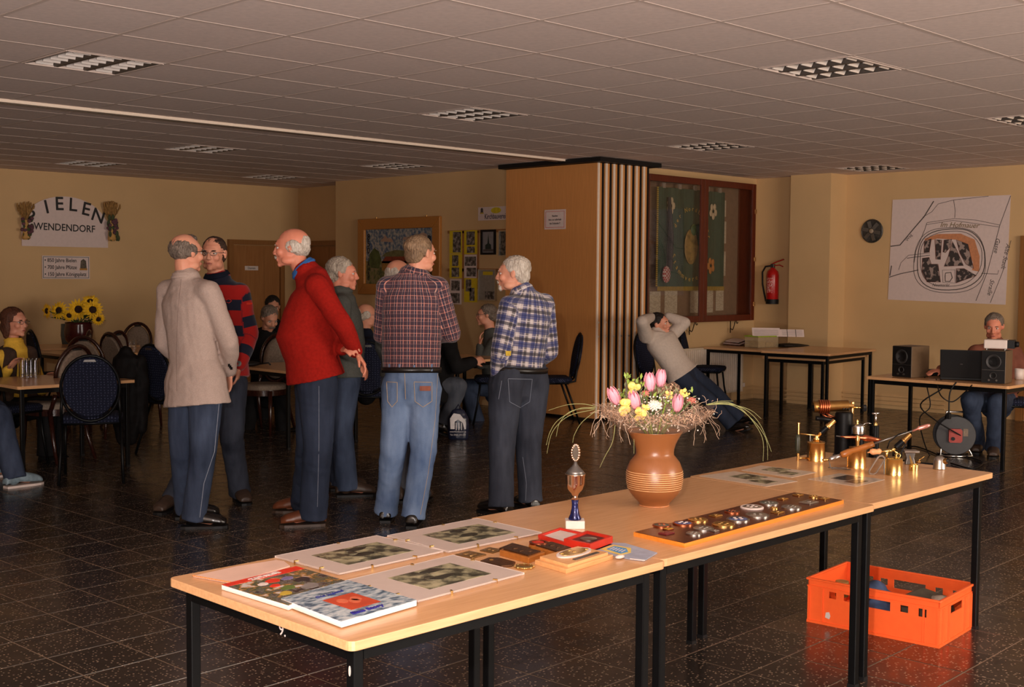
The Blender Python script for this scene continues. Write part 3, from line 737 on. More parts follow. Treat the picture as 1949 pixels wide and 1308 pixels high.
obj('land_part', MB().box(fr_, fr_, 0, w-fr_, fr_+(h_-2*fr_)*.42, .0121, Mf), sheet_mat('land_paint', [(.38, lin((60, 70, 44))), (.5, lin((112, 108, 60))), (.62, lin((132, 112, 84)))], 18, 5), pf, off=po)
def zone(poly_, mat, n_): obj(n_, MB().prism(poly_, .012, .0145, Mf), mat, pf, off=po)
iw, ih = w-2*fr_, h_-2*fr_
def Q(u, v): return (fr_+u*iw, fr_+v*ih)
pgreen = simple('painted_tree_green', (72, 84, 40), .5, var=.4, scale=22)
zone([Q(.08, .30), Q(.2, .28), Q(.24, .45), Q(.2, .6), Q(.13, .66), Q(.06, .55), Q(.05, .4)], pgreen, 'painted_tree')
zone([Q(.25, .25), Q(.62, .25), Q(.62, .42), Q(.43, .42), Q(.25, .42)], simple('painted_house_ochre', (150, 104, 44), .5, var=.3), 'painted_house')
zone([Q(.24, .38), Q(.64, .38), Q(.58, .50), Q(.3, .50)], simple('painted_roof_red', (132, 48, 28), .5, var=.3), 'painted_roof')
zone([Q(.25, .5), Q(.7, .5), Q(.66, .6), Q(.45, .62), Q(.3, .57)], simple('painted_hill', (100, 96, 60), .5, var=.3, scale=20), 'painted_hill')
cloud = simple('painted_cloud', (172, 140, 122), .5, var=.1)
zone([Q(.22, .78), Q(.42, .76), Q(.40, .82), Q(.33, .84), Q(.3, .89), Q(.26, .83)], cloud, 'painted_cloud')
zone([Q(.8, .80), Q(.9, .80), Q(.91, .88), Q(.86, .92), Q(.8, .9)], cloud, 'painted_cloud')
zone([Q(.55, .80), Q(.68, .79), Q(.66, .85), Q(.58, .85)], cloud, 'painted_cloud')
for k, ch in enumerate('850 JAHRE'):
    if ch != ' ': text(ch, .115 if k < 3 else .075, Mf @ Matrix.Translation((*Q(.045, .86-(.125*k if k < 3 else .25+.085*(k-2))), .015)), M['ink'], pf, off=po, fat=.002)
for k, ch in enumerate('BIELEN'): text(ch, .12, Mf @ Matrix.Translation((*Q(.94, .80-.13*k), .015)), M['ink'], pf, off=po, fat=.002)
for u in (.22, .83): obj('hanging_eye', MB().tube([(w*u, h_, .01), (w*u, h_+.02, .01)], .008, 6, Mx=Mf), M['oldbrass'], pf, off=po)

# club notice corner right of the painting
a = onm(906, 420); c = onm(980, 391)
kv = thing('club_sign', 'white sign reading Kirchbauverein on the middle wall', 'sign', a); ko = kv.location
Mk = frame((WX1-.003, a[1], a[2]), (0, -1, 0), (0, 0, 1)); w, h_ = a[1]-c[1], c[2]-a[2]
obj('sheet', MB().box(0, 0, 0, w, h_, .003, Mk), M['paper'], kv, off=ko)
text('Kirchbauverein', .088, Mk @ Matrix.Translation((w*.47, h_*.27, .003)), simple('blue_black_ink', (40, 36, 60), .6), kv, off=ko, width=.72, fat=.0005)
obj('yellow_oval', MB().lathe([(0, 0), (.085, 0), (.085, .002), (0, .002)], n=20, Mx=Mk @ Matrix.Translation((w*.47, h_*.72, .003)) @ Matrix.Diagonal((1, .42, 1, 1))), simple('marker_yellow', (206, 182, 30), .6), kv, off=ko)
for u in (.10, .88):
    cr = obj('crest', MB().prism([(w*u-.022, h_*.56), (w*u+.022, h_*.56), (w*u+.02, h_*.88), (w*u, h_*.96), (w*u-.02, h_*.88)], .003, .0045, Mk), simple('crest_dark', (70, 62, 60), .7, var=.5, scale=60), kv, off=ko)
    obj('crest_base', MB().box(w*u-.03, h_*.50, .003, w*u+.03, h_*.60, .005, Mk), simple('crest_yellow', (190, 160, 60), .7), cr, off=ko)
photo = sheet_mat('dark_photograph', [(.40, lin((38, 34, 34))), (.52, lin((96, 88, 84))), (.66, lin((160, 150, 146)))], 24, 5)
yel = simple('yellow_card', (212, 184, 26), .7, var=.05)
batten = simple('light_wood_batten', (158, 104, 58), .6)
obt = MB()
def rectw(x0, y0, x1, y1): p = onx(x0, y1, WX1-.01); q = onx(x1, y0, WX1-.01); return p, q
for (x0, y0, x1, y1, yl, phs, lab) in [
    (856, 439, 880, 483, True, [(.28, .05, .92, .95)], 'yellow photo card at the top left of the photo strips'),
    (856, 484, 880, 529, True, [(.22, .50, .72, .96), (.18, .04, .78, .44)], 'yellow photo card in the middle of the left photo strip'),
    (857, 532, 879, 579, False, [(.12, .55, .85, .95), (.05, .05, .85, .45)], 'white photo sheet at the bottom of the left photo strip'),
    (884, 438, 909, 484, True, [(.18, .38, .82, .95), (.22, .05, .82, .32)], 'yellow photo card at the top of the right photo strip'),
    (884, 485, 908, 529, False, [(.05, .52, .95, .92), (.2, .06, .95, .44)], 'white photo sheet in the middle of the right photo strip'),
    (884, 530, 909, 575, True, [(.12, .45, .55, .95), (.42, .06, .80, .60)], 'yellow photo card at the bottom of the right photo strip')]:
    p, q = rectw(x0, y0, x1, y1); Mp = frame((WX1-.014, p[1], p[2]), (0, -1, 0), (0, 0, 1)); w, h_ = p[1]-q[1], q[2]-p[2]
    t = thing('photo_card', lab, 'photo card', (WX1-.014, p[1], p[2]), 0, 'photo strips on the middle wall')
    obj('card', MB().box(0, 0, 0, w, h_, .002, Mp), yel if yl else M['paper'], t, off=t.location)
    for a_, b_, c_, d_ in phs: obj('photograph', MB().box(a_*w, b_*h_, .002, c_*w, d_*h_, .003, Mp), photo, t, off=t.location)
bt = thing('wooden_batten_rack', 'thin wooden battens behind the photo strips', 'rack', (WX1, 11.2, 1.2)); bo = bt.location
for yy in (442, 514):
    p = onx(852, yy, WX1-.01); q = onx(985, yy-5, WX1-.01); obj('batten', MB().box(WX1-.012, q[1]-.2, p[2]-.018, WX1-.002, p[1], p[2]+.018), batten, bt, off=bo)
for xx in (881, 909):
    p = onx(xx, 550, WX1-.01); q = onx(xx, 440, WX1-.01); obj('batten', MB().box(WX1-.012, p[1]-.016, p[2], WX1-.003, p[1]+.016, q[2]), batten, bt, off=bo)
def picture(x0, y0, x1, y1, fm, fw_, inner, lab, extra=None):
    p, q = rectw(x0, y0, x1, y1); Mp = frame((WX1-.016, p[1], p[2]), (0, -1, 0), (0, 0, 1)); w, h_ = p[1]-q[1], q[2]-p[2]
    t = thing('framed_picture', lab, 'framed picture', (WX1-.016, p[1], p[2])); o_ = t.location
    b = MB(); b.box(0, 0, 0, w, fw_, .02, Mp); b.box(0, h_-fw_, 0, w, h_, .02, Mp); b.box(0, fw_, 0, fw_, h_-fw_, .02, Mp); b.box(w-fw_, fw_, 0, w, h_-fw_, .02, Mp)
    obj('frame', b, fm, t, off=o_)
    obj('print', MB().box(fw_, fw_, 0, w-fw_, h_-fw_, .006, Mp), inner, t, off=o_)
    if extra: extra(t, Mp, w, h_, o_)
def spire(t, Mp, w, h_, o_):
    obj('photo_ground', MB().box(w*.14, h_*.12, .006, w*.86, h_*.22, .007, Mp), M['greyink'], t, off=o_)
    obj('printed_church', MB().prism([(w*.3, h_*.22), (w*.7, h_*.22), (w*.68, h_*.4), (w*.56, h_*.45), (w*.5, h_*.82), (w*.44, h_*.45), (w*.28, h_*.38)], .006, .0075, Mp), simple('church_silhouette', (30, 44, 40), .6), t, off=o_)
def lower(t, Mp, w, h_, o_):
    obj('yellow_heading', MB().box(w*.25, h_*.82, .006, w*.8, h_*.93, .007, Mp), yel, t, off=o_)
    obj('photograph', MB().box(w*.38, h_*.06, .006, w*.9, h_*.30, .0075, Mp), photo, t, off=o_)
picture(917, 437, 945, 485, M['blackmat'], .025, simple('pale_sky_print', (132, 130, 134), .3), 'small black framed print of a church spire', spire)
picture(912, 513, 946, 572, M['silver'], .010, simple('grey_passepartout', (142, 134, 124), .4), 'silver framed sheet with yellow heading below the church print', lower)
picture(951, 438, 985, 488, M['silver'], .012, sheet_mat('old_group_photo', [(.42, lin((40, 38, 36))), (.6, lin((120, 110, 100)))], 30, 5), 'silver framed group photograph beside the partition')
# ================================================================ PEOPLE
from mathutils.bvhtree import BVHTree
def ringloft(mb, C, A, B, side, n=18, dome=True, flat0=False):
    """tube through centres C, half width A along 'side', half depth B across"""
    C = [V3(c) for c in C]; k = len(C)
    S = [V3(s_) for s_ in side] if isinstance(side, list) else [V3(side)]*k
    T = [unit(C[min(i+1, k-1)]-C[max(i-1, 0)]) for i in range(k)]
    rings = []
    def ring(c, t, s_, a, b):
        s2 = unit(s_-t*np.dot(s_, t)); f = np.cross(t, s2)
        return [c+a*math.cos(2*PI*j/n)*s2+b*math.sin(2*PI*j/n)*f for j in range(n)]
    if dome and not flat0:
        for q, w_ in ((.98, .2), (.8, .6), (.45, .9)): rings.append(ring(C[0]-T[0]*min(A[0], B[0])*q, T[0], S[0], A[0]*w_, B[0]*w_))
    for i in range(k): rings.append(ring(C[i], T[i], S[i], A[i], B[i]))
    if dome:
        for q, w_ in ((.45, .9), (.8, .6), (.98, .2)): rings.append(ring(C[-1]+T[-1]*min(A[-1], B[-1])*q, T[-1], S[-1], A[-1]*w_, B[-1]*w_))
    mb.loft(rings)
def cap(mb, p, q, r0, r1, n=12):
    p = V3(p); q = V3(q); t = unit(q-p); a = np.array([0, 0, 1.]) if abs(t[2]) < .9 else np.array([1., 0, 0])
    ringloft(mb, [p, q], [r0, r1], [r0, r1], np.cross(t, a), n)
def remesh(mb, voxel, smooth=3, decimate=None):
    me = bpy.data.meshes.new('tmp'); me.from_pydata(mb.v, [], mb.f); me.update()
    o = bpy.data.objects.new('tmp', me); COL.objects.link(o)
    r = o.modifiers.new('r', 'REMESH'); r.mode = 'VOXEL'; r.voxel_size = voxel
    if smooth: s_ = o.modifiers.new('s', 'SMOOTH'); s_.iterations = smooth; s_.factor = .5
    dg = bpy.context.evaluated_depsgraph_get(); out = bpy.data.meshes.new_from_object(o.evaluated_get(dg))
    bpy.data.objects.remove(o); bpy.data.meshes.remove(me)
    return out
def getco(me):
    a = np.empty(len(me.vertices)*3, np.float32); me.vertices.foreach_get('co', a); return a.reshape(-1, 3).astype(float)
def setco(me, a): me.vertices.foreach_set('co', a.astype(np.float32).ravel()); me.update()
def getno(me):
    a = np.empty(len(me.vertices)*3, np.float32); me.vertices.foreach_get('normal', a); return a.reshape(-1, 3).astype(float)
def waves(p, seed, k, m=7):
    r = np.random.default_rng(seed); out = 0
    q = p.copy()
    w = np.stack([np.sin(q@(r.normal(size=3)*k*.45)+r.uniform(0, 6)) for _ in range(3)], 1)*.9/k
    q = q+w
    for i in range(m): out = out+np.sin(q@(r.normal(size=3)*k*(.7+.25*i))+r.uniform(0, 6))/(1+.35*i)
    return out/3
def cloth(me, bones, amp=.004, k=28, seed=1, seamdir=None):
    """give cloth folds and a pattern coordinate (around, along, bone)"""
    co = getco(me); no = getno(me)
    best = np.full(len(co), 1e9); U_ = np.zeros(len(co)); V_ = np.zeros(len(co)); I_ = np.zeros(len(co)); fold = np.zeros(len(co))
    for bi, (p, q, r, ref) in enumerate(bones):
        p = V3(p); q = V3(q); L = np.linalg.norm(q-p); t = (q-p)/L
        d = co-p; u = d@t; uc = np.clip(u, 0, L); dist = np.linalg.norm(d-uc[:, None]*t, axis=1)/r
        ref_ = unit(V3(ref)-t*np.dot(V3(ref), t)); oth = np.cross(t, ref_)
        rad = d-u[:, None]*t; ang = np.arctan2(rad@oth, rad@ref_)
        m = dist < best
        best[m] = dist[m]; U_[m] = (ang*r)[m]; V_[m] = u[m]; I_[m] = bi
    f = waves(co*np.array([1, 1, 1.6]), seed, k)
    f2 = waves(co*np.array([1.6, 1.6, .5]), seed+5, k*.7)
    disp = amp*(.6*f+.6*f2)
    setco(me, co+no*disp[:, None])
    at = me.attributes.new('pat', 'FLOAT_VECTOR', 'POINT')
    at.data.foreach_set('vector', np.stack([U_, V_, I_], 1).astype(np.float32).ravel())
def patmat(name, base, bands_u=(), bands_v=(), rough=.9, fine=True):
    """woven pattern: bands = (period, offset, width, colour, strength)"""
    t = NT(name); a = t.n('Attribute'); a.attribute_name = 'pat'
    s_ = t.n('SeparateXYZ'); t.l(a.outputs['Vector'], s_.inputs[0])
    col = t.mix(.0, lin(base), lin(base))
    for ax, bands in ((0, bands_u), (1, bands_v)):
        for per, off, wd, c, stg in bands:
            fr = t.math('FRACT', t.math('DIVIDE', t.math('ADD', s_.outputs[ax], off+10.0), per))
            m = t.math('MULTIPLY', t.math('LESS_THAN', fr, wd/per), stg)
            col = t.mix(m, col, lin(c))
    if fine:
        nz = t.noise(700, 2); col = t.mix(t.math('MULTIPLY', nz, .25), col, (.02, .02, .02), 'MIX')
    t.color(col); t.bump(t.noise(420, 2), .25, .002)
    return t.fin(rough, 0, .2, Sheen_Weight=.15)
def denim(name, dark, light, fade=.5):
    t = NT(name); nz = t.noise(3.2, 3); nf = t.noise(500, 2, stretch=(1, 1, .3)); ns = t.noise(22, 4, stretch=(1, 1, .25))
    c = t.ramp(t.math('ADD', t.math('MULTIPLY', nz, fade), t.math('MULTIPLY', ns, .45)), [(.3, lin(dark)), (.75, lin(light))])
    c = t.mix(t.math('MULTIPLY', nf, .35), c, tuple(v*.4 for v in lin(dark)))
    t.color(c); t.bump(nf, .35, .002)
    return t.fin(.85, 0, .2)
def skin(name, rgb, blotch=(190, 96, 72)):
    t = NT(name); nz = t.noise(14, 4)
    t.color(t.ramp(nz, [(.35, lin(rgb)), (.75, lin(tuple(int(a*.72+b*.28) for a, b in zip(rgb, blotch))))]))
    t.bump(t.noise(300, 3), .12, .002)
    return t.fin(.5, 0, .4, Subsurface_Weight=.05)
def hairmat(name, a, b):
    t = NT(name); nz = t.noise(160, 3, stretch=(1, 1, .25)); n2 = t.noise(18, 2)
    t.color(t.ramp(t.math('ADD', t.math('MULTIPLY', nz, .6), t.math('MULTIPLY', n2, .4)), [(.35, lin(a)), (.65, lin(b))])); t.bump(nz, .8, .006)
    return t.fin(.6, 0, .3)
SK = skin('skin_fair', (212, 150, 122)); SK2 = skin('skin_ruddy', (208, 134, 108)); SK3 = skin('skin_pale', (196, 142, 116))
EYEW = simple('eye_white', (196, 184, 176), .3); EYED = simple('eye_iris', (40, 34, 30), .2); LIP = simple('lip', (158, 86, 74), .5)
H = {'grey': hairmat('hair_grey', (74, 62, 54), (132, 118, 106)), 'white': hairmat('hair_white', (150, 136, 122), (214, 204, 192)), 'silver': hairmat('hair_silver', (116, 104, 92), (186, 172, 156)),
     'brown': hairmat('hair_brown', (38, 26, 20), (70, 50, 38)), 'dark': hairmat('hair_dark', (20, 15, 12), (38, 30, 26)), 'redbrown': hairmat('hair_redbrown', (62, 34, 22), (100, 60, 40)), 'fair': hairmat('hair_fair', (88, 68, 50), (150, 122, 94))}
HAIR = {   # ellipsoids (centre, radii) in head space
    'full': [((0, -.022, .044), (.083, .098, .082)), ((0, -.058, -.012), (.070, .055, .062)), ((-.068, -.014, .020), (.016, .030, .04)), ((.068, -.014, .020), (.016, .030, .04))],
    'short': [((0, -.020, .040), (.080, .096, .080)), ((0, -.055, -.010), (.068, .052, .058)), ((-.068, -.012, .018), (.013, .026, .035)), ((.068, -.012, .018), (.013, .026, .035))],
    'receding': [((0, -.040, .034), (.082, .084, .076)), ((0, -.058, -.012), (.070, .053, .060)), ((-.069, -.008, .022), (.014, .036, .032)), ((.069, -.008, .022), (.014, .036, .032))],
    'ring': [((0, -.050, -.006), (.080, .059, .054)), ((-.070, -.020, .008), (.016, .046, .040)), ((.070, -.020, .008), (.016, .046, .040)), ((0, -.075, .03), (.06, .036, .05))],
    'crownbald': [((0, -.038, .026), (.083, .077, .072)), ((-.069, -.012, .016), (.016, .046, .040)), ((.069, -.012, .016), (.016, .046, .040)), ((0, .030, .085), (.05, .036, .030))],
    'long': [((0, -.026, .042), (.088, .100, .086)), ((0, -.060, -.04), (.080, .055, .085)), ((-.074, -.022, -.04), (.022, .042, .09)), ((.074, -.022, -.04), (.022, .042, .09))]}
def head_prims(mb, Mh):
    e = lambda c, r, n=16, k=10: mb.ell(c, r, Mh, n, k)
    e((0, -.014, .036), (.0745, .096, .080), 20, 12)
    rows = [(.055, .064, .074, .014), (.03, .066, .078, .016), (.0, .063, .076, .017), (-.03, .060, .073, .018), (-.06, .053, .066, .022), (-.085, .042, .052, .032), (-.104, .028, .034, .044)]
    rings = [[(a*math.cos(2*PI*j/20), cy_+b*math.sin(2*PI*j/20), z) for j in range(20)] for z, a, b, cy_ in rows]
    mb.loft(rings, Mx=Mh)
    e((0, .079, -.096), (.021, .016, .017)); e((0, .088, .029), (.040, .010, .012))
    for s_ in (-1, 1):
        e((s_*.036, .066, -.024), (.026, .026, .026)); e((s_*.046, .020, -.074), (.018, .040, .026))
        e((s_*.0115, .104, -.032), (.0085, .011, .0085), 10, 7)
        e((s_*.077, -.006, .0), (.008, .019, .031), 12, 8); e((s_*.081, -.012, .006), (.006, .013, .024), 10, 7)
    rr = [[(a*math.cos(2*PI*j/10), y+b*math.sin(2*PI*j/10), z) for j in range(10)] for z, a, b, y in ((.022, .006, .008, .090), (.004, .0075, .012, .096), (-.016, .0095, .016, .102), (-.032, .0125, .018, .105), (-.039, .009, .012, .102))]
    mb.loft(rr, Mx=Mh)
    e((0, .091, -.057), (.022, .010, .008)); e((0, .090, -.070), (.019, .010, .008))
def hand(mb, W, d, nrm, thumb, curl=.5, s=1.0, spread=.10):
    """d: direction of the hand, nrm: palm side, thumb: side (vector) on which the thumb lies"""
    W = V3(W); d = unit(d); nrm = unit(V3(nrm)-d*np.dot(nrm, d)); w = np.cross(d, nrm)
    if np.dot(w, thumb) < 0: w = -w
    ringloft(mb, [W-d*.03, W, W+d*.03*s, W+d*.085*s], [.024, .025, .037*s, .042*s], [.019, .018, .015*s, .013*s], w, 14)
    for i, (o_, L) in enumerate(((.031, .072), (.0105, .080), (-.0105, .074), (-.031, .058))):
        p = W+d*.082*s+w*o_*s; dd = unit(d+w*o_*spread*10*.6); a = 0
        for j, (fr_, r0, r1) in enumerate(((.45, .0092, .0086), (.32, .0086, .0078), (.23, .0078, .0064))):
            a += curl*(.55 if j == 0 else .8); q = p+(dd*math.cos(a)+nrm*math.sin(a))*L*fr_*s
            cap(mb, p, q, r0*s, r1*s, 8); p = q
    p = W+d*.022*s+w*.024*s+nrm*.006; q = p+unit(d*.75+w*.62+nrm*.25)*.045*s; cap(mb, p, q, .013*s, .0105*s, 8)
    r_ = q+unit(d*.95+w*.1+nrm*.35*(1+curl))*.034*s; cap(mb, q, r_, .0100*s, .0082*s, 8)
def person(label, D, head, face, pitch=0, roll=0, hs=1.0, neck=None, sh=None, el=None, wr=None, hip=None, kn=None, ft=None, ank=None, toe=None,
           top=None, trou=None, shoe=None, skinm=None, hair='short', hairc='grey', belly=0, bend=(0, 0, 0), tr=1.0, legr=1.0, armr=1.0, hem=-.02, flare=0, voxel=.007,
           handd=None, handn=None, thumb=None, curl=(.5, .5), glasses=None, moustache=None, collar=None, belt=None, group=None, fold=.004, seed=1, hemlen=0, extra=None, beard=None, cuff=1.0, seam=None, neckr=.056, colt=.56):
    J = lambda q: pd(q[0], q[1], D+q[2])
    shR, shL = J(sh[0]), J(sh[1]); elR, elL = J(el[0]), J(el[1]); wrR, wrL = J(wr[0]), J(wr[1]); hR, hL = J(hip[0]), J(hip[1]); kR, kL = J(kn[0]), J(kn[1])
    feet = []
    for k in range(2):
        if ft is not None and ft[k] is not None:
            h_, t_ = ft[k]; hp = px(h_[0], h_[1], 0) if len(h_) == 2 else V3(h_); tp = px(t_[0], t_[1], 0)
            dirn = unit((tp-hp)*np.array([1, 1, 0])); L = .285
            if len(ft[k]) > 2: dirn = unit(V3(ft[k][2]))
            feet.append((hp, dirn, hp+dirn*.07+np.array([0, 0, .10])))
        else:
            a_ = J(ank[k]); tt_ = J(toe[k]); dirn = unit(tt_-a_); sdq = unit(np.cross(dirn, [0, 0, 1.])); upq = np.cross(sdq, dirn); feet.append((a_-upq*.10-dirn*.07, dirn, a_))
    aR, aL = feet[0][2], feet[1][2]
    Pm = (hR+hL)/2; S = (shR+shL)/2; upv = unit(S-Pm); side = unit(shR-shL); pside = unit(hR-hL)
    fd = unit(np.cross(upv, side)); bend = bend[0]*side+bend[1]*fd+bend[2]*upv
    root = thing('person', label, 'person', (Pm[0], Pm[1], 0), 0, group); off = np.array(root.location)
    skinm = skinm or SK
    # head frame
    f = unit(face[0]*RT+face[1]*FW*np.array([1, 1, 0])); f = unit(f*np.array([1, 1, 0]))
    r_ = unit(np.cross(f, [0, 0, 1])); u = np.array([0, 0, 1.])
    f2 = f*math.cos(pitch)+u*math.sin(pitch); u2 = -f*math.sin(pitch)+u*math.cos(pitch)
    r2 = r_*math.cos(roll)+u2*math.sin(roll); u3 = -r_*math.sin(roll)+u2*math.cos(roll)
    hc = J(head)
    Mh = Matrix([[r2[i]*hs, f2[i]*hs, u3[i]*hs, hc[i]] for i in range(3)]+[[0, 0, 0, 1]])
    # ---- torso rings
    sw = np.linalg.norm(shR-shL)/2; hw = max(np.linalg.norm(hR-hL)/2, .07)
    prof = [(-.16, .13, .10, 0), (0, hw+.075, .120, 0), (.22, .158, .112, .5), (.45, .160, .114, 1), (.68, max(sw*.93, .16), .118, .5), (.88, max(sw*1.0, .165), .112, .1), (1.0, max(sw*.86, .14), .090, 0), (1.09, .085, .066, 0)]
    nt = V3(Mh @ Vector((0, -.022, -.06)))
    def torso(mb, m, t0, t1=9, extra_hem=0, fl=0, garment=False):
        C = []; A = []; B = []; Sd = []
        ts_ = sorted({p_[0] for p_ in prof if t0 < p_[0] < t1 and p_[0] <= 1.0}|{t0, min(t1, 1.0)}); pt_ = [p_[0] for p_ in prof]
        for t_ in ts_:
            a, b, bl = (float(np.interp(t_, pt_, [p_[k_] for p_ in prof])) for k_ in (1, 2, 3))
            if garment and t_ < 0: a, b = hw+.100, .150
            elif garment and t_ < .16 and hem < .05: a = max(a, hw+.100); b = max(b, .138*legr)
            C.append(Pm+(S-Pm)*t_+bend*math.sin(PI*min(max(t_, 0), 1))+fd*belly*bl*.5); A.append((a+m)*tr); B.append((b+m+belly*bl*.5)*tr)
            Sd.append(unit(pside*(1-min(max(t_, 0), 1))+side*min(max(t_, 0), 1)))
        if extra_hem:
            for q in (.33, .66, 1.0):
                C.insert(0, C[0]-upv*extra_hem/3); A.insert(0, A[0]*(1+fl)); B.insert(0, B[0]*(1+fl)); Sd.insert(0, Sd[0])
        if t1 > 1:
            for w_, a, b in ((.20, .128, .088), (.40, .084, .070)):
                C.append(S+(nt-S)*w_+upv*.004); A.append((a+m)*tr); B.append((b+m)*tr); Sd.append(side)
        ringloft(mb, C, A, B, Sd, 28, True, garment)
    nb = S+(nt-S)*.44
    # ---- body
    mb = MB(); torso(mb, -.012, -.16)
    cap(mb, nb-upv*.03, nt, neckr*1.08, neckr*.98, 16)
    head_prims(mb, Mh)
    for a_, b_, c_ in ((shR, elR, wrR), (shL, elL, wrL)):
        cap(mb, S*.25+a_*.75, a_, .05, .052*armr); cap(mb, a_, b_, .050*armr, .040*armr); cap(mb, b_, c_, .040*armr, .026)
    dirs = []
    for k, (W, E_) in enumerate(((wrR, elR), (wrL, elL))):
        d_ = unit(W-E_) if (handd is None or handd[k] is None) else unit(handd[k][0]*RT+handd[k][1]*FW+handd[k][2]*np.array([0, 0, 1.]))
        n_ = (-fd if True else fd) if (handn is None or handn[k] is None) else handn[k][0]*RT+handn[k][1]*FW+handn[k][2]*np.array([0, 0, 1.])
        th = fd if (thumb is None or thumb[k] is None) else thumb[k][0]*RT+thumb[k][1]*FW+thumb[k][2]*np.array([0, 0, 1.])
        if handn is None or handn[k] is None: n_ = (Pm-W); 
        hand(mb, W+d_*.015, d_, n_, th, curl[k], hs)
    for h_, k_, (hp, dn, a_) in ((hR, kR, feet[0]), (hL, kL, feet[1])):
        cap(mb, h_, k_, .078, .052); cap(mb, k_, a_, .050, .036); upq = np.cross(unit(np.cross(dn, [0, 0, 1.])), dn); cap(mb, a_-upq*.03, a_+dn*.10-upq*.06, .032, .022)
    mb.v = [tuple(V3(v)-off) for v in mb.v]
    me = remesh(mb, voxel, 2)
    body = link('body', me, skinm, root, True)
    # ---- face
    fm = lambda b_, mats, n_, par=body: obj(n_, b_, mats, par, smooth=True, off=off)
    for s_ in (-1, 1):
        ey = fm(MB().ell((s_*.031, .0765, .003), (.0145, .0125, .0085), Mh, 10, 7), EYEW, 'eye')
        fm(MB().ell((s_*.031, .0855, .003), (.0060, .0045, .0060), Mh, 8, 6), EYED, 'iris', root)
        fm(MB().ell((s_*.031, .093, .021), (.018, .005, .0042), Mh, 8, 5), H[hairc] if hairc != 'white' else H['silver'], 'eyebrow')
    fm(MB().ell((0, .0975, -.0635), (.021, .0055, .0065), Mh, 10, 6), LIP, 'mouth')
    if moustache: fm(MB().ell((0, .102, -.050), (.027, .009, .009), Mh, 12, 6).ell((-.02, .098, -.056), (.012, .008, .009), Mh, 8, 5).ell((.02, .098, -.056), (.012, .008, .009), Mh, 8, 5), H[moustache], 'moustache')
    if beard:
        fm(MB().ell((0, .083, -.092), (.028, .017, .022), Mh, 12, 8).ell((0, .090, -.078), (.020, .010, .010), Mh, 8, 5), H[beard], 'beard')
    # ---- hair
    if hair:
        hb = MB()
        for c_, rr in HAIR[hair]: hb.ell(c_, rr, Mh, 18, 12)
        hb.v = [tuple(V3(v)-off) for v in hb.v]
        hm = remesh(hb, .005, 2); co = getco(hm); no = getno(hm)
        setco(hm, co+no*(waves(co*np.array([1, 1, .45]), seed+3, 260, 9)*.0034+waves(co, seed+4, 70)*.0028)[:, None])
        link('hair', hm, H[hairc], root, True)
    if glasses:
        gm = M['blackmat'] if glasses == 'dark' else M['steel']
        g_ = MB()
        for s_ in (-1, 1):
            g_.tube([(s_*.033+.023*math.cos(a_), .107-.004*abs(math.cos(a_)), .002+.014*math.sin(a_)) for a_ in np.linspace(0, 2*PI, 14, endpoint=False)], .0016, 6, True, Mx=Mh)
            g_.tube([(s_*.056, .104, .008), (s_*.074, .085, .009), (s_*.083, -.002, .008), (s_*.082, -.016, -.008)], .0019, 6, Mx=Mh)
        g_.tube([(-.010, .107, .006), (0, .110, .008), (.010, .107, .006)], .0016, 6, Mx=Mh)
        gl = obj('glasses', g_, gm, root, smooth=True, off=off)
        for s_ in (-1, 1): obj('lens', MB().ell((s_*.033, .1065, .002), (.022, .001, .0135), Mh, 12, 4), M['pane'], gl, off=off)
    # ---- upper garment
    tb = MB(); torso(tb, .010, hem if hem >= -.16 else -.16, 9, hemlen, flare, True)
    arms = []
    for a_, b_, c_ in ((shR, elR, wrR), (shL, elL, wrL)):
        c2 = b_+(c_-b_)*cuff
        cap(tb, S*.3+a_*.7, a_, .068*armr, .070*armr, 16); cap(tb, S+(nt-S)*.20+(a_-S)*.25, a_-upv*.002, .060, .066*armr, 16); ringloft(tb, [a_, a_*.5+b_*.5, b_], [.069*armr, .062*armr, .056*armr], [.069*armr, .062*armr, .056*armr], fd, 16)
        ringloft(tb, [b_, b_*.5+c2*.5, c2], [.056*armr, .051*armr, .042*armr], [.056*armr, .051*armr, .042*armr], fd if abs(np.dot(unit(c2-b_), fd)) < .9 else upv, 16)
    tb.v = [tuple(V3(v)-off) for v in tb.v]
    vm = max(voxel*1.15, .008)
    tm_ = remesh(tb, vm, 3)
    sd = seam if seam is not None else None
    sref = (seam[0]*RT+seam[1]*FW) if seam is not None else -np.array(FW)*1.0
    refs = sref
    bones = [(Pm-off-upv*.2, S-off, .165, refs)]
    for a_, b_, c_ in ((shR, elR, wrR), (shL, elL, wrL)):
        bones += [(a_-off+unit(b_-a_)*.04, b_-off, .068, refs), (b_-off, c_-off, .055, refs)]
    cloth(tm_, bones, fold, 26, seed)
    topo = link('top', tm_, top, root, True)
    if collar:
        cb = MB(); ax = unit(nt-nb); s2 = unit(side-ax*np.dot(side, ax)); f_ = np.cross(ax, s2)
        base = S+(nt-S)*colt; R_ = neckr+.014
        for lift, rr, th_ in ((.006, R_+.008, .013), (.026, R_+.001, .009)):
            cb.tube([base+ax*(lift-.012*math.cos(a_-PI/2))+(s2*math.cos(a_)+f_*math.sin(a_))*rr for a_ in np.linspace(0, 2*PI, 26, endpoint=False)], th_, 8, True)
        cb.v = [tuple(V3(v)-off) for v in cb.v]; cm = remesh(cb, .006, 1); cloth(cm, [(base-off, nt-off, .07, sref)], .001, 30, 2)
        link('collar', cm, collar, root, True)
    # ---- trousers
    jb = MB(); torso(jb, .002, -.16, .13)
    bon = []
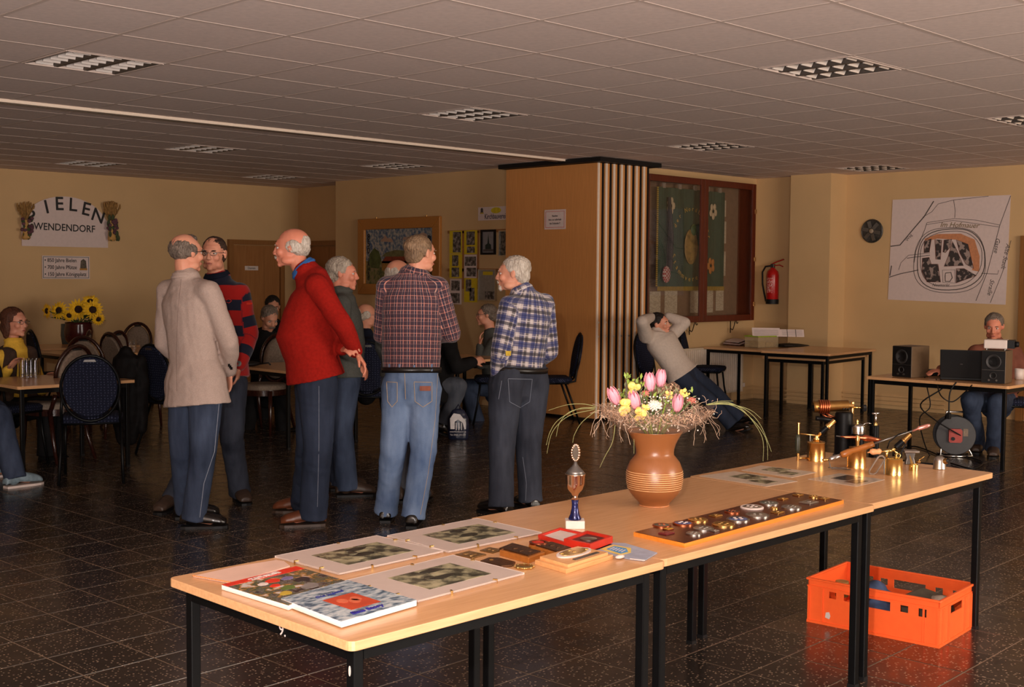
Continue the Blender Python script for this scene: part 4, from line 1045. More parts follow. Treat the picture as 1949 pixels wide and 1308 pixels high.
    for h_, k_, (hp, dn, a_) in ((hR, kR, feet[0]), (hL, kL, feet[1])):
        e_ = a_-np.array([0, 0, .045]) if ft is not None else a_
        sd2 = pside if abs(np.dot(unit(k_-h_), pside)) < .9 else fd
        ringloft(jb, [Pm*.35+h_*.65+upv*.03, h_*.85+k_*.15, h_*.5+k_*.5, k_], [.112*legr, .110*legr, .095*legr, .080*legr], [.114*legr, .112*legr, .097*legr, .082*legr], sd2, 20, True)
        ringloft(jb, [k_, k_*.5+e_*.5, e_+(k_-e_)*.10, e_], [.079*legr, .074*legr, .072*legr, .077*legr], [.081*legr, .076*legr, .076*legr, .080*legr], pside, 20, False)
        bon += [(h_-off, k_-off, .09, refs), (k_-off, e_-off, .07, refs)]
    jb.v = [tuple(V3(v)-off) for v in jb.v]
    jm = remesh(jb, vm, 3); cloth(jm, bon, .0062, 17, seed+9)
    tro = link('trousers', jm, trou, root, True)
    if belt:
        c_ = Pm+(S-Pm)*.10+bend*.3+fd*belly*.5*.23; bb = MB()
        a_, b_ = float(np.interp(.10, [0, .22], [hw+.075, .158]))+.0135, .1175+.0135+belly*.12
        ringsb = []
        for q, e2 in ((-.017, .0), (-.017, .006), (.017, .006), (.017, 0)): ringsb.append([c_+upv*q+pside*math.cos(x)*(a_*tr+e2)+fd*math.sin(x)*(b_*tr+e2) for x in np.linspace(0, 2*PI, 32, endpoint=False)])
        n_ = 32; bb.add([tuple(p) for r0_ in ringsb for p in r0_], [(i*n_+j, i*n_+(j+1) % n_, ((i+1) % 4)*n_+(j+1) % n_, ((i+1) % 4)*n_+j) for i in range(4) for j in range(n_)])
        obj('belt', bb, belt, root, smooth=True, off=off)
    # ---- shoes
    for hp, dn, a_ in feet:
        sb = MB(); z0_ = hp[2]; upz = np.array([0, 0, 1.]); dn_h = dn
        sdv = unit(np.cross(dn_h, upz)); upz = np.cross(sdv, dn_h)
        b0 = hp-dn_h*.012
        rws = [(0, .036, .034), (.03, .043, .056), (.09, .044, .060), (.14, .049, .050), (.20, .054, .042), (.25, .050, .034), (.280, .034, .024)]
        rings = []
        for x, wd, ht in rws:
            c_ = b0+dn_h*x; rg = []
            for j in range(16):
                an = 2*PI*j/16; yy = math.sin(an); rg.append(c_+sdv*math.cos(an)*wd+upz*(.008+ht+ht*yy if yy > -.45 else .008+ht*.55))
            rings.append(rg)
        sb.loft(rings); cap(sb, b0+dn_h*.07+upz*.06, a_+upz*.0, .043, .044)
        sb.v = [tuple(V3(v)-off) for v in sb.v]
        so_ = link('shoe', remesh(sb, .007, 2), shoe or M['blackmat'], root, True)
        sl = MB(); outl = []
        for x, wd, ht in rws: outl.append((x+.006, (wd-.003)))
        poly_ = [(x, wd) for x, wd in outl]+[(.290, 0)]+[(x, -wd) for x, wd in outl[::-1]]
        Ms_ = Matrix([[dn_h[i], sdv[i], upz[i], b0[i]] for i in range(3)]+[[0, 0, 0, 1]])
        sl.prism(poly_[::-1] if False else poly_, 0.0, .016, Ms_)
        obj('sole', sl, SOLE.get(shoe, M['blackmat']), so_, off=off)
    return dict(root=root, off=off, top=topo, trou=tro, body=body, S=S, P=Pm, fd=fd, side=side, up=upv, Mh=Mh, wr=(wrR, wrL), el=(elR, elL), sh=(shR, shL))
SOLE = {}
def hitter(o, off):
    me = o.data; co = getco(me)+off
    tree = BVHTree.FromPolygons([tuple(c) for c in co], [tuple(p.vertices) for p in me.polygons])
    def hit(x, y, lift=.002):
        d = unit(FW+((x-IMG_W/2)/FOC)*RT-((y-IMG_H/2)/FOC)*UP); h_ = tree.ray_cast(Vector(CAM), Vector(d))
        if h_[0] is None: return None
        return V3(h_[0])+V3(h_[1])*lift*(1 if np.dot(V3(h_[1]), d) < 0 else -1)
    return hit
def seam_line(P_, part, pts, mat, name='stitching', r=.0018, n=6, lift=.001):
    hit = hitter(P_[part], P_['off']); out = []
    for (x0, y0), (x1, y1) in zip(pts[:-1], pts[1:]):
        for k in range(n): 
            h_ = hit(x0+(x1-x0)*k/n, y0+(y1-y0)*k/n, lift)
            if h_ is not None: out.append(h_)
    h_ = hit(*pts[-1], lift)
    if h_ is not None: out.append(h_)
    if len(out) < 3: return
    out = [p for i, p in enumerate(out) if i == 0 or np.linalg.norm(p-out[i-1]) < .12]
    return obj(name, MB().tube(out, r, 5), mat, P_[part], off=P_['off'])
def patch(P_, part, x0, y0, x1, y1, mat, name, nx=5, ny=4, lift=.004, parent=None):
    hit = hitter(P_[part], P_['off']); g_ = []
    for j in range(ny+1):
        for i in range(nx+1):
            h_ = hit(x0+(x1-x0)*i/nx, y0+(y1-y0)*j/ny, lift)
            if h_ is None: return
            g_.append(h_)
    b = MB(); b.add(g_, [(j*(nx+1)+i, j*(nx+1)+i+1, (j+1)*(nx+1)+i+1, (j+1)*(nx+1)+i) for j in range(ny) for i in range(nx)])
    o = obj(name, b, mat, P_[part], off=P_['off']); s_ = o.modifiers.new('s', 'SOLIDIFY'); s_.thickness = .002; s_.offset = 0
    return o

blk = simple('black_cloth', (22, 21, 22), .9, var=.25, scale=12, spec=.15)
blk2 = simple('navy_cloth', (22, 26, 40), .9, var=.25, scale=12, spec=.15)
leather = simple('black_leather_shoe', (20, 16, 14), .22, spec=.6); brownl = simple('brown_leather_shoe', (92, 48, 26), .38, var=.2, scale=10); dbrown = simple('dark_brown_shoe', (58, 42, 32), .5)
sneak = simple('grey_blue_sneaker', (120, 140, 150), .6, var=.3, scale=30)
tweed = simple('light_grey_jacket_cloth', (170, 150, 140), .95, var=.10, scale=160, bump=.3, bscale=500, spec=.2)
redk = simple('red_knit', (142, 24, 16), .95, var=.14, scale=60, bump=.5, bscale=260, spec=.15)
strip = patmat('red_navy_striped_fleece', (158, 26, 22), (), ((.172, .03, .072, (26, 28, 44), 1.0),), fine=False)
fleece = simple('dark_grey_fleece', (76, 76, 72), .95, var=.12, scale=80, bump=.3, spec=.15)
plaid1 = patmat('brown_check_shirt', (62, 54, 70), ((.0500, 0, .0250, (96, 62, 62), .55), (.0500, .004, .0042, (222, 150, 132), .95), (.0500, .022, .0034, (222, 170, 150), .75)),
                ((.046, 0, .020, (44, 40, 58), .5), (.046, .006, .0028, (214, 140, 124), .7), (.046, .026, .0018, (170, 130, 130), .5)))
plaid2 = patmat('blue_white_check_flannel', (196, 184, 184), ((.092, 0, .034, (38, 54, 116), .72), (.092, .050, .020, (30, 30, 42), .70), (.092, .018, .004, (226, 216, 214), .8), (.092, .072, .004, (38, 44, 80), .8)),
                ((.092, .0, .034, (36, 52, 114), .70), (.092, .050, .020, (28, 28, 40), .72), (.092, .018, .004, (226, 216, 214), .8), (.092, .074, .004, (38, 44, 80), .8)))
jd = denim('denim_mid_blue', (38, 46, 64), (76, 88, 112)); jn = denim('denim_dark_navy', (30, 37, 52), (54, 63, 84)); jl = denim('denim_light_blue', (62, 84, 122), (128, 148, 178), .7)
jk = denim('denim_charcoal', (28, 30, 40), (66, 70, 82), .7); jg = denim('denim_grey', (62, 66, 76), (104, 108, 118))
sweatg = simple('grey_sweatshirt', (190, 174, 162), .95, var=.06, scale=50, bump=.2, spec=.15)
yellow = simple('yellow_knit', (224, 178, 66), .95, var=.08, scale=60, bump=.3, spec=.15)
vestb = simple('brown_vest', (60, 40, 28), .9, var=.25)
bluecol = simple('blue_collar_cloth', (36, 92, 158), .8); ltblue = simple('light_blue_shirt', (120, 142, 180), .8)
beltb = simple('black_leather_belt', (24, 20, 18), .35); stitch = simple('denim_stitching', (176, 150, 110), .8); stitch2 = simple('pale_stitching', (116, 122, 136), .8)
SOLE = {sneak: M['white'], brownl: dbrown}
Z = .0
PP = {}
PP['jacket'] = person('man with back turned in light grey jacket and blue jeans', 7.45, (355, 482, 0), (.66, .75), top=tweed, trou=jd, shoe=leather, hair='crownbald', hairc='grey', glasses='dark', seed=3,
    sh=((397, 556, -.12), (321, 555, .12)), el=((436, 650, -.06), (312, 652, .20)), wr=((437, 704, .12), (352, 690, .34)), hip=((392, 722, -.06), (352, 722, .07)), kn=((387, 862, -.05), (350, 862, .07)),
    ft=(((346, 1006), (420, 1004)), ((335, 988), (395, 985))), hem=-.16, hemlen=.07, flare=.02, tr=1.05, armr=1.08, voxel=.006, handd=((-.1, .3, -1), None), collar=tweed, colt=.46, fold=.005, legr=1.02)
PP['young'] = person('young man with glasses in red and navy striped fleece, facing the camera', 8.14, (407, 484, 0), (-.10, -1), top=strip, trou=jk, shoe=dbrown, hair='short', hairc='brown', glasses='steel', seed=4, skinm=SK,
    sh=((382, 560, .05), (454, 560, .02)), el=((362, 640, .05), (474, 636, .04)), wr=((385, 700, -.06), (457, 692, -.10)), hip=((402, 718, 0), (441, 718, 0)), kn=((388, 832, 0), (441, 832, -.02)),
    ft=(((336, 966), (312, 976)), ((452, 950), (478, 970))), hem=0, tr=1.05, armr=1.15, voxel=.006, collar=blk2, handd=(None, (-.2, .1, -1)), handn=(None, (-1, 0, 0)), seam=(0, -1), fold=.005)
PP['red'] = person('tall balding man in a red sweater, hands clasped behind his back', 7.50, (556, 472, 0), (-1, .05), pitch=-.05, top=redk, trou=jn, shoe=brownl, hair='ring', hairc='white', moustache='silver', seed=5, skinm=SK2,
    sh=((594, 541, .17), (604, 545, -.17)), el=((648, 625, .20), (654, 622, -.24)), wr=((652, 664, -.08), (676, 668, -.14)), hip=((600, 722, .09), (603, 722, -.09)), kn=((592, 848, .09), (606, 850, -.09)),
    ft=(((598, 976), (540, 975)), ((617, 1000), (532, 1003))), hem=-.0, belly=.10, tr=1.10, armr=1.10, legr=1.14, voxel=.006, collar=bluecol,
    handd=((.45, -.8, .05), (.5, -.1, -.75)), handn=((.6, 0, -.8), (-.7, -.2, -.6)), thumb=((0, 0, 1), (0, -1, .3)), curl=(.75, .55), hs=1.02)
PP['fleece'] = person('grey-haired man in dark grey fleece, standing behind the red sweater', 8.55, (651, 522, 0), (1, .05), top=fleece, trou=jd, shoe=dbrown, hair='full', hairc='silver', seed=6, skinm=SK2,
    sh=((650, 580, -.16), (652, 578, .16)), el=((645, 655, -.20), (646, 655, .20)), wr=((678, 690, -.10), (680, 690, .10)), hip=((656, 716, -.09), (656, 716, .09)), kn=((650, 822, -.08), (646, 820, .10)),
    ft=(((642, 946), (695, 944)), ((628, 934), (680, 930))), hem=-.02, belly=.03, voxel=.007, collar=fleece, legr=1.02)
PP['plaid'] = person('man with back turned in brown checked shirt, black belt and faded jeans', 7.58, (800, 483, 0), (.70, .70), top=plaid1, trou=jl, shoe=leather, hair='short', hairc='fair', seed=7,
    sh=((833, 548, .0), (737, 547, .02)), el=((859, 636, .04), (727, 638, .10)), wr=((822, 640, .22), (808, 628, .20)), hip=((806, 722, 0), (760, 722, .0)), kn=((806, 860, -.02), (748, 862, .0)),
    ft=(((783, 1007), (800, 978)), ((733, 996), (742, 968))), hem=.1, tr=1.08, armr=1.06, legr=1.02, voxel=.006, collar=plaid1, belt=beltb, handd=((-1, .2, .2), (.9, -.2, .25)), handn=((0, -1, 0), (.3, -.6, 0)), thumb=(None, (0, 0, 1)), seam=(0, -1), fold=.006)
PP['hidden'] = person('white-haired man in grey vest, mostly hidden by the brown checked shirt', 8.65, (759, 526, 0), (.55, .8), top=fleece, trou=jg, shoe=dbrown, hair='ring', hairc='white', seed=8,
    sh=((806, 588, 0), (736, 588, 0)), el=((815, 660, 0), (728, 660, 0)), wr=((800, 705, .15), (745, 705, .15)), hip=((790, 715, 0), (752, 715, 0)), kn=((792, 830, 0), (755, 830, 0)),
    ft=(((795, 962), (815, 948)), ((757, 958), (760, 940))), hem=-.02, voxel=.009, collar=ltblue)
PP['blue'] = person('white-bearded man in blue and white checked flannel shirt, hand in pocket', 8.03, (977, 522, 0), (-1, .12), top=plaid2, trou=jk, shoe=leather, hair='full', hairc='white', beard='white', moustache='silver', seed=9,
    sh=((1034, 580, .10), (972, 584, -.13)), el=((1046, 668, .10), (952, 668, -.16)), wr=((1010, 700, .26), (946, 712, -.10)), hip=((1012, 716, .07), (964, 716, -.08)), kn=((1006, 848, .07), (955, 848, -.06)),
    ft=(((1018, 974), (985, 960)), ((968, 984), (930, 976))), hem=.1, belly=.06, tr=1.08, armr=1.12, legr=1.10, voxel=.006, collar=plaid2, belt=beltb, handd=(None, (-.1, .1, -1)), seam=(.2, -1), fold=.006, cuff=.98)
# details on clothes
pl = PP['plaid']
for x0, x1 in ((736, 756), (788, 822)):
    seam_line(pl, 'trou', [(x0, 728), (x0+2, 764), ((x0+x1)/2, 775), (x1, 764), (x1, 728), (x0, 727)], stitch)
patch(pl, 'trou', 799, 735, 819, 744, simple('leather_patch', (128, 62, 36), .6), 'leather_patch')
for x in (742, 760, 787, 818, 832): patch(pl, 'trou', x, 694, x+3, 707, jl, 'belt_loop', 1, 3, .012)
seam_line(pl, 'trou', [(770, 705), (772, 760)], stitch); seam_line(pl, 'trou', [(833, 712), (828, 800), (815, 900), (800, 980)], stitch, r=.0012)
bl_ = PP['blue']
seam_line(bl_, 'trou', [(967, 722), (970, 765), (990, 776), (1008, 765), (1013, 722), (967, 721)], stitch2); seam_line(bl_, 'trou', [(955, 725), (949, 760)], stitch2)
seam_line(bl_, 'trou', [(995, 870), (1002, 920), (1000, 960)], stitch2, r=.0012)
patch(bl_, 'top', 962, 668, 972, 677, simple('yellow_smudge', (210, 176, 60), .8), 'yellow_patch', 3, 3, .003)
jk_ = PP['jacket']
seam_line(jk_, 'trou', [(418, 755), (408, 860), (388, 920), (380, 985)], stitch2, r=.0025)
seam_line(jk_, 'trou', [(362, 752), (372, 762), (400, 754)], stitch)
seam_line(jk_, 'top', [(345, 532), (338, 600), (336, 680), (337, 745)], simple('jacket_seam', (120, 100, 92), .9), 'centre_seam', .0014)
for k in range(3): patch(jk_, 'top', 434+2*k, 692+3*k, 438+2*k, 697+3*k, M['blackmat'], 'sleeve_button', 1, 1, .004)
yg = PP['young']
seam_line(yg, 'top', [(413, 553), (416, 600), (417, 640)], M['blackmat'], 'zip', .003)
seam_line(yg, 'top', [(430, 572), (435, 569), (441, 573), (436, 577), (430, 575)], M['redbox'], 'chest_emblem', .002); patch(yg, 'top', 469, 576, 479, 580, M['redbox'], 'sleeve_tab', 2, 1, .003)
w = yg['wr'][1]; d = unit(yg['wr'][1]-yg['el'][1]); Mw = frame(w, RT, np.cross(-d, RT))
obj('wristwatch', MB().lathe([(0, 0), (.019, 0), (.019, .010), (0, .010)], n=16, Mx=frame(w-FW*.036, RT, UP)), M['steel'], yg['root'], off=yg['off'])
rd = PP['red']
seam_line(rd, 'trou', [(607, 735), (607, 850), (604, 965)], stitch2, r=.0015); seam_line(rd, 'trou', [(583, 706), (590, 725), (600, 722), (606, 706)], stitch2)
lw = rd['wr'][1]
# seated people
PP['woman'] = person('woman with long brown hair and glasses in yellow sweater and brown vest', 10.4, (28, 614, 0), (.85, -.35), top=yellow, trou=blk, shoe=blk, hair='long', hairc='redbrown', glasses='steel', seed=11, hs=1.06,
    sh=((2, 680, -.12), (55, 676, .12)), el=((-14, 742, -.20), (80, 742, .05)), wr=((16, 704, -.28), (92, 722, -.10)), hip=((5, 782, -.08), (35, 780, .08)), kn=((90, 775, -.25), (110, 772, -.05)),
    ank=((88, 868, -.25), (108, 862, -.05)), toe=((102, 870, -.3), (120, 864, -.1)), hem=-.02, voxel=.009, collar=yellow, neckr=.046, armr=.95, tr=.95, handn=((0, 0, -1), (0, 0, -1)), curl=(.3, .3))
w_ = PP['woman']
def vest(P_, mat):
    b = MB(); S, Pm, sd, fd, up = P_['S'], P_['P'], P_['side'], P_['fd'], P_['up']
    for s_ in (-1, 1):
        ringloft(b, [Pm+sd*s_*.085+(S-Pm)*t_+fd*.055 for t_ in (.05, .3, .6, .85, 1.04)], [.085, .080, .078, .070, .045], [.105, .105, .108, .100, .09], sd, 18)
    b.v = [tuple(V3(v)-P_['off']) for v in b.v]; return link('vest', remesh(b, .010, 2), mat, P_['root'], True)
def vest2(P_, mat):
    """open vest: two panels at the sides of the chest and one at the back"""
    b = MB(); S, Pm, sd, fd, up = P_['S'], P_['P'], P_['side'], P_['fd'], P_['up']
    for s_ in (-1, 1):
        for t0, t1 in ((0.0, 1.0),):
            ringloft(b, [Pm+sd*s_*(.135-.03*t_)+(S-Pm)*t_+fd*.030 for t_ in (.02, .3, .6, .85, 1.08)], [.064, .064, .068, .064, .050], [.130, .136, .136, .128, .105], sd, 14)
    ringloft(b, [Pm+(S-Pm)*t_-fd*.05 for t_ in (.02, .4, .8, 1.04)], [.17, .175, .185, .15], [.105, .105, .10, .08], sd, 20)
    b.v = [tuple(V3(v)-P_['off']) for v in b.v]; return link('vest', remesh(b, .010, 2), mat, P_['root'], True)
vest2(w_, vestb)
PP['edge'] = person('seated person in blue jeans and grey sneakers, cut off by the left picture edge', 8.95, (-150, 600, 0), (1, .2), top=blk, trou=jd, shoe=sneak, hair='short', hairc='brown', seed=12,
    sh=((-150, 672, -.16), (-146, 670, .16)), el=((-140, 745, -.2), (-135, 742, .2)), wr=((-85, 755, -.18), (-85, 750, .18)), hip=((-120, 790, -.09), (-118, 788, .09)), kn=((0, 792, -.06), (-8, 782, .14)),
    ft=(((12, 930), (70, 922)), ((-40, 912), (10, 906))), hem=-.02, voxel=.010, legr=1.05)
PP['moust'] = person('moustached man in black looking down at the table', 12.7, (513, 606, 0), (.55, -.8), pitch=-.45, top=blk, trou=blk, shoe=leather, hair='full', hairc='grey', moustache='grey', seed=13, skinm=SK3, hs=1.06,
    sh=((478, 655, 0), (540, 658, .05)), el=((470, 700, -.15), (552, 700, -.10)), wr=((500, 690, -.35), (528, 688, -.35)), hip=((492, 745, 0), (524, 745, 0)), kn=((480, 748, -.45), (535, 750, -.45)),
    ank=((470, 832, -.5), (540, 825, -.55)), toe=((472, 838, -.7), (555, 812, -.62)), hem=-.02, voxel=.010, armr=1.1)
PP['darkhair'] = person('dark-haired person in black, half hidden behind the moustached man', 13.5, (519, 584, 0), (.3, -.9), pitch=-.2, top=blk, trou=blk, shoe=leather, hair='full', hairc='dark', seed=14, skinm=SK3,
    sh=((494, 636, 0), (548, 634, .05)), el=((485, 690, -.1), (556, 690, -.1)), wr=((510, 690, -.3), (538, 690, -.3)), hip=((505, 735, 0), (535, 735, 0)), kn=((500, 740, -.4), (535, 740, -.4)),
    ank=((500, 820, -.4), (535, 820, -.4)), toe=((500, 828, -.6), (535, 828, -.6)), hem=-.02, voxel=.011)
PP['bald'] = person('seated balding man with glasses in navy, between the two standing groups', 12.0, (698, 601, 0), (.95, .35), top=blk2, trou=blk, shoe=leather, hair='ring', hairc='white', glasses='steel', seed=15,
    sh=((702, 656, -.14), (690, 652, .14)), el=((712, 705, -.18), (700, 700, .2)), wr=((745, 700, -.2), (740, 698, .1)), hip=((700, 738, -.08), (694, 738, .08)), kn=((765, 735, -.1), (760, 733, .1)),
    ank=((765, 812, -.1), (760, 808, .1)), toe=((780, 818, -.1), (775, 812, .1)), hem=-.02, voxel=.010)
PP['chin'] = person('seated grey-haired man with glasses resting his chin on his hand', 13.15, (926, 600, 0), (-1, -.05), top=fleece, trou=jd, shoe=leather, hair='full', hairc='grey', glasses='steel', seed=16,
    sh=((934, 652, .14), (940, 655, -.14)), el=((905, 692, .18), (915, 694, -.14)), wr=((912, 690, -.05), (913, 660, -.12)), hip=((938, 738, .08), (942, 738, -.08)), kn=((885, 735, .12), (888, 737, -.08)),
    ank=((905, 812, .1), (915, 818, -.1)), toe=((888, 816, .1), (898, 822, -.1)), hem=-.02, voxel=.009, handd=(None, (.02, 0, 1)), handn=(None, (1, 0, 0)), curl=(.3, .5))
PP['back'] = person('seated person in a black jacket and grey jeans, head hidden behind the brown checked shirt', 11.9, (822, 602, 0), (1, -.1), top=blk, trou=jg, shoe=leather, hair='short', hairc='dark', seed=17,
    sh=((852, 655, -.17), (846, 650, .17)), el=((870, 700, -.22), (864, 698, .22)), wr=((900, 690, -.10), (898, 688, .1)), hip=((835, 738, -.09), (832, 738, .09)), kn=((874, 735, -.12), (870, 733, .12)),
    ank=((846, 808, -.1), (842, 806, .12)), toe=((862, 814, -.1), (858, 812, .12)), hem=-.05, hemlen=.1, voxel=.010, armr=1.2, tr=1.08)
PP['lean'] = person('young man in grey sweatshirt reclining with both hands behind his head', 12.5, (1255, 617, 0), (.85, -.45), pitch=.12, roll=-.15, top=sweatg, trou=jn, shoe=leather, hair='full', hairc='dark', seed=18,
    sh=((1230, 640, -.12), (1275, 640, .12)), el=((1222, 612, -.34), (1303, 615, .10)), wr=((1240, 604, -.02), (1272, 603, .14)), hip=((1289, 714, -.08), (1304, 706, .08)), kn=((1350, 762, -.12), (1362, 748, .10)),
    ank=((1393, 810, -.12), (1408, 797, .10)), toe=((1414, 803, -.2), (1424, 790, 0)), hem=-.04, voxel=.008, armr=1.12, tr=1.08, legr=.92, handd=((.6, .3, .05), (-.6, .3, 0)), collar=sweatg, curl=(.6, .6))
PP['laptop'] = person('man in rust and grey pullover working at the laptop table', 10.95, (1892, 622, 0), (-.45, -.9), pitch=-.2, top=simple('rust_grey_pullover', (116, 70, 56), .95, var=.3, scale=7, spec=.15), trou=jd, shoe=dbrown, hair='full', hairc='grey', seed=19, skinm=SK2,
    sh=((1858, 672, -.02), (1930, 672, .05)), el=((1836, 716, -.20), (1950, 730, -.05)), wr=((1792, 704, -.46), (1905, 745, -.30)), hip=((1880, 762, .05), (1912, 764, .05)), kn=((1846, 762, -.42), (1898, 766, -.42)),
    ft=(((1862, 858), (1850, 874)), ((1892, 866), (1886, 884))), hem=-.02, voxel=.009, armr=1.1, tr=1.05, handd=((-.8, -.4, -.1), (-.5, -.3, -.4)), handn=((0, 0, -1), (0, 0, -1)), curl=(.35, .3))
# ================================================================ FURNITURE
def table(label, x0, y0, lx, ly, zt, group=None, rz=0, topmat=None, legs=True):
    t = thing('table', label, 'table', (x0, y0, 0), rz, group)
    r = .02; n = 5; pl_ = []
    for cx_, cy_, a0 in ((lx-r, r, -90), (lx-r, ly-r, 0), (r, ly-r, 90), (r, r, 180)):
        for k in range(n): an = math.radians(a0+90*k/(n-1)); pl_.append((cx_+r*math.cos(an), cy_+r*math.sin(an)))
    tb_ = MB().prism(pl_, zt-.024, zt); tb_.m = [1 if k_ >= 2 else 0 for k_ in range(len(tb_.m))]; obj('tabletop', tb_, [topmat or M['beech'], M['beech_edge']], t, bevel=.002)
    e = .035; q = .03
    b = MB()
    for y in (e, ly-e-q): b.box(e+q, y, zt-.062, lx-e-q, y+q, zt-.024)
    for x in (e, lx-e-q): b.box(x, e+q, zt-.062, x+q, ly-e-q, zt-.024)
    obj('frame', b, M['black'], t)
    for x in (e, lx-e-q):
        for y in (e, ly-e-q): 
            lg = obj('leg', MB().box(x, y, .012, x+q, y+q, zt-.024), M['black'], t, bevel=.003)
            obj('foot_cap', MB().box(x-.001, y-.001, 0, x+q+.001, y+q+.001, .014), M['blackmat'], lg)
    return t
GT = 'exhibition tables in the foreground'
TZ = .702
T1 = table('nearest beech-topped exhibition table carrying the books and framed photographs', 1.715, 2.235, 1.19, .84, TZ, GT)
T2 = table('middle beech-topped exhibition table carrying the flower vase', 2.908, 2.25, 1.30, .86, TZ, GT)
T3 = table('far beech-topped exhibition table carrying the brass blowlamps', 4.212, 2.27, 1.09, .86, TZ, GT)
text('9.', .045, frame((1.749, 2.262+.30, TZ-.048), (0, -1, 0), (0, 0, 1)), M['white'], T1, off=(1.715, 2.235, 0))
obj('white_sticker', MB().prism([(.004*math.cos(a)+.0, .013*math.sin(a)) for a in np.linspace(0, 2*PI, 10, endpoint=False)], 0, .001, frame((.0345, .050, .615), (0, -1, 0), (0, 0, 1))), M['white'], T1)

def sh_(p, z): return px(p[0], p[1], z)
GL = 'tables in the seating area'
table('dining table at the left picture edge with a cluster of glasses', 3.80, 9.0, .95, .90, .70, GL)
table('dining table behind the blue chairs with a row of tall glasses', 5.62, 12.0, 1.3, .85, .70, GL)
table('dining table between the striped fleece and the red sweater', 6.16, 8.95, .85, .95, .70, GL)
table('dining table beside the man resting his chin on his hand', 8.17, 8.93, .80, .75, .70, GL)
fp = px(150, 657, .70)
table('dining table carrying the sunflower pot', fp[0]-.7, fp[1]-.45, 1.25, .85, .70, GL)
table('laptop table with the loudspeakers at the right', 9.68, 4.05, .80, 1.26, .70, GL, rz=0)
Ta = table('wall table under the display case with the clear box', 12.02, 7.62, .75, 1.13, .71, GL)
Tb = table('upper of two nested tables in the right corner', 11.55, 6.75, 1.25, .82, .745, GL, rz=math.radians(6))
Tc = table('lower of two nested tables in the right corner', 11.68, 6.88, 1.18, .76, .675, GL, rz=math.radians(6))

# ---- chairs
def blue_chair():
    t = thing('banquet_chair', '', 'chair', (0, 0, 0)); r = .011
    # oval back, leaning backwards (chair faces +y)
    def bk(x, z): return (x, -.20-(z-.45)*.17, z)
    oval = [bk(.205*math.cos(a), .705+.245*math.sin(a)) for a in np.linspace(0, 2*PI, 28, endpoint=False)]
    obj('back_frame', MB().tube(oval, r, 8, True), M['black'], t, smooth=True)
    b = MB(); rings = []
    for k, (d, s_) in enumerate(((-.022, .90), (-.024, .97), (.0, 1.0), (.02, .96), (.026, .8), (.028, .4))):
        rings.append([tuple(V3(bk(.192*s_*math.cos(a), .715+.227*s_*math.sin(a)))+np.array([0, d, 0])) for a in np.linspace(0, 2*PI, 28, endpoint=False)])
    b.loft(rings); obj('backrest', b, M['fabric'], t, smooth=True)
    obj('handle_slot', MB().prism([(-.045, .905), (.045, .905), (.035, .922), (-.035, .922)], 0, .003, Matrix(((1, 0, 0, 0), (0, -.17, -1, -.20+.17*.45-.022), (0, 1, 0, 0), (0, 0, 0, 1)))), M['steel'], t)
    b = MB()
    for s_ in (-1, 1):
        b.tube([bk(s_*.195, .66), bk(s_*.205, .55), (s_*.205, -.205, .46), (s_*.205, -.12, .44), (s_*.20, .0, .435)], r, 8)
    b.tube([(s2*.20, .20, .432) for s2 in (-1, 1)], r, 8); b.tube([(-.20, -.13, .435), (.20, -.13, .435)], r, 8); b.tube([(-.2, 0, .435), (-.2, .2, .432)], r, 6); b.tube([(.2, 0, .435), (.2, .2, .432)], r, 6)
    obj('seat_frame', b, M['black'], t, smooth=True)
    for s_ in (-1, 1):
        obj('leg', MB().tube([(s_*.205, -.10, .44), (s_*.215, -.17, .25), (s_*.225, -.26, .0)], r, 8), M['black'], t, smooth=True)
        obj('leg', MB().tube([(s_*.20, .18, .43), (s_*.205, .20, .25), (s_*.21, .25, .0)], r, 8), M['black'], t, smooth=True)
    b = MB(); o_ = [(-.20, -.17), (.20, -.17), (.215, .0), (.215, .17), (.18, .225), (0, .235), (-.18, .225), (-.215, .17), (-.215, .0)]
    rings = [[(x*s_, y*s_, z) for x, y in o_] for z, s_ in ((.44, .94), (.445, 1.0), (.475, 1.02), (.492, .95), (.498, .7))]
    b.loft(rings); obj('seat', b, M['fabric'], t, smooth=True)
    return t
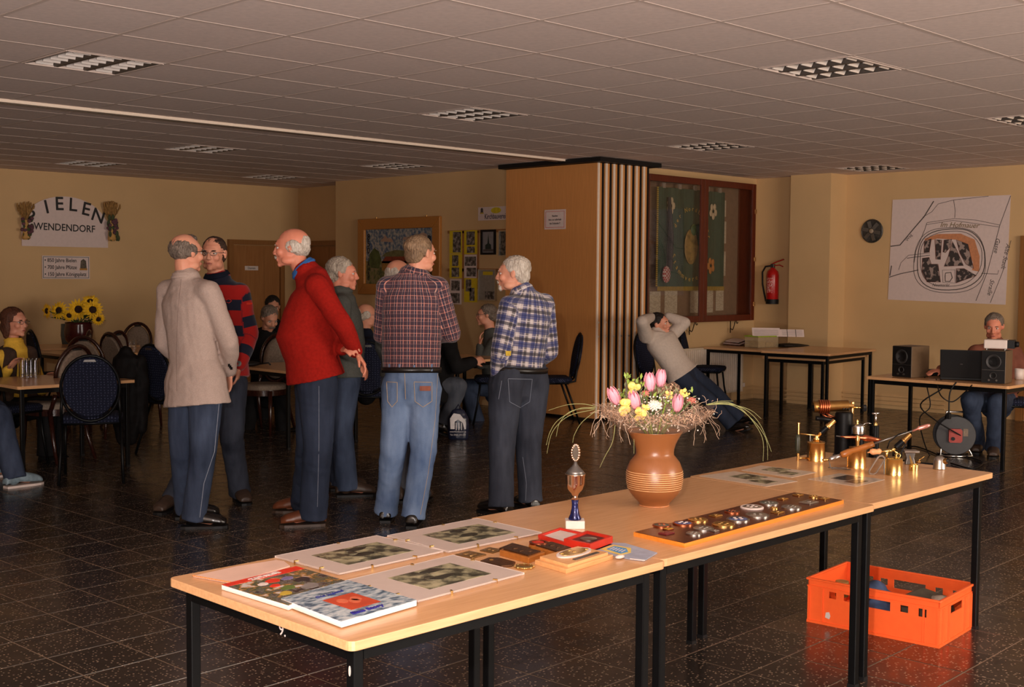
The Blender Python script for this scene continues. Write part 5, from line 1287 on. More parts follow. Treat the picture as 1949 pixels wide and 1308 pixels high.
def wood_chair():
    t = thing('antique_chair', '', 'chair', (0, 0, 0))
    def bk(x, z): return (x, -.20-(z-.45)*.20, z)
    a_ = [bk(.180*math.cos(a)*(1.0 if math.sin(a) > 0 else .86+.14*(1+math.sin(a))), .72+.235*math.sin(a)) for a in np.linspace(-.5*PI, 1.5*PI, 30, endpoint=False)]
    obj('back_frame', MB().tube(a_, .017, 8, True), M['redwood'], t, smooth=True)
    rings = []
    for d, s_ in ((-.02, .80), (-.022, .9), (0, .93), (.025, .85), (.032, .5)):
        rings.append([tuple(V3(bk(.165*s_*math.cos(a), .72+.222*s_*math.sin(a)))+np.array([0, d, 0])) for a in np.linspace(0, 2*PI, 24, endpoint=False)])
    obj('backrest', MB().loft(rings), M['beige_uph'], t, smooth=True)
    obj('handle_slot', MB().ell(bk(0, .925), (.045, .024, .012)), M['ink'], t, smooth=True)
    rings = [[(.225*s_*math.cos(a), .01+.225*s_*math.sin(a), z) for a in np.linspace(0, 2*PI, 24, endpoint=False)] for z, s_ in ((.43, .97), (.44, 1.0), (.47, 1.0), (.485, .9), (.49, .6))]
    obj('seat', MB().loft(rings), M['beige_uph'], t, smooth=True)
    obj('seat_frame', MB().lathe([(.19, .38), (.225, .38), (.228, .435), (.19, .435)], (0, .01, 0), 24), M['redwood'], t, smooth=True, angle=30)
    for s_ in (-1, 1):
        obj('stile', MB().tube([(s_*.17, -.16, .40), bk(s_*.165, .52), bk(s_*.16, .56)], .018, 8), M['redwood'], t, smooth=True)
        obj('leg', MB().tube([(s_*.16, -.15, .43), (s_*.17, -.20, .2), (s_*.19, -.27, 0)], [.022, .017, .013], 8), M['redwood'], t, smooth=True)
        obj('leg', MB().tube([(s_*.16, .17, .43), (s_*.165, .175, .2), (s_*.17, .19, 0)], [.025, .017, .012], 8), M['redwood'], t, smooth=True)
    return t
BC = blue_chair(); WC = wood_chair(); used = {'b': False, 'w': False}
def face_rz(fx, fy): # facing direction in camera ground axes -> rotation of +y
    d = fx*RT+fy*FW; return math.atan2(-d[0], d[1])
def put(kind, p, rz, label, z=0):
    src = BC if kind == 'b' else WC; g_ = 'navy banquet chairs' if kind == 'b' else 'beige upholstered wooden chairs'
    if not used[kind]:
        used[kind] = True; src.location = (p[0], p[1], z); src.rotation_euler = (0, 0, rz); src['label'] = label; src['group'] = g_; return src
    c = dup(src, (p[0], p[1], z), rz, label, g_); return c
def cpos(x, y, f):   # rear feet middle seen at x, y
    p = px(x, y, 0); d = unit(f[0]*RT*np.array([1, 1, 0])+f[1]*FW*np.array([1, 1, 0])); return p+d*.26
f = (-.30, 1); put('b', cpos(174, 922, f), face_rz(*f), 'navy oval-backed chair nearest the camera at the left, its back to the camera')
f = (.55, .85); put('b', cpos(292, 868, f), face_rz(*f), 'navy oval-backed chair with a black jacket hung beside it, left of the grey jacket')
f = (-.15, 1); put('b', cpos(698, 850, f), face_rz(*f), 'navy oval-backed chair between the red sweater and the brown checked shirt')
f = (-1, -.1); put('b', px(1052, 805, 0), face_rz(*f), 'navy oval-backed chair just right of the blue flannel shirt')
f = (.35, -1); put('b', px(1188, 790, 0), face_rz(*f), 'empty navy oval-backed chair before the panel edges')
f = (.80, -.55); q = px(1262, 800, 0); put('b', q, face_rz(*f), 'navy oval-backed chair the reclining young man sits on')
f = (1.0, -.35); q = px(1340, 775, 0); put('b', q, face_rz(*f), 'navy chair right of the reclining young man, its seat empty')
f = (-.4, -1); put('b', pd(1905, 790, 11.0)*np.array([1, 1, 0]), face_rz(*f), 'navy chair under the man at the laptop')
f = (-1, -.05); put('b', pd(945, 790, 12.9)*np.array([1, 1, 0]), face_rz(*f), 'dark navy chair under the man resting his chin')
f = (1, 0); put('b', pd(826, 790, 12.3)*np.array([1, 1, 0]), face_rz(*f), 'dark navy chair under the person in the black jacket')
f = (1, .2); put('b', pd(690, 790, 12.0)*np.array([1, 1, 0]), face_rz(*f), 'dark navy chair under the balding man in navy')
f = (.9, -.4); put('b', pd(8, 790, 9.8)*np.array([1, 1, 0]), face_rz(*f), 'dark navy chair under the woman in yellow')
f = (1, .1); put('b', pd(-120, 790, 8.95)*np.array([1, 1, 0]), face_rz(*f), 'dark navy chair under the person cut off at the left')
def wput(x, ytop, D, f, lab, sc=1.0): p = pd(x, ytop, D)*np.array([1, 1, 0]); put('w', p, face_rz(*f), lab)
wput(104, 800, 10.15, (-.8, .5), 'beige upholstered wooden chair with its round seat beside the nearest navy chair')
wput(112, 700, 12.4, (-.9, -.2), 'beige upholstered wooden chair just right of the woman in yellow')
wput(186, 700, 11.6, (.1, .9), 'beige upholstered wooden chair behind the nearest navy chair')
wput(180, 680, 12.5, (-.9, .3), 'beige upholstered wooden chair below the sunflower pot')
wput(243, 650, 14.2, (-.1, -1), 'beige upholstered wooden chair behind the tall glasses')
wput(302, 680, 12.6, (-.85, -.4), 'beige upholstered wooden chair at the left shoulder of the grey jacket')
wput(256, 680, 12.3, (.5, .7), 'beige upholstered wooden chair half behind the tall glasses')
wput(503, 720, 11.9, (-.3, -.9), 'beige upholstered wooden chair before the moustached man')
f = (.7, .5); put('b', pd(112, 700, 12.9)*np.array([1, 1, 0]), face_rz(*f), 'navy oval-backed chair between the woman in yellow and the sunflower pot')
# black jacket hung on the chair back
p = pd(240, 700, 9.95)
b = MB(); ringloft(b, [p+np.array([0, 0, z]) for z in (.13, .08, -.05, -.2, -.4, -.58)], [.05, .11, .13, .13, .12, .09], [.05, .07, .08, .09, .09, .07], RT, 24)
b.cm = 0; ringloft(b, [p+RT*.12+np.array([0, 0, z]) for z in (.05, -.1, -.3, -.5)], [.05, .06, .06, .05], [.05, .05, .05, .045], RT, 14)
jm = remesh(b, .009, 2); cloth(jm, [(p-np.array([0, 0, .5]), p, .12, FW)], .014, 30, 44)
tag(link('hanging_jacket', jm, simple('black_padded_jacket', (18, 15, 15), .7, var=.4, scale=20, spec=.12), None, True), 'black quilted jacket hung over a chair back left of the grey jacket', 'jacket')
# carrier bag
p = px(872, 836, 0); t = thing('carrier_bag', 'dark blue carrier bag with a white printed picture on the floor', 'bag', p); o_ = np.array(t.location)
b = MB(); ringloft(b, [p+np.array([0, 0, z]) for z in (.02, .1, .2, .27)], [.10, .105, .10, .06], [.05, .055, .045, .02], RT, 18)
b.v = [tuple(V3(v)-o_) for v in b.v]; bm_ = remesh(b, .008, 1); cloth(bm_, [((0, 0, 0), (0, 0, .3), .1, FW)], .003, 30, 3); link('bag_body', bm_, simple('dark_blue_plastic', (20, 26, 48), .3), t, True)
obj('bag_handle', MB().tube([p+RT*-.05+np.array([0, 0, .25]), p+np.array([0, 0, .33]), p+RT*.05+np.array([0, 0, .25])], .008, 6), simple('blue_strap', (20, 26, 48), .3), t, off=o_)
Mb = frame(p-FW*.062+np.array([0, 0, 0]), RT, (0, 0, 1))
wp = simple('white_print', (206, 200, 200), .5)
b = MB(); b.prism([(-.07, .10), (-.03, .10), (-.03, .17), (.0, .19), (.045, .16), (.06, .10), (.075, .10), (.075, .17), (.02, .24), (-.04, .25), (-.075, .2)], 0, .003, Mb)
for x in (-.02, .005, .03): b.box(x, .09, 0, x+.008, .16, .003, Mb)
obj('printed_gate', b, wp, t, off=o_)
text('www.Nordhausen.de', .020, Mb @ Matrix.Translation((0, .075, 0)), wp, t, off=o_, width=.9, name='print_line'); text('Tel.: 03631 410-222', .020, Mb @ Matrix.Translation((0, .045, 0)), wp, t, off=o_, width=.9, name='print_line')

# ---- drinking glasses
def glass_mesh():
    return MB().lathe([(.0, 0), (.029, 0), (.031, .14), (.0295, .14), (.0275, .008), (0, .008)], n=14)
gm = obj('drinking_glass', glass_mesh(), M['glass'], smooth=True, angle=40)
n_ = 0
def gplace(x, y, z, lab, g_):
    global n_
    p = px(x, y, z)
    o = gm if n_ == 0 else gm.copy()
    if n_: COL.objects.link(o)
    n_ += 1; o.location = p; tag(o, lab, 'glass', g_)
for k in range(4):
    for j in range(2): gplace(43+k*8+j*3, 719-j*5, .702, 'empty straight drinking glass in the tight cluster on the table at the left edge', 'glasses clustered on the left table')
for k, x in enumerate((214, 227, 235, 246, 254)): gplace(x, 672-(k % 2)*2, .702, ['first', 'second', 'third', 'fourth', 'last'][k]+' tall glass from the left in the row on the farther left table', 'tall glasses on the farther left table')

# ---- sunflowers
c = fp.copy(); t = thing('sunflower_pot', 'glossy dark red pot filled with sunflowers on a back table', 'flower pot', (c[0], c[1], .70))
obj('pot', MB().lathe([(.0, 0), (.10, 0), (.15, .06), (.165, .16), (.15, .24), (.155, .27), (.14, .27), (.135, .24), (0, .2)], n=24), simple('dark_red_glaze', (60, 16, 18), .15), t, smooth=True)
pet = simple('sunflower_petal', (248, 192, 28), .7, var=.15); cen = simple('sunflower_centre', (44, 22, 12), .95); lf = simple('flower_leaf_green', (52, 76, 26), .7, var=.3)
Rg = Matrix([[RT[i], FW[i], UP[i]] for i in range(3)])
for k, (x, y, r_, tx, ty) in enumerate([(91, 592, .10, -.7, 0), (113, 591, .115, -.2, .1), (150, 589, .135, 0, 0), (177, 590, .125, .2, .1), (132, 600, .085, 0, -.4), (172, 575, .11, .3, .7), (187, 607, .085, .6, -.5)]):
    p = pd(x, y, np.dot(c-CAM, FW)-.10+.03*(k % 3))
    Mf_ = Matrix([[RT[i], UP[i], -FW[i], p[i]-(c[0], c[1], .70)[i]] for i in range(3)]+[[0, 0, 0, 1]]) @ Matrix.Rotation(tx, 4, 'Y') @ Matrix.Rotation(-ty, 4, 'X')
    fo = obj('sunflower', MB().ell((0, 0, .004), (r_*.40, r_*.40, .014), Mf_, 16, 6), lf, t, smooth=True)
    b = MB()
    for ring_, (n__, r0, off_) in enumerate(((17, 1.0, 0), (15, .85, .2))):
        for i in range(n__):
            an = 2*PI*i/n__+off_; Mp_ = Mf_ @ Matrix.Rotation(an, 4, 'Z') @ Matrix.Rotation(random.uniform(-.25, .1), 4, 'Y')
            b.add([(r_*.28, -r_*.09, .004*ring_), (r_*.7*r0, -r_*.12, .012), (r_*r0, 0, .0), (r_*.7*r0, r_*.12, .012), (r_*.28, r_*.09, .004*ring_), (r_*.5, 0, .018)], [(0, 1, 5), (1, 2, 5), (2, 3, 5), (3, 4, 5), (4, 0, 5)], Mp_)
    obj('petals', b, pet, fo); obj('flower_centre', MB().ell((0, 0, .012), (r_*.36, r_*.36, .018), Mf_, 16, 6), cen, fo, smooth=True)
    obj('stem', MB().tube([tuple(Mf_ @ Vector((0, 0, -.01))), (0, 0, .25)], .006, 5), lf, fo)
b = MB()
for k in range(26):
    an = random.uniform(0, 2*PI); r_ = random.uniform(.10, .24); z = random.uniform(.25, .42)
    p = (r_*math.cos(an), r_*math.sin(an), z); q = (p[0]*1.35, p[1]*1.35, z-random.uniform(0, .06)); s_ = (-math.sin(an)*.035, math.cos(an)*.035)
    b.add([(p[0]*.6, p[1]*.6, z-.04), (p[0]+s_[0], p[1]+s_[1], z), q, (p[0]-s_[0], p[1]-s_[1], z)], [(0, 1, 2, 3)])
obj('foliage', b, lf, t)
p = px(125, 655, .70); tag(obj('small_grey_vase', MB().lathe([(0, 0), (.04, 0), (.055, .1), (.05, .24), (.045, .24), (.045, .1), (0, .02)], tuple(p), 16), simple('grey_ceramic', (84, 90, 84), .5), smooth=True), 'small grey vase left of the sunflower pot', 'vase')
# things on the middle and right seating tables
p = px(478, 697, .702); b = MB(); b.ell(tuple(p+np.array([0, 0, .02])), (.10, .05, .022)); b.tube([tuple(p+RT*.08+np.array([0, 0, .02])), tuple(p+RT*.16+np.array([0, 0, .03])), tuple(p+RT*.18+np.array([0, 0, .01]))], .008, 6)
tag(obj('black_camera_bag', b, M['blackmat'], smooth=True), 'small black bag with a strap on the middle dining table', 'bag')
p = px(893, 684, .702); tag(obj('folded_leaflet', MB().cbox(tuple(p+np.array([0, 0, .006])), (.15, .1, .012)), M['paper']), 'small white leaflet on the table before the chin-resting man', 'leaflet')

# ---- the laptop corner
def bx_at(x, y, z): return px(x, y, z)
# loudspeakers
def speaker(c, rz, lab, w=.17, d=.26, h_=.30):
    t = thing('loudspeaker', lab, 'loudspeaker', c, rz, 'pair of loudspeakers')
    obj('cabinet', MB().box(-w/2, 0, 0, w/2, d, h_), simple('brown_grey_cabinet', (96, 76, 56), .5), t, bevel=.004)
    obj('front_baffle', MB().box(-w/2+.004, -.006, .004, w/2-.004, 0, h_-.004), M['blackmat'], t)
    for zz, r_ in ((h_*.66, .055), (h_*.24, .025)):
        dr = obj('driver', MB().lathe([(0, -.012), (r_*.4, -.006), (r_*.9, .002), (r_, .006), (r_*1.12, .006), (r_*1.15, 0), (0, 0)], n=20, Mx=Matrix.Translation((0, -.006, zz)) @ Matrix.Rotation(PI/2, 4, 'X')), simple('cone_dark', (44, 42, 42), .5), t, smooth=True)
    obj('trim_line', MB().box(-w/2+.006, -.009, h_*.40, w/2-.006, -.006, h_*.41), M['steel'], t)
    for q in (-.03, .03): obj('knob', MB().lathe([(0, 0), (.008, 0), (.008, .012), (0, .012)], n=10, Mx=Matrix.Translation((q, -.006, h_*.1)) @ Matrix.Rotation(PI/2, 4, 'X')), M['steel'], t)
p = px(1700, 714, .702); q = px(1735, 716, .702)
speaker(px(1716, 718, .702), face_rz(.80, .55), 'left loudspeaker showing its brown side, beside the laptop', .20, .24, .27)
speaker(px(1890, 730, .702), face_rz(.72, 1), 'right loudspeaker facing the camera with the projector on top', .19, .22, .27)
# projector
p = px(1898, 668, .975); t = thing('projector', 'small white projector standing on the right loudspeaker', 'projector', px(1893, 730, .702)+np.array([0, 0, .272])+np.array([.02, .0, 0]), face_rz(.5, 1))
obj('housing', MB().box(-.10, .0, .012, .08, .16, .085), M['white'], t, bevel=.008)
obj('grille_end', MB().box(.081, .005, .016, .135, .155, .082), M['blackmat'], t)
obj('lens', MB().lathe([(0, 0), (.025, 0), (.022, .03), (.018, .03), (.016, .01), (0, .01)], n=16, Mx=Matrix.Translation((.135, .06, .05)) @ Matrix.Rotation(PI/2, 4, 'Y')), M['blackmat'], t, smooth=True)
for x, y in ((-.08, .02), (.06, .02), (-.08, .14), (.06, .14)): obj('foot', MB().lathe([(0, 0), (.008, 0), (.008, .013), (0, .013)], (x, y, 0), 8), M['steel'], t)
# laptop, its lid seen from behind
p = px(1832, 724, .702); t = thing('laptop', 'open black laptop seen from behind its lid', 'laptop', p, face_rz(.42, 1))
obj('keyboard_base', MB().box(-.18, 0, 0, .18, .25, .022), M['blackmat'], t, bevel=.004)
ld = obj('lid', MB().box(-.18, -.012, .0, .18, 0, .245, Matrix.Translation((0, .0, .022)) @ Matrix.Rotation(math.radians(14), 4, 'X')), M['blackmat'], t, bevel=.004)
obj('screen', MB().box(-.165, .0, .012, .165, .0015, .232, Matrix.Translation((0, .0, .022)) @ Matrix.Rotation(math.radians(14), 4, 'X')), simple('screen_off', (12, 14, 20), .1), ld)
obj('lid_mark', MB().box(-.02, -.0135, .12, .0, -.012, .125, Matrix.Translation((0, .0, .022)) @ Matrix.Rotation(math.radians(14), 4, 'X')), M['steel'], ld)
p = px(1805, 716, .702); t = thing('amplifier', 'low black amplifier box half behind the laptop', 'amplifier', p, face_rz(0, 1))
obj('case', MB().box(-.15, 0, 0, .16, .16, .05), M['blackmat'], t, bevel=.003); obj('silver_badge', MB().box(-.04, -.002, .02, .05, 0, .035), M['steel'], t)
p = px(1779, 712, .706); tag(obj('computer_mouse', MB().ell(tuple(p), (.03, .05, .016)), M['blackmat'], smooth=True), 'black computer mouse under the hand left of the laptop', 'mouse')
p = px(1940, 722, .702); tag(obj('white_mug', MB().lathe([(0, 0), (.038, 0), (.04, .09), (.036, .09), (.034, .01), (0, .01)], tuple(p), 18), M['white'], smooth=True), 'white cup on the laptop table at the right picture edge', 'cup')
# cables
def wire(pts, r, lab, mat=None):
    P_ = [V3(p) for p in pts]; out = []
    for i in range(len(P_)-1):
        p0, p1, p2, p3 = P_[max(i-1, 0)], P_[i], P_[i+1], P_[min(i+2, len(P_)-1)]
        for k in range(6):
            s_ = k/6; out.append(.5*((2*p1)+(-p0+p2)*s_+(2*p0-5*p1+4*p2-p3)*s_*s_+(-p0+3*p1-3*p2+p3)*s_**3))
    out.append(P_[-1]); return tag(obj('cable', MB().tube(out, r, 6), mat or M['blackmat'], smooth=True), lab, 'cable')
D_ = 10.3
wire([px(1790, 722, .706), pd(1795, 738, 10.2), pd(1752, 770, 10.3), pd(1780, 800, 10.5), pd(1830, 830, 10.6)], .006, 'black cable looping from the laptop table down to the cable reel')
wire([px(1760, 718, .706), pd(1765, 740, 10.3), pd(1770, 775, 10.3), pd(1750, 800, 10.4), px(1768, 865, .01), px(1790, 868, .01)], .005, 'thin black cable hanging straight below the left end of the laptop table')
wire([px(1820, 728, .706), pd(1808, 748, 10.0), pd(1806, 790, 10.0)], .006, 'short black cable with plugs hanging from the middle of the laptop table')
wire([px(1850, 733, .706), pd(1835, 748, 9.9), pd(1812, 765, 9.95), pd(1790, 752, 10.0), px(1782, 722, .706)], .005, 'black cable swag under the front edge of the laptop table')
p = pd(1806, 792, 10.0); tag(obj('cable_plug', MB().cbox(tuple(p), (.03, .03, .05)), M['blackmat'], bevel=.005), 'dark plug dangling below the laptop table', 'plug')
wire([px(1790, 868, .01), px(1740, 850, .01), px(1700, 862, .01), px(1725, 878, .01), px(1800, 885, .01)], .007, 'black cable lying in a loop on the floor left of the cable reel')
wire([px(1835, 868, .01), px(1870, 880, .01), px(1850, 892, .01), px(1810, 882, .01)], .007, 'black cable lying on the floor right of the cable reel')
# cable reel
c = px(1815, 868, 0); t = thing('cable_reel', 'black cable reel with a red centre on the floor under the laptop table', 'cable reel', c, face_rz(.15, 1)); Mr = Matrix.Translation((0, 0, .19)) @ Matrix.Rotation(PI/2, 4, 'X')
for y in (-.07, .07): obj('flange', MB().lathe([(.05, -.004), (.165, -.004), (.17, 0), (.165, .004), (.05, .004)], n=28, Mx=Matrix.Translation((0, y, .19)) @ Matrix.Rotation(PI/2, 4, 'X')), simple('reel_flange', (44, 42, 44), .4), t, smooth=True, angle=30)
b = MB()
for k in range(8): b.tube([(.125*math.cos(a), -.055+.0157*k, .19+.125*math.sin(a)) for a in np.linspace(0, 2*PI, 24, endpoint=False)], .008, 5, True)
obj('wound_cable', b, M['blackmat'], t, smooth=True)
obj('red_centre', MB().prism([(-.055, -.045), (-.045, -.06), (.045, -.06), (.058, -.045), (.058, .045), (.045, .06), (-.045, .06), (-.055, .045)], 0, .03, Matrix.Translation((-.01, -.075, .19)) @ Matrix.Rotation(PI/2, 4, 'X')), simple('reel_red', (158, 50, 40), .5), t)
obj('socket', MB().lathe([(0, 0), (.016, 0), (.016, .008), (0, .008)], n=14, Mx=Matrix.Translation((-.03, -.106, .165)) @ Matrix.Rotation(PI/2, 4, 'X')), M['blackmat'], t)
obj('label_plate', MB().box(.06, -.078, .185, .10, -.075, .25), M['beige_uph'], t)
obj('stand', MB().tube([(-.13, -.09, .01), (.14, -.09, .01)], .010, 8).tube([(-.13, .09, .01), (.14, .09, .01)], .010, 8).tube([(-.13, -.09, .01), (-.10, 0, .12), (0, 0, .19)], .008, 6).tube([(.14, -.09, .01), (.10, 0, .12), (0, 0, .19)], .008, 6), M['chrome'], t, smooth=True)
obj('carry_handle', MB().tube([(-.08, .0, .33), (-.07, 0, .39), (.07, 0, .39), (.08, 0, .33)], .009, 8), M['chrome'], t, smooth=True)
# on the wall table
TT = .712
p = px(1408, 657, TT); t = thing('newspaper_bundle', 'crumpled magazines beside the clear box on the wall table', 'magazines', p)
for k in range(4):
    b = MB(); rings = []
    for i in range(9):
        u = i/8-.5; zz = .012*k+.05*math.cos(u*PI)*(.4+.25*k/4)
        rings.append([(u*.38+.02*k, -.13+.02*k, zz), (u*.38+.02*k, .13, zz+.01), (u*.38+.02*k, .13, zz+.014), (u*.38+.02*k, -.13+.02*k, zz+.004)])
    b.loft(rings); obj('magazine', b, M['paper'] if k % 2 else sheet_mat('magazine_cover', [(.42, lin((30, 26, 26))), (.6, lin((120, 60, 48))), (.7, lin((150, 140, 132)))], 12), t)
bxp = px(1462, 662, TT); t = thing('plastic_box', 'clear plastic box with a green rim and papers laid on top', 'box', bxp, face_rz(-.55, .83))
wl, dl, hl = .34, .22, .13
cp = NT('clear_plastic'); cp.color(lin((206, 186, 150))); cpm = cp.fin(.25, 0, .5, Alpha=.28)
b = MB(); b.box(-wl/2, 0, 0, wl/2, dl, .004); b.box(-wl/2, 0, 0, wl/2, .004, hl); b.box(-wl/2, dl-.004, 0, wl/2, dl, hl); b.box(-wl/2, 0, 0, -wl/2+.004, dl, hl); b.box(wl/2-.004, 0, 0, wl/2, dl, hl)
obj('box_body', b, cpm, t)
b = MB(); b.box(-wl/2-.006, -.006, hl-.002, wl/2+.006, .008, hl+.012); b.box(-wl/2-.006, dl-.008, hl-.002, wl/2+.006, dl+.006, hl+.012); b.box(-wl/2-.006, .008, hl-.002, -wl/2+.008, dl-.008, hl+.012); b.box(wl/2-.008, .008, hl-.002, wl/2+.006, dl-.008, hl+.012)
obj('green_rim', b, simple('lime_green_plastic', (146, 170, 40), .4), t)
obj('box_contents', MB().box(-.13, .03, .006, -.02, .18, .08).box(.0, .04, .006, .13, .17, .06), simple('box_contents', (164, 136, 84), .6, var=.3), t)
Mp = frame(px(1432, 637, TT+.15), unit(RT*1.0-FW*.2)*np.array([1, 1, 0]), (.12, .2, 1))
for (x0_, w_2, lab, lines) in ((0, .33, 'pale printed sheet leaning on the clear box, left one', 0), (.33, .28, 'pale striped sheet leaning on the clear box, right one', 1)):
    o = thing('leaning_sheet', lab, 'sheet', px(1432, 637, TT+.15)); oo = np.array(o.location)
    obj('sheet', MB().box(x0_, -.02, 0, x0_+w_2, .085 if not lines else .07, .003, Mp), M['paper'], o, off=oo)
    b = MB()
    for k in range(5): b.box(x0_+.02, .0+.014*k, .003, x0_+w_2-.02, .002+.014*k, .004, Mp)
    if lines:
        for k in (.08, .18): b.box(x0_+k, -.02, .003, x0_+k+.008, .07, .0045, Mp)
    obj('print_lines', b, M['greyink'], o, off=oo)
p = px(1510, 661, TT); t = thing('laptop_sleeve', 'black soft laptop sleeve lying right of the clear box', 'sleeve', p, face_rz(-.3, 1))
b = MB(); ringloft(b, [(-.17, .02, .022), (-.05, .02, .026), (.08, .02, .022), (.18, .02, .016)], [.11, .12, .12, .09], [.020, .024, .020, .012], (0, 1, 0), 16); obj('padded_body', b, M['blackmat'], t, smooth=True)
obj('zip', MB().tube([(-.17, -.092, .022), (.08, -.10, .022), (.17, -.07, .018)], .003, 5), M['steel'], t)
p = px(1436, 656, TT); tag(obj('black_adapter', MB().ell(tuple(p+np.array([0, 0, .03])), (.08, .03, .025)), M['blackmat'], smooth=True), 'black cable adapter behind the magazines on the wall table', 'adapter')
wire([px(1500, 655, TT+.03), px(1512, 645, TT+.06), px(1508, 640, TT+.1), px(1488, 641, TT+.1)], .004, 'pale looped cable behind the clear box', M['beige_uph'])

# ---- orange crate
A_, B_, C_ = px(1541, 1184, 0), px(1775, 1232, 0), px(1843, 1197, 0)
ex_ = unit(B_-A_); ey_ = np.array([-ex_[1], ex_[0], 0]); 
if np.dot(ey_, C_-B_) < 0: ey_ = -ey_
LX, LY, LZ = np.linalg.norm(B_-A_), .40, .198
LX = .60
t = thing('plastic_crate', 'orange plastic crate with tools on the floor under the exhibition tables', 'crate', A_-ex_*.01, math.atan2(ex_[1], ex_[0]))
sgn = 1 if np.dot(np.cross([0, 0, 1.], ex_), ey_) > 0 else -1
def wall_with_holes(L, holes, Mx, b):
    th = .004; xs_ = sorted({0, L}|{h[0] for h in holes}|{h[1] for h in holes}); zs_ = sorted({.0, LZ}|{h[2] for h in holes}|{h[3] for h in holes})
    for i in range(len(xs_)-1):
        for j in range(len(zs_)-1):
            xm, zm = (xs_[i]+xs_[i+1])/2, (zs_[j]+zs_[j+1])/2
            if any(h[0] < xm < h[1] and h[2] < zm < h[3] for h in holes): continue
            b.box(xs_[i], 0, zs_[j], xs_[i+1], th, zs_[j+1], Mx)
hol = [(.10, .135, .125, .155), (.17, .205, .125, .155), (.235, .385, .118, .158), (.43, .465, .125, .155), (.51, .545, .12, .155)]
b = MB(); I4 = Matrix.Identity(4); wall_with_holes(LX, hol, I4, b); wall_with_holes(LX, hol, Matrix.Translation((0, LY-.004, 0)), b)
eh = [(.13, .27, .12, .155)]
wall_with_holes(LY, [], Matrix.Rotation(PI/2, 4, 'Z') @ Matrix.Translation((0, -.004, 0)), b); wall_with_holes(LY, eh, Matrix.Translation((LX, 0, 0)) @ Matrix.Rotation(PI/2, 4, 'Z'), b)
b.box(0, 0, .004, LX, LY, .010)
obj('crate_wall', b, M['orange'], t)
b = MB()
for x0_, x1_, y0_, y1_ in ((-.008, LX+.008, -.008, .004), (-.008, LX+.008, LY-.004, LY+.008), (-.008, .004, .004, LY-.004), (LX-.004, LX+.008, .004, LY-.004)): b.box(x0_, y0_, LZ-.004, x1_, y1_, LZ+.006)
obj('rim', b, M['orange'], t, bevel=.002)
b = MB()
for x0_, x1_, y0_, y1_ in ((-.004, LX+.004, -.004, 0), (-.004, LX+.004, LY, LY+.004), (-.004, 0, 0, LY), (LX, LX+.004, 0, LY)): b.box(x0_, y0_, LZ-.034, x1_, y1_, LZ-.028); b.box(x0_, y0_, .0, x1_, y1_, .012)
obj('band', b, M['orange'], t)
for x in (.0, .065, .53, LX-.008):
    for y in (-.006, LY): obj('rib', MB().box(x, y, .012, x+.008, y+.006, LZ-.034), M['orange'], t)
for y in (.03, .10, .29, .36):
    for x in (LX, -.008): obj('rib', MB().box(x, y, .012, x+.008, y+.010, LZ-.034), M['orange'], t)
obj('sticker', MB().prism([(.085, .035), (.105, .03), (.11, .045), (.104, .062), (.088, .058)], 0, .001, Matrix(((1, 0, 0, 0), (0, 0, -1, -.0005), (0, 1, 0, 0), (0, 0, 0, 1)))), M['white'], t)
Tm = Matrix.Translation(t.location) @ Matrix.Rotation(t.rotation_euler[2], 4, 'Z')
def inl(x, y, z): return tuple(Tm @ Vector((x, y, z)))
b = MB(); ringloft(b, [(.14, .2, .04), (.25, .2, .10), (.36, .22, .06), (.46, .2, .03)], [.12, .15, .13, .08], [.03, .05, .04, .02], (0, 1, 0), 18); b.ell((.22, .2, .13), (.05, .10, .06)); jm = remesh(b, .008, 2); cloth(jm, [((0, 0, 0), (.5, 0, 0), .1, (0, 1, 0))], .008, 35, 61)
o = link('blue_cloth', jm, simple('crate_blue_cloth', (52, 70, 104), .8, var=.3, scale=20), None, True); o.matrix_world = Tm; tag(o, 'crumpled blue cloth lying in the orange crate', 'cloth')
b = MB(); b.add([(.30, .10, .02), (.56, .08, .02), (.57, .34, .02), (.32, .36, .02), (.34, .14, .14), (.52, .12, .13), (.54, .30, .15), (.40, .32, .17)], [(3, 2, 1, 0), (0, 1, 5, 4), (1, 2, 6, 5), (2, 3, 7, 6), (3, 0, 4, 7), (4, 5, 6, 7)])
o = obj('grey_bundle', b, simple('grey_brown_wrap', (84, 76, 62), .8, var=.2), bevel=.012); o.matrix_world = Tm; tag(o, 'grey wrapped bundle lying in the right half of the orange crate', 'bundle')
b = MB(); b.lathe([(0, 0), (.035, 0), (.038, .03), (.03, .05), (0, .055)], (.545, .16, .13), 12)
for k in range(5): b.tube([(.545+.037*math.cos(a), .16+.037*math.sin(a), .135+.009*k) for a in np.linspace(0, 2*PI, 12, endpoint=False)], .006, 5, True)
o = obj('string_ball', b, simple('pale_string', (170, 156, 140), .8), smooth=True); o.matrix_world = Tm; tag(o, 'pale ball of string at the right corner in the orange crate', 'string')
o = obj('small_tin', MB().lathe([(0, 0), (.03, 0), (.03, .07), (0, .07)], (.07, .2, .09), 14), simple('tin_ochre', (170, 130, 70), .5), smooth=True, angle=30); o.matrix_world = Tm; tag(o, 'small ochre tin in the left end of the orange crate', 'tin')
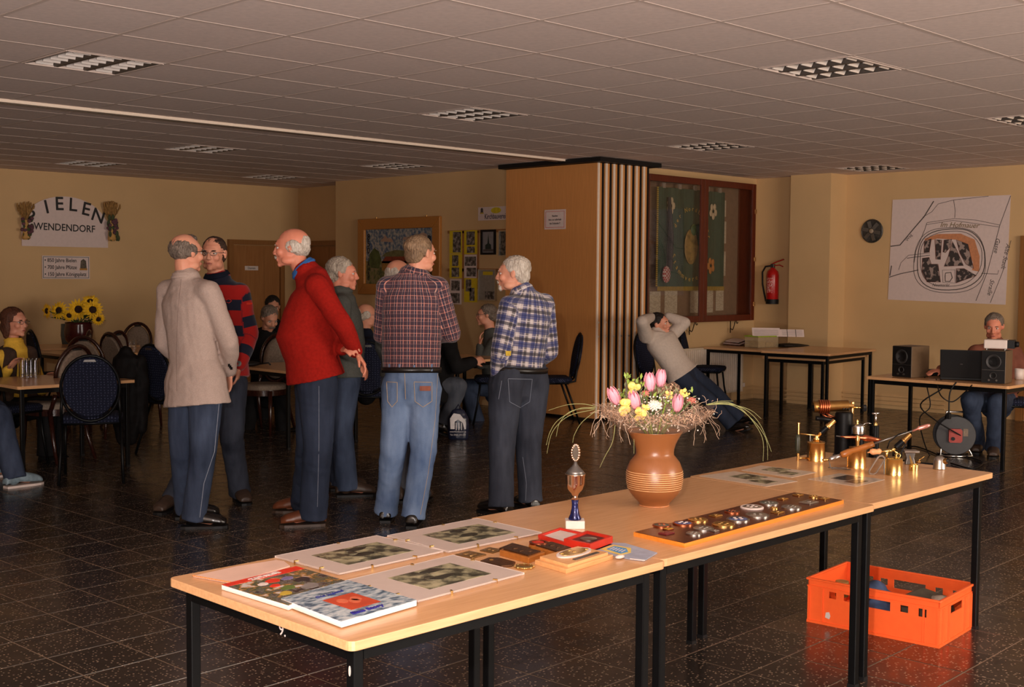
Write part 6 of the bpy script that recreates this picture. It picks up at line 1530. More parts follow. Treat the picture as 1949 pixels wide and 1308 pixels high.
# ================================================================ EXHIBITS ON THE TABLES
def flat(name, pts, z, th, mat, parent=None, off=None, bevel=0):
    P_ = [px(x, y, z) for x, y in pts]
    a = sum(P_[i][0]*P_[(i+1) % len(P_)][1]-P_[(i+1) % len(P_)][0]*P_[i][1] for i in range(len(P_)))
    if a < 0: P_ = P_[::-1]
    return obj(name, MB().prism([(p[0], p[1]) for p in P_], z-th, z), mat, parent, off=off, bevel=bevel)
def qmap(pts, z):
    """bilinear map of a quad seen in the photo: u along first edge, v along last"""
    P_ = [px(x, y, z) for x, y in pts]
    return lambda u, v, dz=0: P_[0]*(1-u)*(1-v)+P_[1]*u*(1-v)+P_[2]*u*v+P_[3]*(1-u)*v+np.array([0, 0, dz])
def qarea(name, f, uv, z, th, mat, parent, off):
    P_ = [f(u, v) for u, v in uv]; a = sum(P_[i][0]*P_[(i+1) % len(P_)][1]-P_[(i+1) % len(P_)][0]*P_[i][1] for i in range(len(P_)))
    if a < 0: P_ = P_[::-1]
    return obj(name, MB().prism([(p[0], p[1]) for p in P_], z, z+th), mat, parent, off=off)
# framed photographs lying flat
oldphoto = sheet_mat('old_photo_print', [(.36, lin((44, 46, 36))), (.46, lin((96, 94, 74))), (.56, lin((150, 144, 114))), (.68, lin((176, 168, 134)))], 26, 8, .25)
passe = simple('grey_passepartout_board', (196, 178, 168), .35, var=.03)
for pts, inn, lab in (([(523, 1058), (646, 1091), (844, 1048), (717, 1019)], (.24, .20, .80, .84), 'frameless glazed old group photograph lying at the back of the nearest table'),
                      ([(737, 1019), (854, 1049), (1031, 1013), (908, 986)], (.24, .22, .82, .84), 'frameless glazed old sketchy photograph lying farthest from the books'),
                      ([(656, 1105), (795, 1143), (998, 1090), (862, 1056)], (.22, .24, .80, .82), 'frameless glazed old photograph lying beside the blue book, nearest the table edge')):
    z = TZ+.010; p0 = px(*pts[0], TZ); t = thing('clip_frame_photograph', lab, 'photograph', p0, 0, 'photographs laid on the nearest table')
    o_ = np.array(t.location); f_ = qmap(pts, z)
    flat('backing', pts, z-.004, .0055, M['whiteboard'], t, o_)
    qarea('passepartout', f_, [(0.004, .004), (.996, .004), (.996, .996), (.004, .996)], z-.004, .003, passe, t, o_)
    a, b_, c_, d_ = inn; pp = [(a, b_), (c_, b_), (c_, d_), (a, d_)]
    pr = qarea('photo_print', f_, pp, z-.001, .0008, oldphoto, t, o_)
    dk = simple('photo_dark_figures', (46, 46, 36), .3, var=.4, scale=40)
    rr = random.Random(lab)
    for k in range(4):
        u = a+(c_-a)*(.18+.2*k); v = b_+(d_-b_)*rr.uniform(.4, .6); q = [(u+rr.uniform(.05, .075)*math.cos(x), v+rr.uniform(.07, .13)*math.sin(x)) for x in np.linspace(0, 2*PI, 11, endpoint=False)]
        qarea('printed_figure', f_, q, z-.0002, .0004, dk if k % 2 == 0 else oldphoto, pr, o_)
    for u, v in ((.33, 0), (.72, 0), (1, .3), (1, .72), (.3, 1), (0, .6)):
        c0 = f_(u, v); ce = f_(.5, .5); dd = unit((ce-c0)*np.array([1, 1, 0])) if v not in (0, 1) else unit((f_(u, .5)-c0)*np.array([1, 1, 0]))
        Mq = frame((c0[0], c0[1], z-.010), dd, (0, 0, 1)); obj('metal_clip', MB().box(-.002, .0095, -.003, .010, .0125, .003, Mq).box(-.003, 0, -.003, -.002, .0125, .003, Mq), M['brass2'], t, off=o_)
# books
def book(pts, z, th, cover, lab, name='book'):
    t = thing(name, lab, 'book', px(*pts[0], z-th)); o_ = np.array(t.location)
    flat('page_block', pts, z-.0012, th-.0024, M['whiteboard'], t, o_)
    flat('cover_back', pts, z-th+.0012, .0012, M['white'], t, o_)
    c = flat('cover', pts, z, .0012, cover, t, o_); return t, o_, qmap(pts, z), c
coll = sheet_mat('cover_collage', [(.36, lin((40, 36, 34))), (.44, lin((110, 100, 92))), (.52, lin((70, 80, 50))), (.58, lin((170, 120, 60))), (.66, lin((200, 190, 184)))], 30, 6, .25)
z1 = TZ+.016
t, o_, f1, cv = book([(422, 1113), (549, 1152), (660, 1106), (564, 1078)], z1, .016, coll, 'thick book with a red title strip and photo collage cover')
redc = simple('cover_red', (214, 48, 24), .3)
qarea('title_strip', f1, [(0, .0), (.10, 0), (.115, .35), (.15, .6), (.17, 1), (0, 1)], z1, .0005, redc, cv, o_)
def ftext(s, f, u0, v0, u1, v1, size, mat, parent, o_, z, name='title', **k):
    a, b_ = f(u0, v0), f(u1, v1); d = unit((b_-a)*np.array([1, 1, 0])); up_ = np.array([-d[1], d[0], 0]); c_ = (a+b_)/2
    text(s, size, frame((c_[0], c_[1], z), d, up_), mat, parent, name, off=o_, **k)
ftext('ZEITREISE', f1, .10, .22, .07, .78, .026, M['white'], cv, o_, z1+.0008, fat=.0006)
for (u, v, r_, m_) in ((.28, .45, .07, redc), (.30, .30, .05, M['white']), (.33, .62, .06, simple('cover_violet', (120, 110, 150), .3)), (.44, .35, .05, redc), (.5, .7, .08, simple('cover_dark', (44, 40, 40), .3)), (.6, .4, .07, simple('cover_green', (90, 110, 50), .3)), (.75, .6, .09, simple('cover_grey', (130, 124, 120), .3)), (.72, .25, .06, simple('cover_yellow', (190, 160, 60), .3))):
    qarea('cover_picture', f1, [(u+r_*math.cos(x)*(1+.2*math.sin(3*x)), v+r_*1.3*math.sin(x)) for x in np.linspace(0, 2*PI, 12, endpoint=False)], z1, .0006, m_, cv, o_)
bluec = sheet_mat('cover_blue_print', [(.38, lin((74, 92, 110))), (.5, lin((140, 156, 166))), (.62, lin((190, 196, 198)))], 34, 5, .25, stretch=(1, 2.2, 1))
z2 = TZ+.020
t, o_, f2, cv = book([(535, 1139), (650, 1183), (793, 1142), (662, 1104)], z2, .018, bluec, 'book with blue-grey patterned cover and orange picture, nearest the table edge')
qarea('orange_picture', f2, [(.36, .28), (.80, .30), (.80, .70), (.37, .70)], z2, .0005, simple('cover_orange', (190, 72, 42), .3), cv, o_)
for u, v in ((.52, .42), (.60, .52), (.55, .58)): qarea('relief_curl', f2, [(u+.07*math.cos(x), v+.06*math.sin(x)) for x in np.linspace(0, 2*PI, 12, endpoint=False)], z2+.0005, .0004, simple('cover_light_orange', (206, 104, 72), .3), cv, o_)
ftext('Die Jugend', f2, .26, .18, .26, .75, .022, simple('title_blue', (40, 50, 130), .4), cv, o_, z2+.0006, shear=.3)
ftext('Eine Story', f2, .90, .10, .90, .72, .026, simple('title_blue2', (44, 40, 140), .4), cv, o_, z2+.0006, shear=.3, fat=.0008)
# cloth bag under the books
t = thing('pale_pennant', 'pale folded cloth with orange dotted edge at the left table corner', 'cloth', px(369, 1095, TZ)); o_ = np.array(t.location)
flat('cloth', [(368, 1096), (442, 1109), (500, 1092), (552, 1077), (540, 1068), (526, 1066), (450, 1078)], TZ+.005, .004, simple('pale_pink_cloth', (214, 178, 160), .6, var=.08, scale=8), t, o_)
b = MB(); a, c = px(368, 1096, TZ+.005), px(442, 1109, TZ+.005)
for k in range(22): b.ell(tuple(a+(c-a)*k/21), (.003, .003, .002), None, 5, 4)
obj('dotted_edge', b, simple('orange_thread', (220, 130, 60), .6), t, off=o_)
# bronze plaques and medals
GM = 'bronze plaques and medals on the nearest table'
def plaque(name, pts, z, th, mat, lab, cat='plaque', relief=None):
    t = thing(name, lab, cat, px(*pts[0], z-th), 0, GM); o_ = np.array(t.location)
    flat('base', pts, z, th, mat, t, o_, bevel=.0015); return t, o_, qmap(pts, z)
def relief(t, o_, f, z, mat, spots):
    for u, v, r_ in spots: 
        c = f(u, v); obj('relief', MB().ell((c[0], c[1], z), (r_, r_*.8, .003), None, 10, 6), mat, t, smooth=True, off=o_)
gilt = simple('gilt_relief', (150, 116, 72), .35, .8, var=.3, bump=.8, bscale=180)
t, o_, f = plaque('relief_plate', [(866, 1055), (899, 1062), (926, 1055), (893, 1048)], TZ+.004, .004, gilt, 'flat gold-brown relief plate at the left end of the medal group'); relief(t, o_, f, TZ+.004, gilt, [(.3, .4, .012), (.6, .6, .012), (.7, .3, .008)])
t, o_, f = plaque('relief_plate', [(913, 1047), (938, 1052), (957, 1046), (932, 1041)], TZ+.004, .004, gilt, 'small gold-brown relief plate behind the left medal plate'); relief(t, o_, f, TZ+.004, gilt, [(.35, .5, .009), (.7, .5, .009)])
t, o_, f = plaque('wooden_plaque', [(950, 1043), (983, 1050), (1010, 1042), (975, 1033)], TZ+.012, .012, M['bronze'], 'dark bronze plaque behind the brown wooden one'); relief(t, o_, f, TZ+.012, M['bronze'], [(.35, .5, .012), (.7, .5, .008)])
t, o_, f = plaque('wooden_plaque', [(951, 1047), (1006, 1062), (1038, 1051), (975, 1037)], TZ+.018, .018, M['plaque2'], 'brown wooden plaque with dark relief in front of the red medal box'); qarea('relief_plate', f, [(.08, .12), (.92, .12), (.92, .88), (.08, .88)], TZ+.018, .004, M['bronze'], t, o_); relief(t, o_, f, TZ+.022, M['bronze'], [(.3, .5, .012), (.55, .4, .01), (.75, .6, .009)])
t, o_, f = plaque('wooden_plaque', [(1006, 1037), (1058, 1053), (1092, 1044), (1045, 1030)], TZ+.018, .018, M['plaque2'], 'brown wooden plaque half under the light wooden plaque'); qarea('relief_plate', f, [(.2, .1), (.96, .1), (.96, .9), (.2, .9)], TZ+.018, .004, M['bronze'], t, o_); relief(t, o_, f, TZ+.022, M['bronze'], [(.5, .5, .01), (.75, .5, .009)])
c = px(1025, 1034, TZ+.02); t = thing('round_medal', 'round copper medal with red centre beside the red box', 'medal', c-np.array([0, 0, .018]), 0, GM); obj('rim', MB().lathe([(0, 0), (.030, 0), (.030, .022), (.022, .022), (.022, .019), (0, .019)], (0, 0, 0), 24), M['copper'], t, smooth=True, angle=30); obj('red_centre', MB().lathe([(0, .018), (.018, .018), (.018, .021), (0, .021)], n=20), M['redbox'], t)
t, o_, f = plaque('bronze_plaque', [(914, 1067), (930, 1061), (950, 1061), (981, 1069), (975, 1076), (955, 1077)], TZ+.006, .006, M['bronze'], 'dark rounded bronze plaque lying flat beside the front photograph'); c = px(935, 1066, TZ+.006); obj('relief', MB().ell(tuple(c), (.008, .008, .003), None, 8, 5), M['gold'] if 'gold' in M else M['brass'], t, off=o_)
c = px(998, 1081, TZ); t = thing('gold_brooch', 'small round gold pin with beaded rim near the table edge', 'pin', c, 0, GM); obj('disc', MB().lathe([(0, 0), (.024, 0), (.027, .004), (.022, .006), (0, .005)], n=24), M['brass2'], t, smooth=True, angle=30)
obj('beaded_rim', MB().tube([(.026*math.cos(a), .026*math.sin(a), .004) for a in np.linspace(0, 2*PI, 24, endpoint=False)], .0025, 6, True), M['brass2'], t, smooth=True)
for k in range(8): a = k*PI/4; obj('bead', MB().ell((.027*math.cos(a), .027*math.sin(a), .004), (.0045, .0045, .004), None, 8, 5), M['brass2'], t, smooth=True)
t, o_, f = plaque('light_wooden_plaque', [(1018, 1066), (1078, 1084), (1167, 1056), (1102, 1043)], TZ+.014, .014, M['plaque'], 'light wooden plaque with an oval white and gold medal')
qarea('upper_step', f, [(.06, .07), (.94, .07), (.94, .93), (.06, .93)], TZ+.014, .009, M['plaque'], t, o_)
qarea('oval_medal', f, [(.42+.26*math.cos(x), .56+.34*math.sin(x)) for x in np.linspace(0, 2*PI, 24, endpoint=False)], TZ+.023, .004, M['white'], t, o_)
qarea('gold_emblem', f, [(.42+.20*math.cos(x), .56+.26*math.sin(x)) for x in np.linspace(0, 2*PI, 24, endpoint=False)], TZ+.027, .002, simple('gold_emblem', (196, 160, 96), .3, .8, var=.3, scale=60), t, o_); relief(t, o_, f, TZ+.029, M['brass'], [(.34, .35, .008), (.30, .55, .006), (.5, .78, .008), (.44, .55, .008)])
qarea('name_plate', f, [(.74, .30), (.84, .30), (.84, .82), (.74, .82)], TZ+.023, .002, M['steel'], t, o_)
# red box
t = thing('red_medal_box', 'open red case holding a silver coin, in front of the trophy', 'medal box', px(1024, 1024, TZ)); o_ = np.array(t.location)
lid = [(1024, 1026), (1073, 1041), (1120, 1024), (1066, 1012)]; bxq = [(1073, 1041), (1123, 1052), (1166, 1036), (1118, 1025)]
for pts, n_, th in ((lid, 'lid', .010), (bxq, 'box_half', .022)):
    f = qmap(pts, TZ); fl_ = flat(n_+'_floor', pts, TZ+.004, .003, M['redbox'], t, o_)
    for uv in ([(0, 0), (1, 0), (1, .07), (0, .07)], [(0, .93), (1, .93), (1, 1), (0, 1)], [(0, .07), (.06, .07), (.06, .93), (0, .93)], [(.94, .07), (1, .07), (1, .93), (.94, .93)]):
        qarea('side', f, uv, TZ+.004, th, M['redbox'], fl_, o_)
    if n_ == 'lid': qarea('white_lining', f, [(.07, .08), (.93, .08), (.93, .92), (.07, .92)], TZ+.004, .004, M['white'], t, o_)
    else:
        qarea('dark_lining', f, [(.07, .08), (.93, .08), (.93, .92), (.07, .92)], TZ+.004, .014, simple('maroon_velvet', (92, 24, 18), .9), t, o_)
        c = f(.5, .5); obj('coin', MB().lathe([(0, 0), (.027, 0), (.027, .004), (.024, .003), (0, .003)], (c[0], c[1], TZ+.018), 24), M['silver'], t, smooth=True, off=o_, angle=30)
# printed pennant
t = thing('printed_pennant', 'grey-blue printed cloth pennant with a yellow crest on the table', 'pennant', px(1180, 1050, TZ)); o_ = np.array(t.location)
penm = simple('pennant_grey', (156, 160, 176), .6, var=.15, scale=25)
flat('cloth', [(1098, 1043), (1138, 1047), (1172, 1058), (1200, 1064), (1226, 1067), (1251, 1052), (1190, 1034), (1165, 1033)], TZ+.004, .003, penm, t, o_)
fp_ = qmap([(1136, 1046), (1192, 1060), (1215, 1046), (1165, 1035)], TZ+.004)
qarea('yellow_crest', fp_, [(.05, .1), (.8, .0), (.95, .5), (.75, .95), (.1, .9)], TZ+.004, .0006, simple('crest_yellow_print', (222, 190, 96), .6), t, o_)
qarea('blue_shield', fp_, [(.2, .25), (.75, .15), (.85, .5), (.65, .8), (.22, .75)], TZ+.0046, .0006, simple('shield_blue', (70, 140, 190), .6), t, o_)
for k in range(5): qarea('shield_stripe', fp_, [(.28+.1*k, .3), (.32+.1*k, .3), (.32+.1*k, .62), (.28+.1*k, .62)], TZ+.0052, .0005, M['white'], t, o_)
b = MB(); a, c = px(1200, 1064, TZ+.004), px(1226, 1067, TZ+.004)
for k in range(12): b.ell(tuple(a+(c-a)*k/11), (.0025, .0025, .002), None, 5, 4)
b.ell(tuple(px(1180, 1060, TZ+.008)), (.020, .010, .006), None, 10, 6); obj('curled_edge', b, M['white'], t, smooth=True, off=o_)

def item(name, lab, cat, xc, yb, group=None, z=None):
    p = px(xc, yb, TZ if z is None else z); s = (p-CAM)@FW/FOC; t = thing(name, lab, cat, p, face_rz(0, 1), group)
    return t, s, (lambda x, y, dd=0: ((x-xc)*s, dd, (yb-y)*s))
# trophy
t, s, L = item('trophy_cup', 'small silver trophy cup with blue stem on a white marble base', 'trophy', 1094, 1004)
obj('marble_base', MB().box(-18*s, -16*s, 0, 18*s, 16*s, 15*s), simple('white_marble', (232, 220, 212), .25, var=.04), t, bevel=.001)
z0 = 15*s
obj('blue_stem', MB().lathe([(0, z0), (12*s, z0), (12.5*s, z0+3*s), (9*s, z0+10*s), (6.5*s, z0+22*s), (6*s, z0+30*s), (7*s, z0+38*s), (0, z0+38*s)], n=20), simple('blue_mottled_glaze', (30, 34, 84), .15, .3, var=.6, scale=90), t, smooth=True)
cs = simple('pink_silver', (214, 184, 160), .14, 1, var=.05)
obj('cup', MB().lathe([(0, z0+38*s), (8*s, z0+39*s), (5*s, z0+44*s), (7*s, z0+50*s), (14*s, z0+58*s), (18*s, z0+70*s), (19*s, z0+86*s), (20*s, z0+88*s), (0, z0+88*s)], n=28), cs, t, smooth=True)
obj('cup_lid', MB().lathe([(0, z0+88*s), (19*s, z0+88*s), (15*s, z0+94*s), (8*s, z0+101*s), (4*s, z0+106*s), (2.5*s, z0+111*s), (0, z0+112*s)], n=28), M['steel'], t, smooth=True)
ds = obj('laurel_disc', MB().lathe([(0, -2*s), (8*s, -2*s), (8*s, 2*s), (0, 2*s)], n=24, Mx=Matrix.Translation((0, 0, z0+128*s)) @ Matrix.Rotation(.4, 4, 'Z') @ Matrix.Rotation(PI/2, 4, 'X') @ Matrix.Diagonal((.85, 1.7, 1, 1))), M['silver'], t, smooth=True, angle=30)
for k in range(18): a = k*PI/9; obj('laurel_leaf', MB().ell((8.2*s*math.cos(a)*.92, 0, z0+128*s+15*s*math.sin(a)), (2.2*s, 1.8*s, 2.6*s), None, 6, 5), cs, ds, smooth=True)
# vase with bouquet
t, s, L = item('clay_vase', 'round brown clay vase with pale ring stripes holding the bouquet', 'vase', 1245, 962)
k_ = s/4.331
cl = simple('brown_clay', (138, 84, 46), .30, var=.08, scale=6); pr = [(0, 0), (122, 0), (124, 16), (128, 28), (165, 64), (200, 106), (222, 150), (232, 210), (233, 270), (226, 310), (205, 362), (175, 400), (158, 420), (155, 440), (158, 470), (170, 510), (188, 548), (208, 585), (224, 612), (228, 618), (222, 618), (180, 545), (150, 450), (0, 440)]
obj('vase_body', MB().lathe([(r*k_, z*k_) for r, z in pr], n=48), cl, t, smooth=True)
for i in range(9):
    z = 150+i*17.5; r = np.interp(z, [p[1] for p in pr[5:10]], [p[0] for p in pr[5:10]])
    obj('ring_stripe', MB().tube([((r+.5)*k_*math.cos(a), (r+.5)*k_*math.sin(a), z*k_) for a in np.linspace(0, 2*PI, 48, endpoint=False)], 3.0*k_, 6, True), simple('cream_slip', (222, 172, 120), .4), t, smooth=True)
obj('foot_rim', MB().tube([(122*k_*math.cos(a), 122*k_*math.sin(a), 6*k_) for a in np.linspace(0, 2*PI, 40, endpoint=False)], 6*k_, 6, True), simple('glazed_rim', (196, 130, 84), .15), t, smooth=True)
va = t
bo = thing('bouquet', 'spring bouquet of pink tulips and yellow freesias in crinkled wrapping', 'bouquet', np.array(t.location)+np.array([0, 0, 600*k_]), t.rotation_euler[2])
def B(x, y, dd=0): # crop coordinates of the vase view -> bouquet space
    return ((x-935)*k_, dd, (572-y)*k_)
def obb(name, b, mat, **k): return obj(name, b, mat, bo, **k)
# wrapping: ruffled cone
def ruffle(r0, r1, z0, z1, n=72, ph=0, amp=.05, skew=0):
    rings = []
    for i in range(9):
        u = i/8; rg = []
        for j in range(n):
            a = 2*PI*j/n; rr = (r0+(r1-r0)*u**.75)*(1+amp*u*math.sin(9*a+ph)+amp*.6*u*math.sin(17*a+ph*2))
            rg.append((rr*math.cos(a)*1.0+skew*u, rr*math.sin(a)*.8, z0+(z1-z0)*u**1.2*(1+.13*math.sin(5*a+ph)+.08*math.sin(11*a))))
        rings.append(rg)
    return rings
obb('cellophane_wrap', MB().loft(ruffle(150*k_, 470*k_, -20*k_, 200*k_), cap=False), M['cello'], smooth=True)
sisal = NT('sisal_mesh'); nz = sisal.noise(140, 3); cr_ = sisal.ramp(nz, [(.50, 0.0), (.56, 1.0)]); sisal.l(cr_, sisal.b.inputs['Alpha']); sisal.color(lin((176, 142, 116))); sisal = sisal.fin(.9)
obb('sisal_sheet', MB().loft(ruffle(370*k_, 455*k_, 105*k_, 190*k_, ph=2, amp=.06), cap=False), sisal, smooth=True)
b = MB(); R2 = random.Random(5)
for k in range(170):
    a = R2.uniform(0, 2*PI); rr = R2.uniform(330, 490)*k_; z = R2.uniform(90, 260)*k_; p = np.array([rr*math.cos(a), rr*.8*math.sin(a), z]); pts = [p]; d = np.array([-math.sin(a), .8*math.cos(a), R2.uniform(-.4, .4)])
    for q in range(5): d = unit(d+np.array([R2.gauss(0, .5), R2.gauss(0, .4), R2.gauss(0, .45)])); p = p+d*R2.uniform(16, 34)*k_; pts.append(p)
    b.tube(pts, 1.5*k_, 3)
for k in range(16):
    a = R2.choice([R2.uniform(2.6, 4.2), R2.uniform(-.9, .5)]); rr = 430*k_; p = np.array([rr*math.cos(a), rr*.8*math.sin(a), 150*k_]); pts = [p]; d = np.array([math.cos(a)*.5, math.sin(a)*.3, -.4])
    for q in range(8): d = unit(d+np.array([R2.gauss(0, .45), R2.gauss(0, .3), -.45+R2.gauss(0, .3)])); p = p+d*28*k_; pts.append(p)
    b.tube(pts, 1.3*k_, 3)
tag(obb('sisal_threads', b, simple('sisal_thread', (206, 176, 150), .8, var=.3)), kind='stuff')
pink = simple('tulip_pink', (236, 156, 172), .5, var=.18, scale=12); yelf = simple('freesia_yellow', (242, 208, 110), .5, var=.15); whf = simple('white_petal', (234, 222, 208), .6); salm = simple('carnation_salmon', (214, 120, 104), .6, var=.3, scale=60)
grn = simple('leaf_green', (86, 106, 56), .6, var=.3); grn2 = simple('bright_green', (128, 150, 50), .6, var=.2); gry = simple('grey_green_foliage', (120, 124, 88), .8, var=.3)
def tulip(x, y, tilt, tl2, sc, dd):
    p = B(x, y, dd); Mt = Matrix.Translation(p) @ Matrix.Rotation(tilt, 4, 'Y') @ Matrix.Rotation(tl2, 4, 'X'); q0 = Mt @ Vector((0, 0, -48*k_*sc)); fo = obj('tulip', MB().tube([tuple(q0), ((q0[0])*.5, q0[1]*.5, q0[2]*.4), (0, 0, -.05)], .0035, 6), grn, bo)
    for i in range(6):
        an = i*PI/3+.2; ins = .86 if i % 2 else 1.0; rings = []
        for j in range(7):
            u = j/6; w_ = .62*math.sin(PI*min(u*.86+.10, 1))**.8+.02; rad = (36*math.sin(PI*(u*.72+.12))**.7)*ins
            row = []
            for q in (-1, -.5, 0, .5, 1): th = an+q*w_; row.append(((rad)*k_*sc*math.cos(th), rad*k_*sc*math.sin(th), (u*118-50)*k_*sc))
            rings.append(row)
        b = MB(); V_ = [p_ for r_ in rings for p_ in r_]; b.add(V_, [(r_*5+c_, r_*5+c_+1, (r_+1)*5+c_+1, (r_+1)*5+c_) for r_ in range(6) for c_ in range(4)], Mt)
        pe = obj('petal', b, pink, fo, smooth=True); so = pe.modifiers.new('s', 'SOLIDIFY'); so.thickness = .0012
for a_ in ((590, 272, -.45, .2, 1.35, -.04), (740, 292, -.25, .35, 1.35, -.10), (885, 165, -.10, .1, 1.35, .0), (980, 135, .05, .0, 1.25, .02), (1085, 312, .08, .3, 1.25, -.10)): tulip(*a_)
def cluster(x, y, r_, mat, n, name, dd=0, pr_=(.42, .30, .42), rr_=None):
    q0 = B(x, y, dd+.02); fo = obj(name, MB().tube([q0, (q0[0]*.5, q0[1]*.5, q0[2]*.4), (0, 0, -.05)], .003, 6), grn2, bo); Rn = rr_ or R2
    for i in range(n):
        a = Rn.uniform(0, 2*PI); ph = Rn.uniform(-1, 1); q = Rn.uniform(.2, .75)*r_
        c = np.array(B(x, y, dd))+np.array([q*math.cos(a), -abs(q*.6), q*math.sin(a)])*k_
        Mt = Matrix.Translation(c) @ Matrix.Rotation(a, 4, 'Y') @ Matrix.Rotation(ph*.7, 4, 'X')
        obj('petal', MB().ell((0, 0, 0), (r_*pr_[0]*k_, r_*pr_[1]*.5*k_, r_*pr_[2]*k_*1.2), Mt, 8, 6), mat, fo, smooth=True)
for a_ in ((740, 200, 58, yelf, 10, 'freesia', -.03), (655, 335, 66, yelf, 11, 'freesia', -.10), (1035, 250, 38, yelf, 7, 'freesia', -.03), (1150, 232, 40, yelf, 7, 'freesia', -.03), (780, 390, 58, yelf, 9, 'freesia', -.12), (832, 338, 42, yelf, 7, 'freesia', -.10), (1185, 245, 20, yelf, 5, 'freesia', -.03)): cluster(*a_)
def mum(x, y, r_, mat, n, name, dd):
    q0 = B(x, y, dd+.015); fo = obj(name, MB().tube([q0, (q0[0]*.5, q0[1]*.5, q0[2]*.4), (0, 0, -.05)], .003, 6), grn, bo); c0 = Matrix.Translation(B(x, y, dd)) @ Matrix.Rotation(.7, 4, 'X')
    for i in range(n):
        a = i*2.4; q = r_*math.sqrt((i+1)/n); b = MB().ell((q*.72*k_, 0, (1-i/n)*r_*.3*k_), (r_*.30*k_, r_*.12*k_, r_*.06*k_), None, 6, 4); b.v = [tuple((c0 @ Matrix.Rotation(a, 4, 'Z')) @ Vector(v)) for v in b.v]
        obj('petal', b, mat, fo)
mum(900, 325, 70, whf, 30, 'chrysanthemum', -.10); mum(840, 240, 42, salm, 20, 'carnation', -.04); mum(1222, 297, 44, salm, 20, 'carnation', -.03); mum(800, 262, 24, whf, 12, 'chrysanthemum', -.04)
b = MB()
for k in range(260):
    x = 935+R2.gauss(0, 190); y = R2.uniform(200, 540); w_ = np.interp(y, [200, 400, 560], [330, 340, 190])
    if abs(x-935) > w_: continue
    p = np.array(B(x, y, R2.uniform(-.10, .08)*np.interp(y, [200, 560], [1, .5]))); d = unit(np.array([R2.gauss(0, .8), R2.gauss(0, .4), R2.uniform(.2, 1)])); l = R2.uniform(24, 60)*k_; s_ = unit(np.cross(d, [0, 1, .2]))*R2.uniform(4, 9)*k_
    b.add([p, p+d*l*.5+s_, p+d*l, p+d*l*.5-s_], [(0, 1, 2, 3)])
tag(obb('filler_foliage', b, gry), kind='stuff')
b = MB()
for k in range(60):
    p = np.array(B(R2.uniform(680, 820), R2.uniform(110, 220), R2.uniform(-.02, .05))) if k < 24 else np.array(B(R2.uniform(640, 1250), R2.uniform(220, 360), R2.uniform(-.05, .08)))
    d = unit(np.array([R2.gauss(0, .5), R2.gauss(0, .3), 1])); l = R2.uniform(30, 70)*k_; s_ = unit(np.cross(d, [0, 1, .1]))*R2.uniform(8, 13)*k_
    b.add([p, p+d*l*.5+s_, p+d*l, p+d*l*.5-s_], [(0, 1, 2, 3)])
tag(obb('green_leaves', b, grn2), kind='stuff')
b = MB()
for k in range(190):
    x = 935+R2.gauss(0, 150); y = R2.uniform(250, 540); p = np.array(B(x, y, -.04-R2.uniform(0, .07)*np.interp(y, [250, 560], [1, .5]))); b.ell(tuple(p), tuple([R2.uniform(4, 8)*k_]*3), None, 6, 4)
tag(obb('gypsophila', b, whf), kind='stuff')
netm = MB(); rings = []
for i in range(8):
    u = i/7; rings.append([(((1050-935)+(95+20*math.sin(3*a))*math.cos(a)*(math.sin(PI*(.12+u*.76))))*k_, (.01+.05*math.sin(a)), (572-300+u*135+14*math.sin(a*3))*k_) for a in np.linspace(0, 2*PI, 20, endpoint=False)])
netm.loft(rings); obb('sisal_ruffle', netm, sisal, smooth=True)
grass = simple('grass_blade', (142, 142, 92), .6, var=.2)
for pts in ([(440, 350), (330, 330), (200, 340), (55, 385)], [(440, 360), (300, 370), (140, 460), (70, 560), (40, 670)], [(430, 365), (250, 385), (150, 480), (120, 600)], [(430, 375), (220, 430), (90, 560), (45, 740)], [(450, 380), (330, 480), (270, 580), (255, 650)],
            [(600, 500), (580, 640), (520, 760), (478, 852)], [(755, 560), (756, 640), (757, 735)],
            [(1340, 330), (1450, 300), (1560, 298)], [(1350, 325), (1530, 320), (1680, 380), (1790, 500), (1880, 712)], [(1350, 330), (1520, 310), (1660, 390), (1800, 590), (1812, 790)], [(1350, 330), (1540, 330), (1700, 430), (1830, 600), (1850, 780)], [(1360, 320), (1560, 330), (1700, 370), (1790, 440)]):
    Q_ = [np.array(B(x, y, -.03)) for x, y in pts]; out = []
    for i in range(len(Q_)-1):
        p0, p1, p2, p3 = Q_[max(i-1, 0)], Q_[i], Q_[i+1], Q_[min(i+2, len(Q_)-1)]
        for kk in range(6): s_ = kk/6; out.append(.5*((2*p1)+(-p0+p2)*s_+(2*p0-5*p1+4*p2-p3)*s_*s_+(-p0+3*p1-3*p2+p3)*s_**3))
    out.append(Q_[-1]); n__ = len(out); obb('grass_blade', MB().tube(out, [3.2*k_*(1-.6*i/n__) for i in range(n__)], 4), grass)
# sheets
for pts, lab, gls in (([(1331, 906), (1459, 926), (1518, 916), (1398, 897)], 'printed sheet lying right of the vase, the left one', 0), ([(1411, 895), (1507, 909), (1554, 899), (1448, 886)], 'printed sheet lying behind, at the foot of the brass pump', 0), ([(1537, 912), (1630, 926), (1684, 913), (1597, 901)], 'plastic-sleeved sheet under the middle blowlamp', 1)):
    t = thing('info_sheet', lab, 'sheet', px(*pts[0], TZ), 0, 'information sheets on the tables'); o_ = np.array(t.location); f = qmap(pts, TZ)
    flat('sheet', pts, TZ+.0015, .0012, simple('sleeved_sheet', (196, 178, 160), .12) if gls else simple('dull_sheet', (196, 176, 156), .35), t, o_)
    for a, b_, c_, d_ in ((.25, .35, .60, .9), (.62, .2, .9, .6)): qarea('printed_picture', f, [(a, b_), (c_, b_), (c_, d_), (a, d_)], TZ+.0015, .0004, oldphoto if not gls else simple('sheet_dark', (70, 66, 62), .2), t, o_)
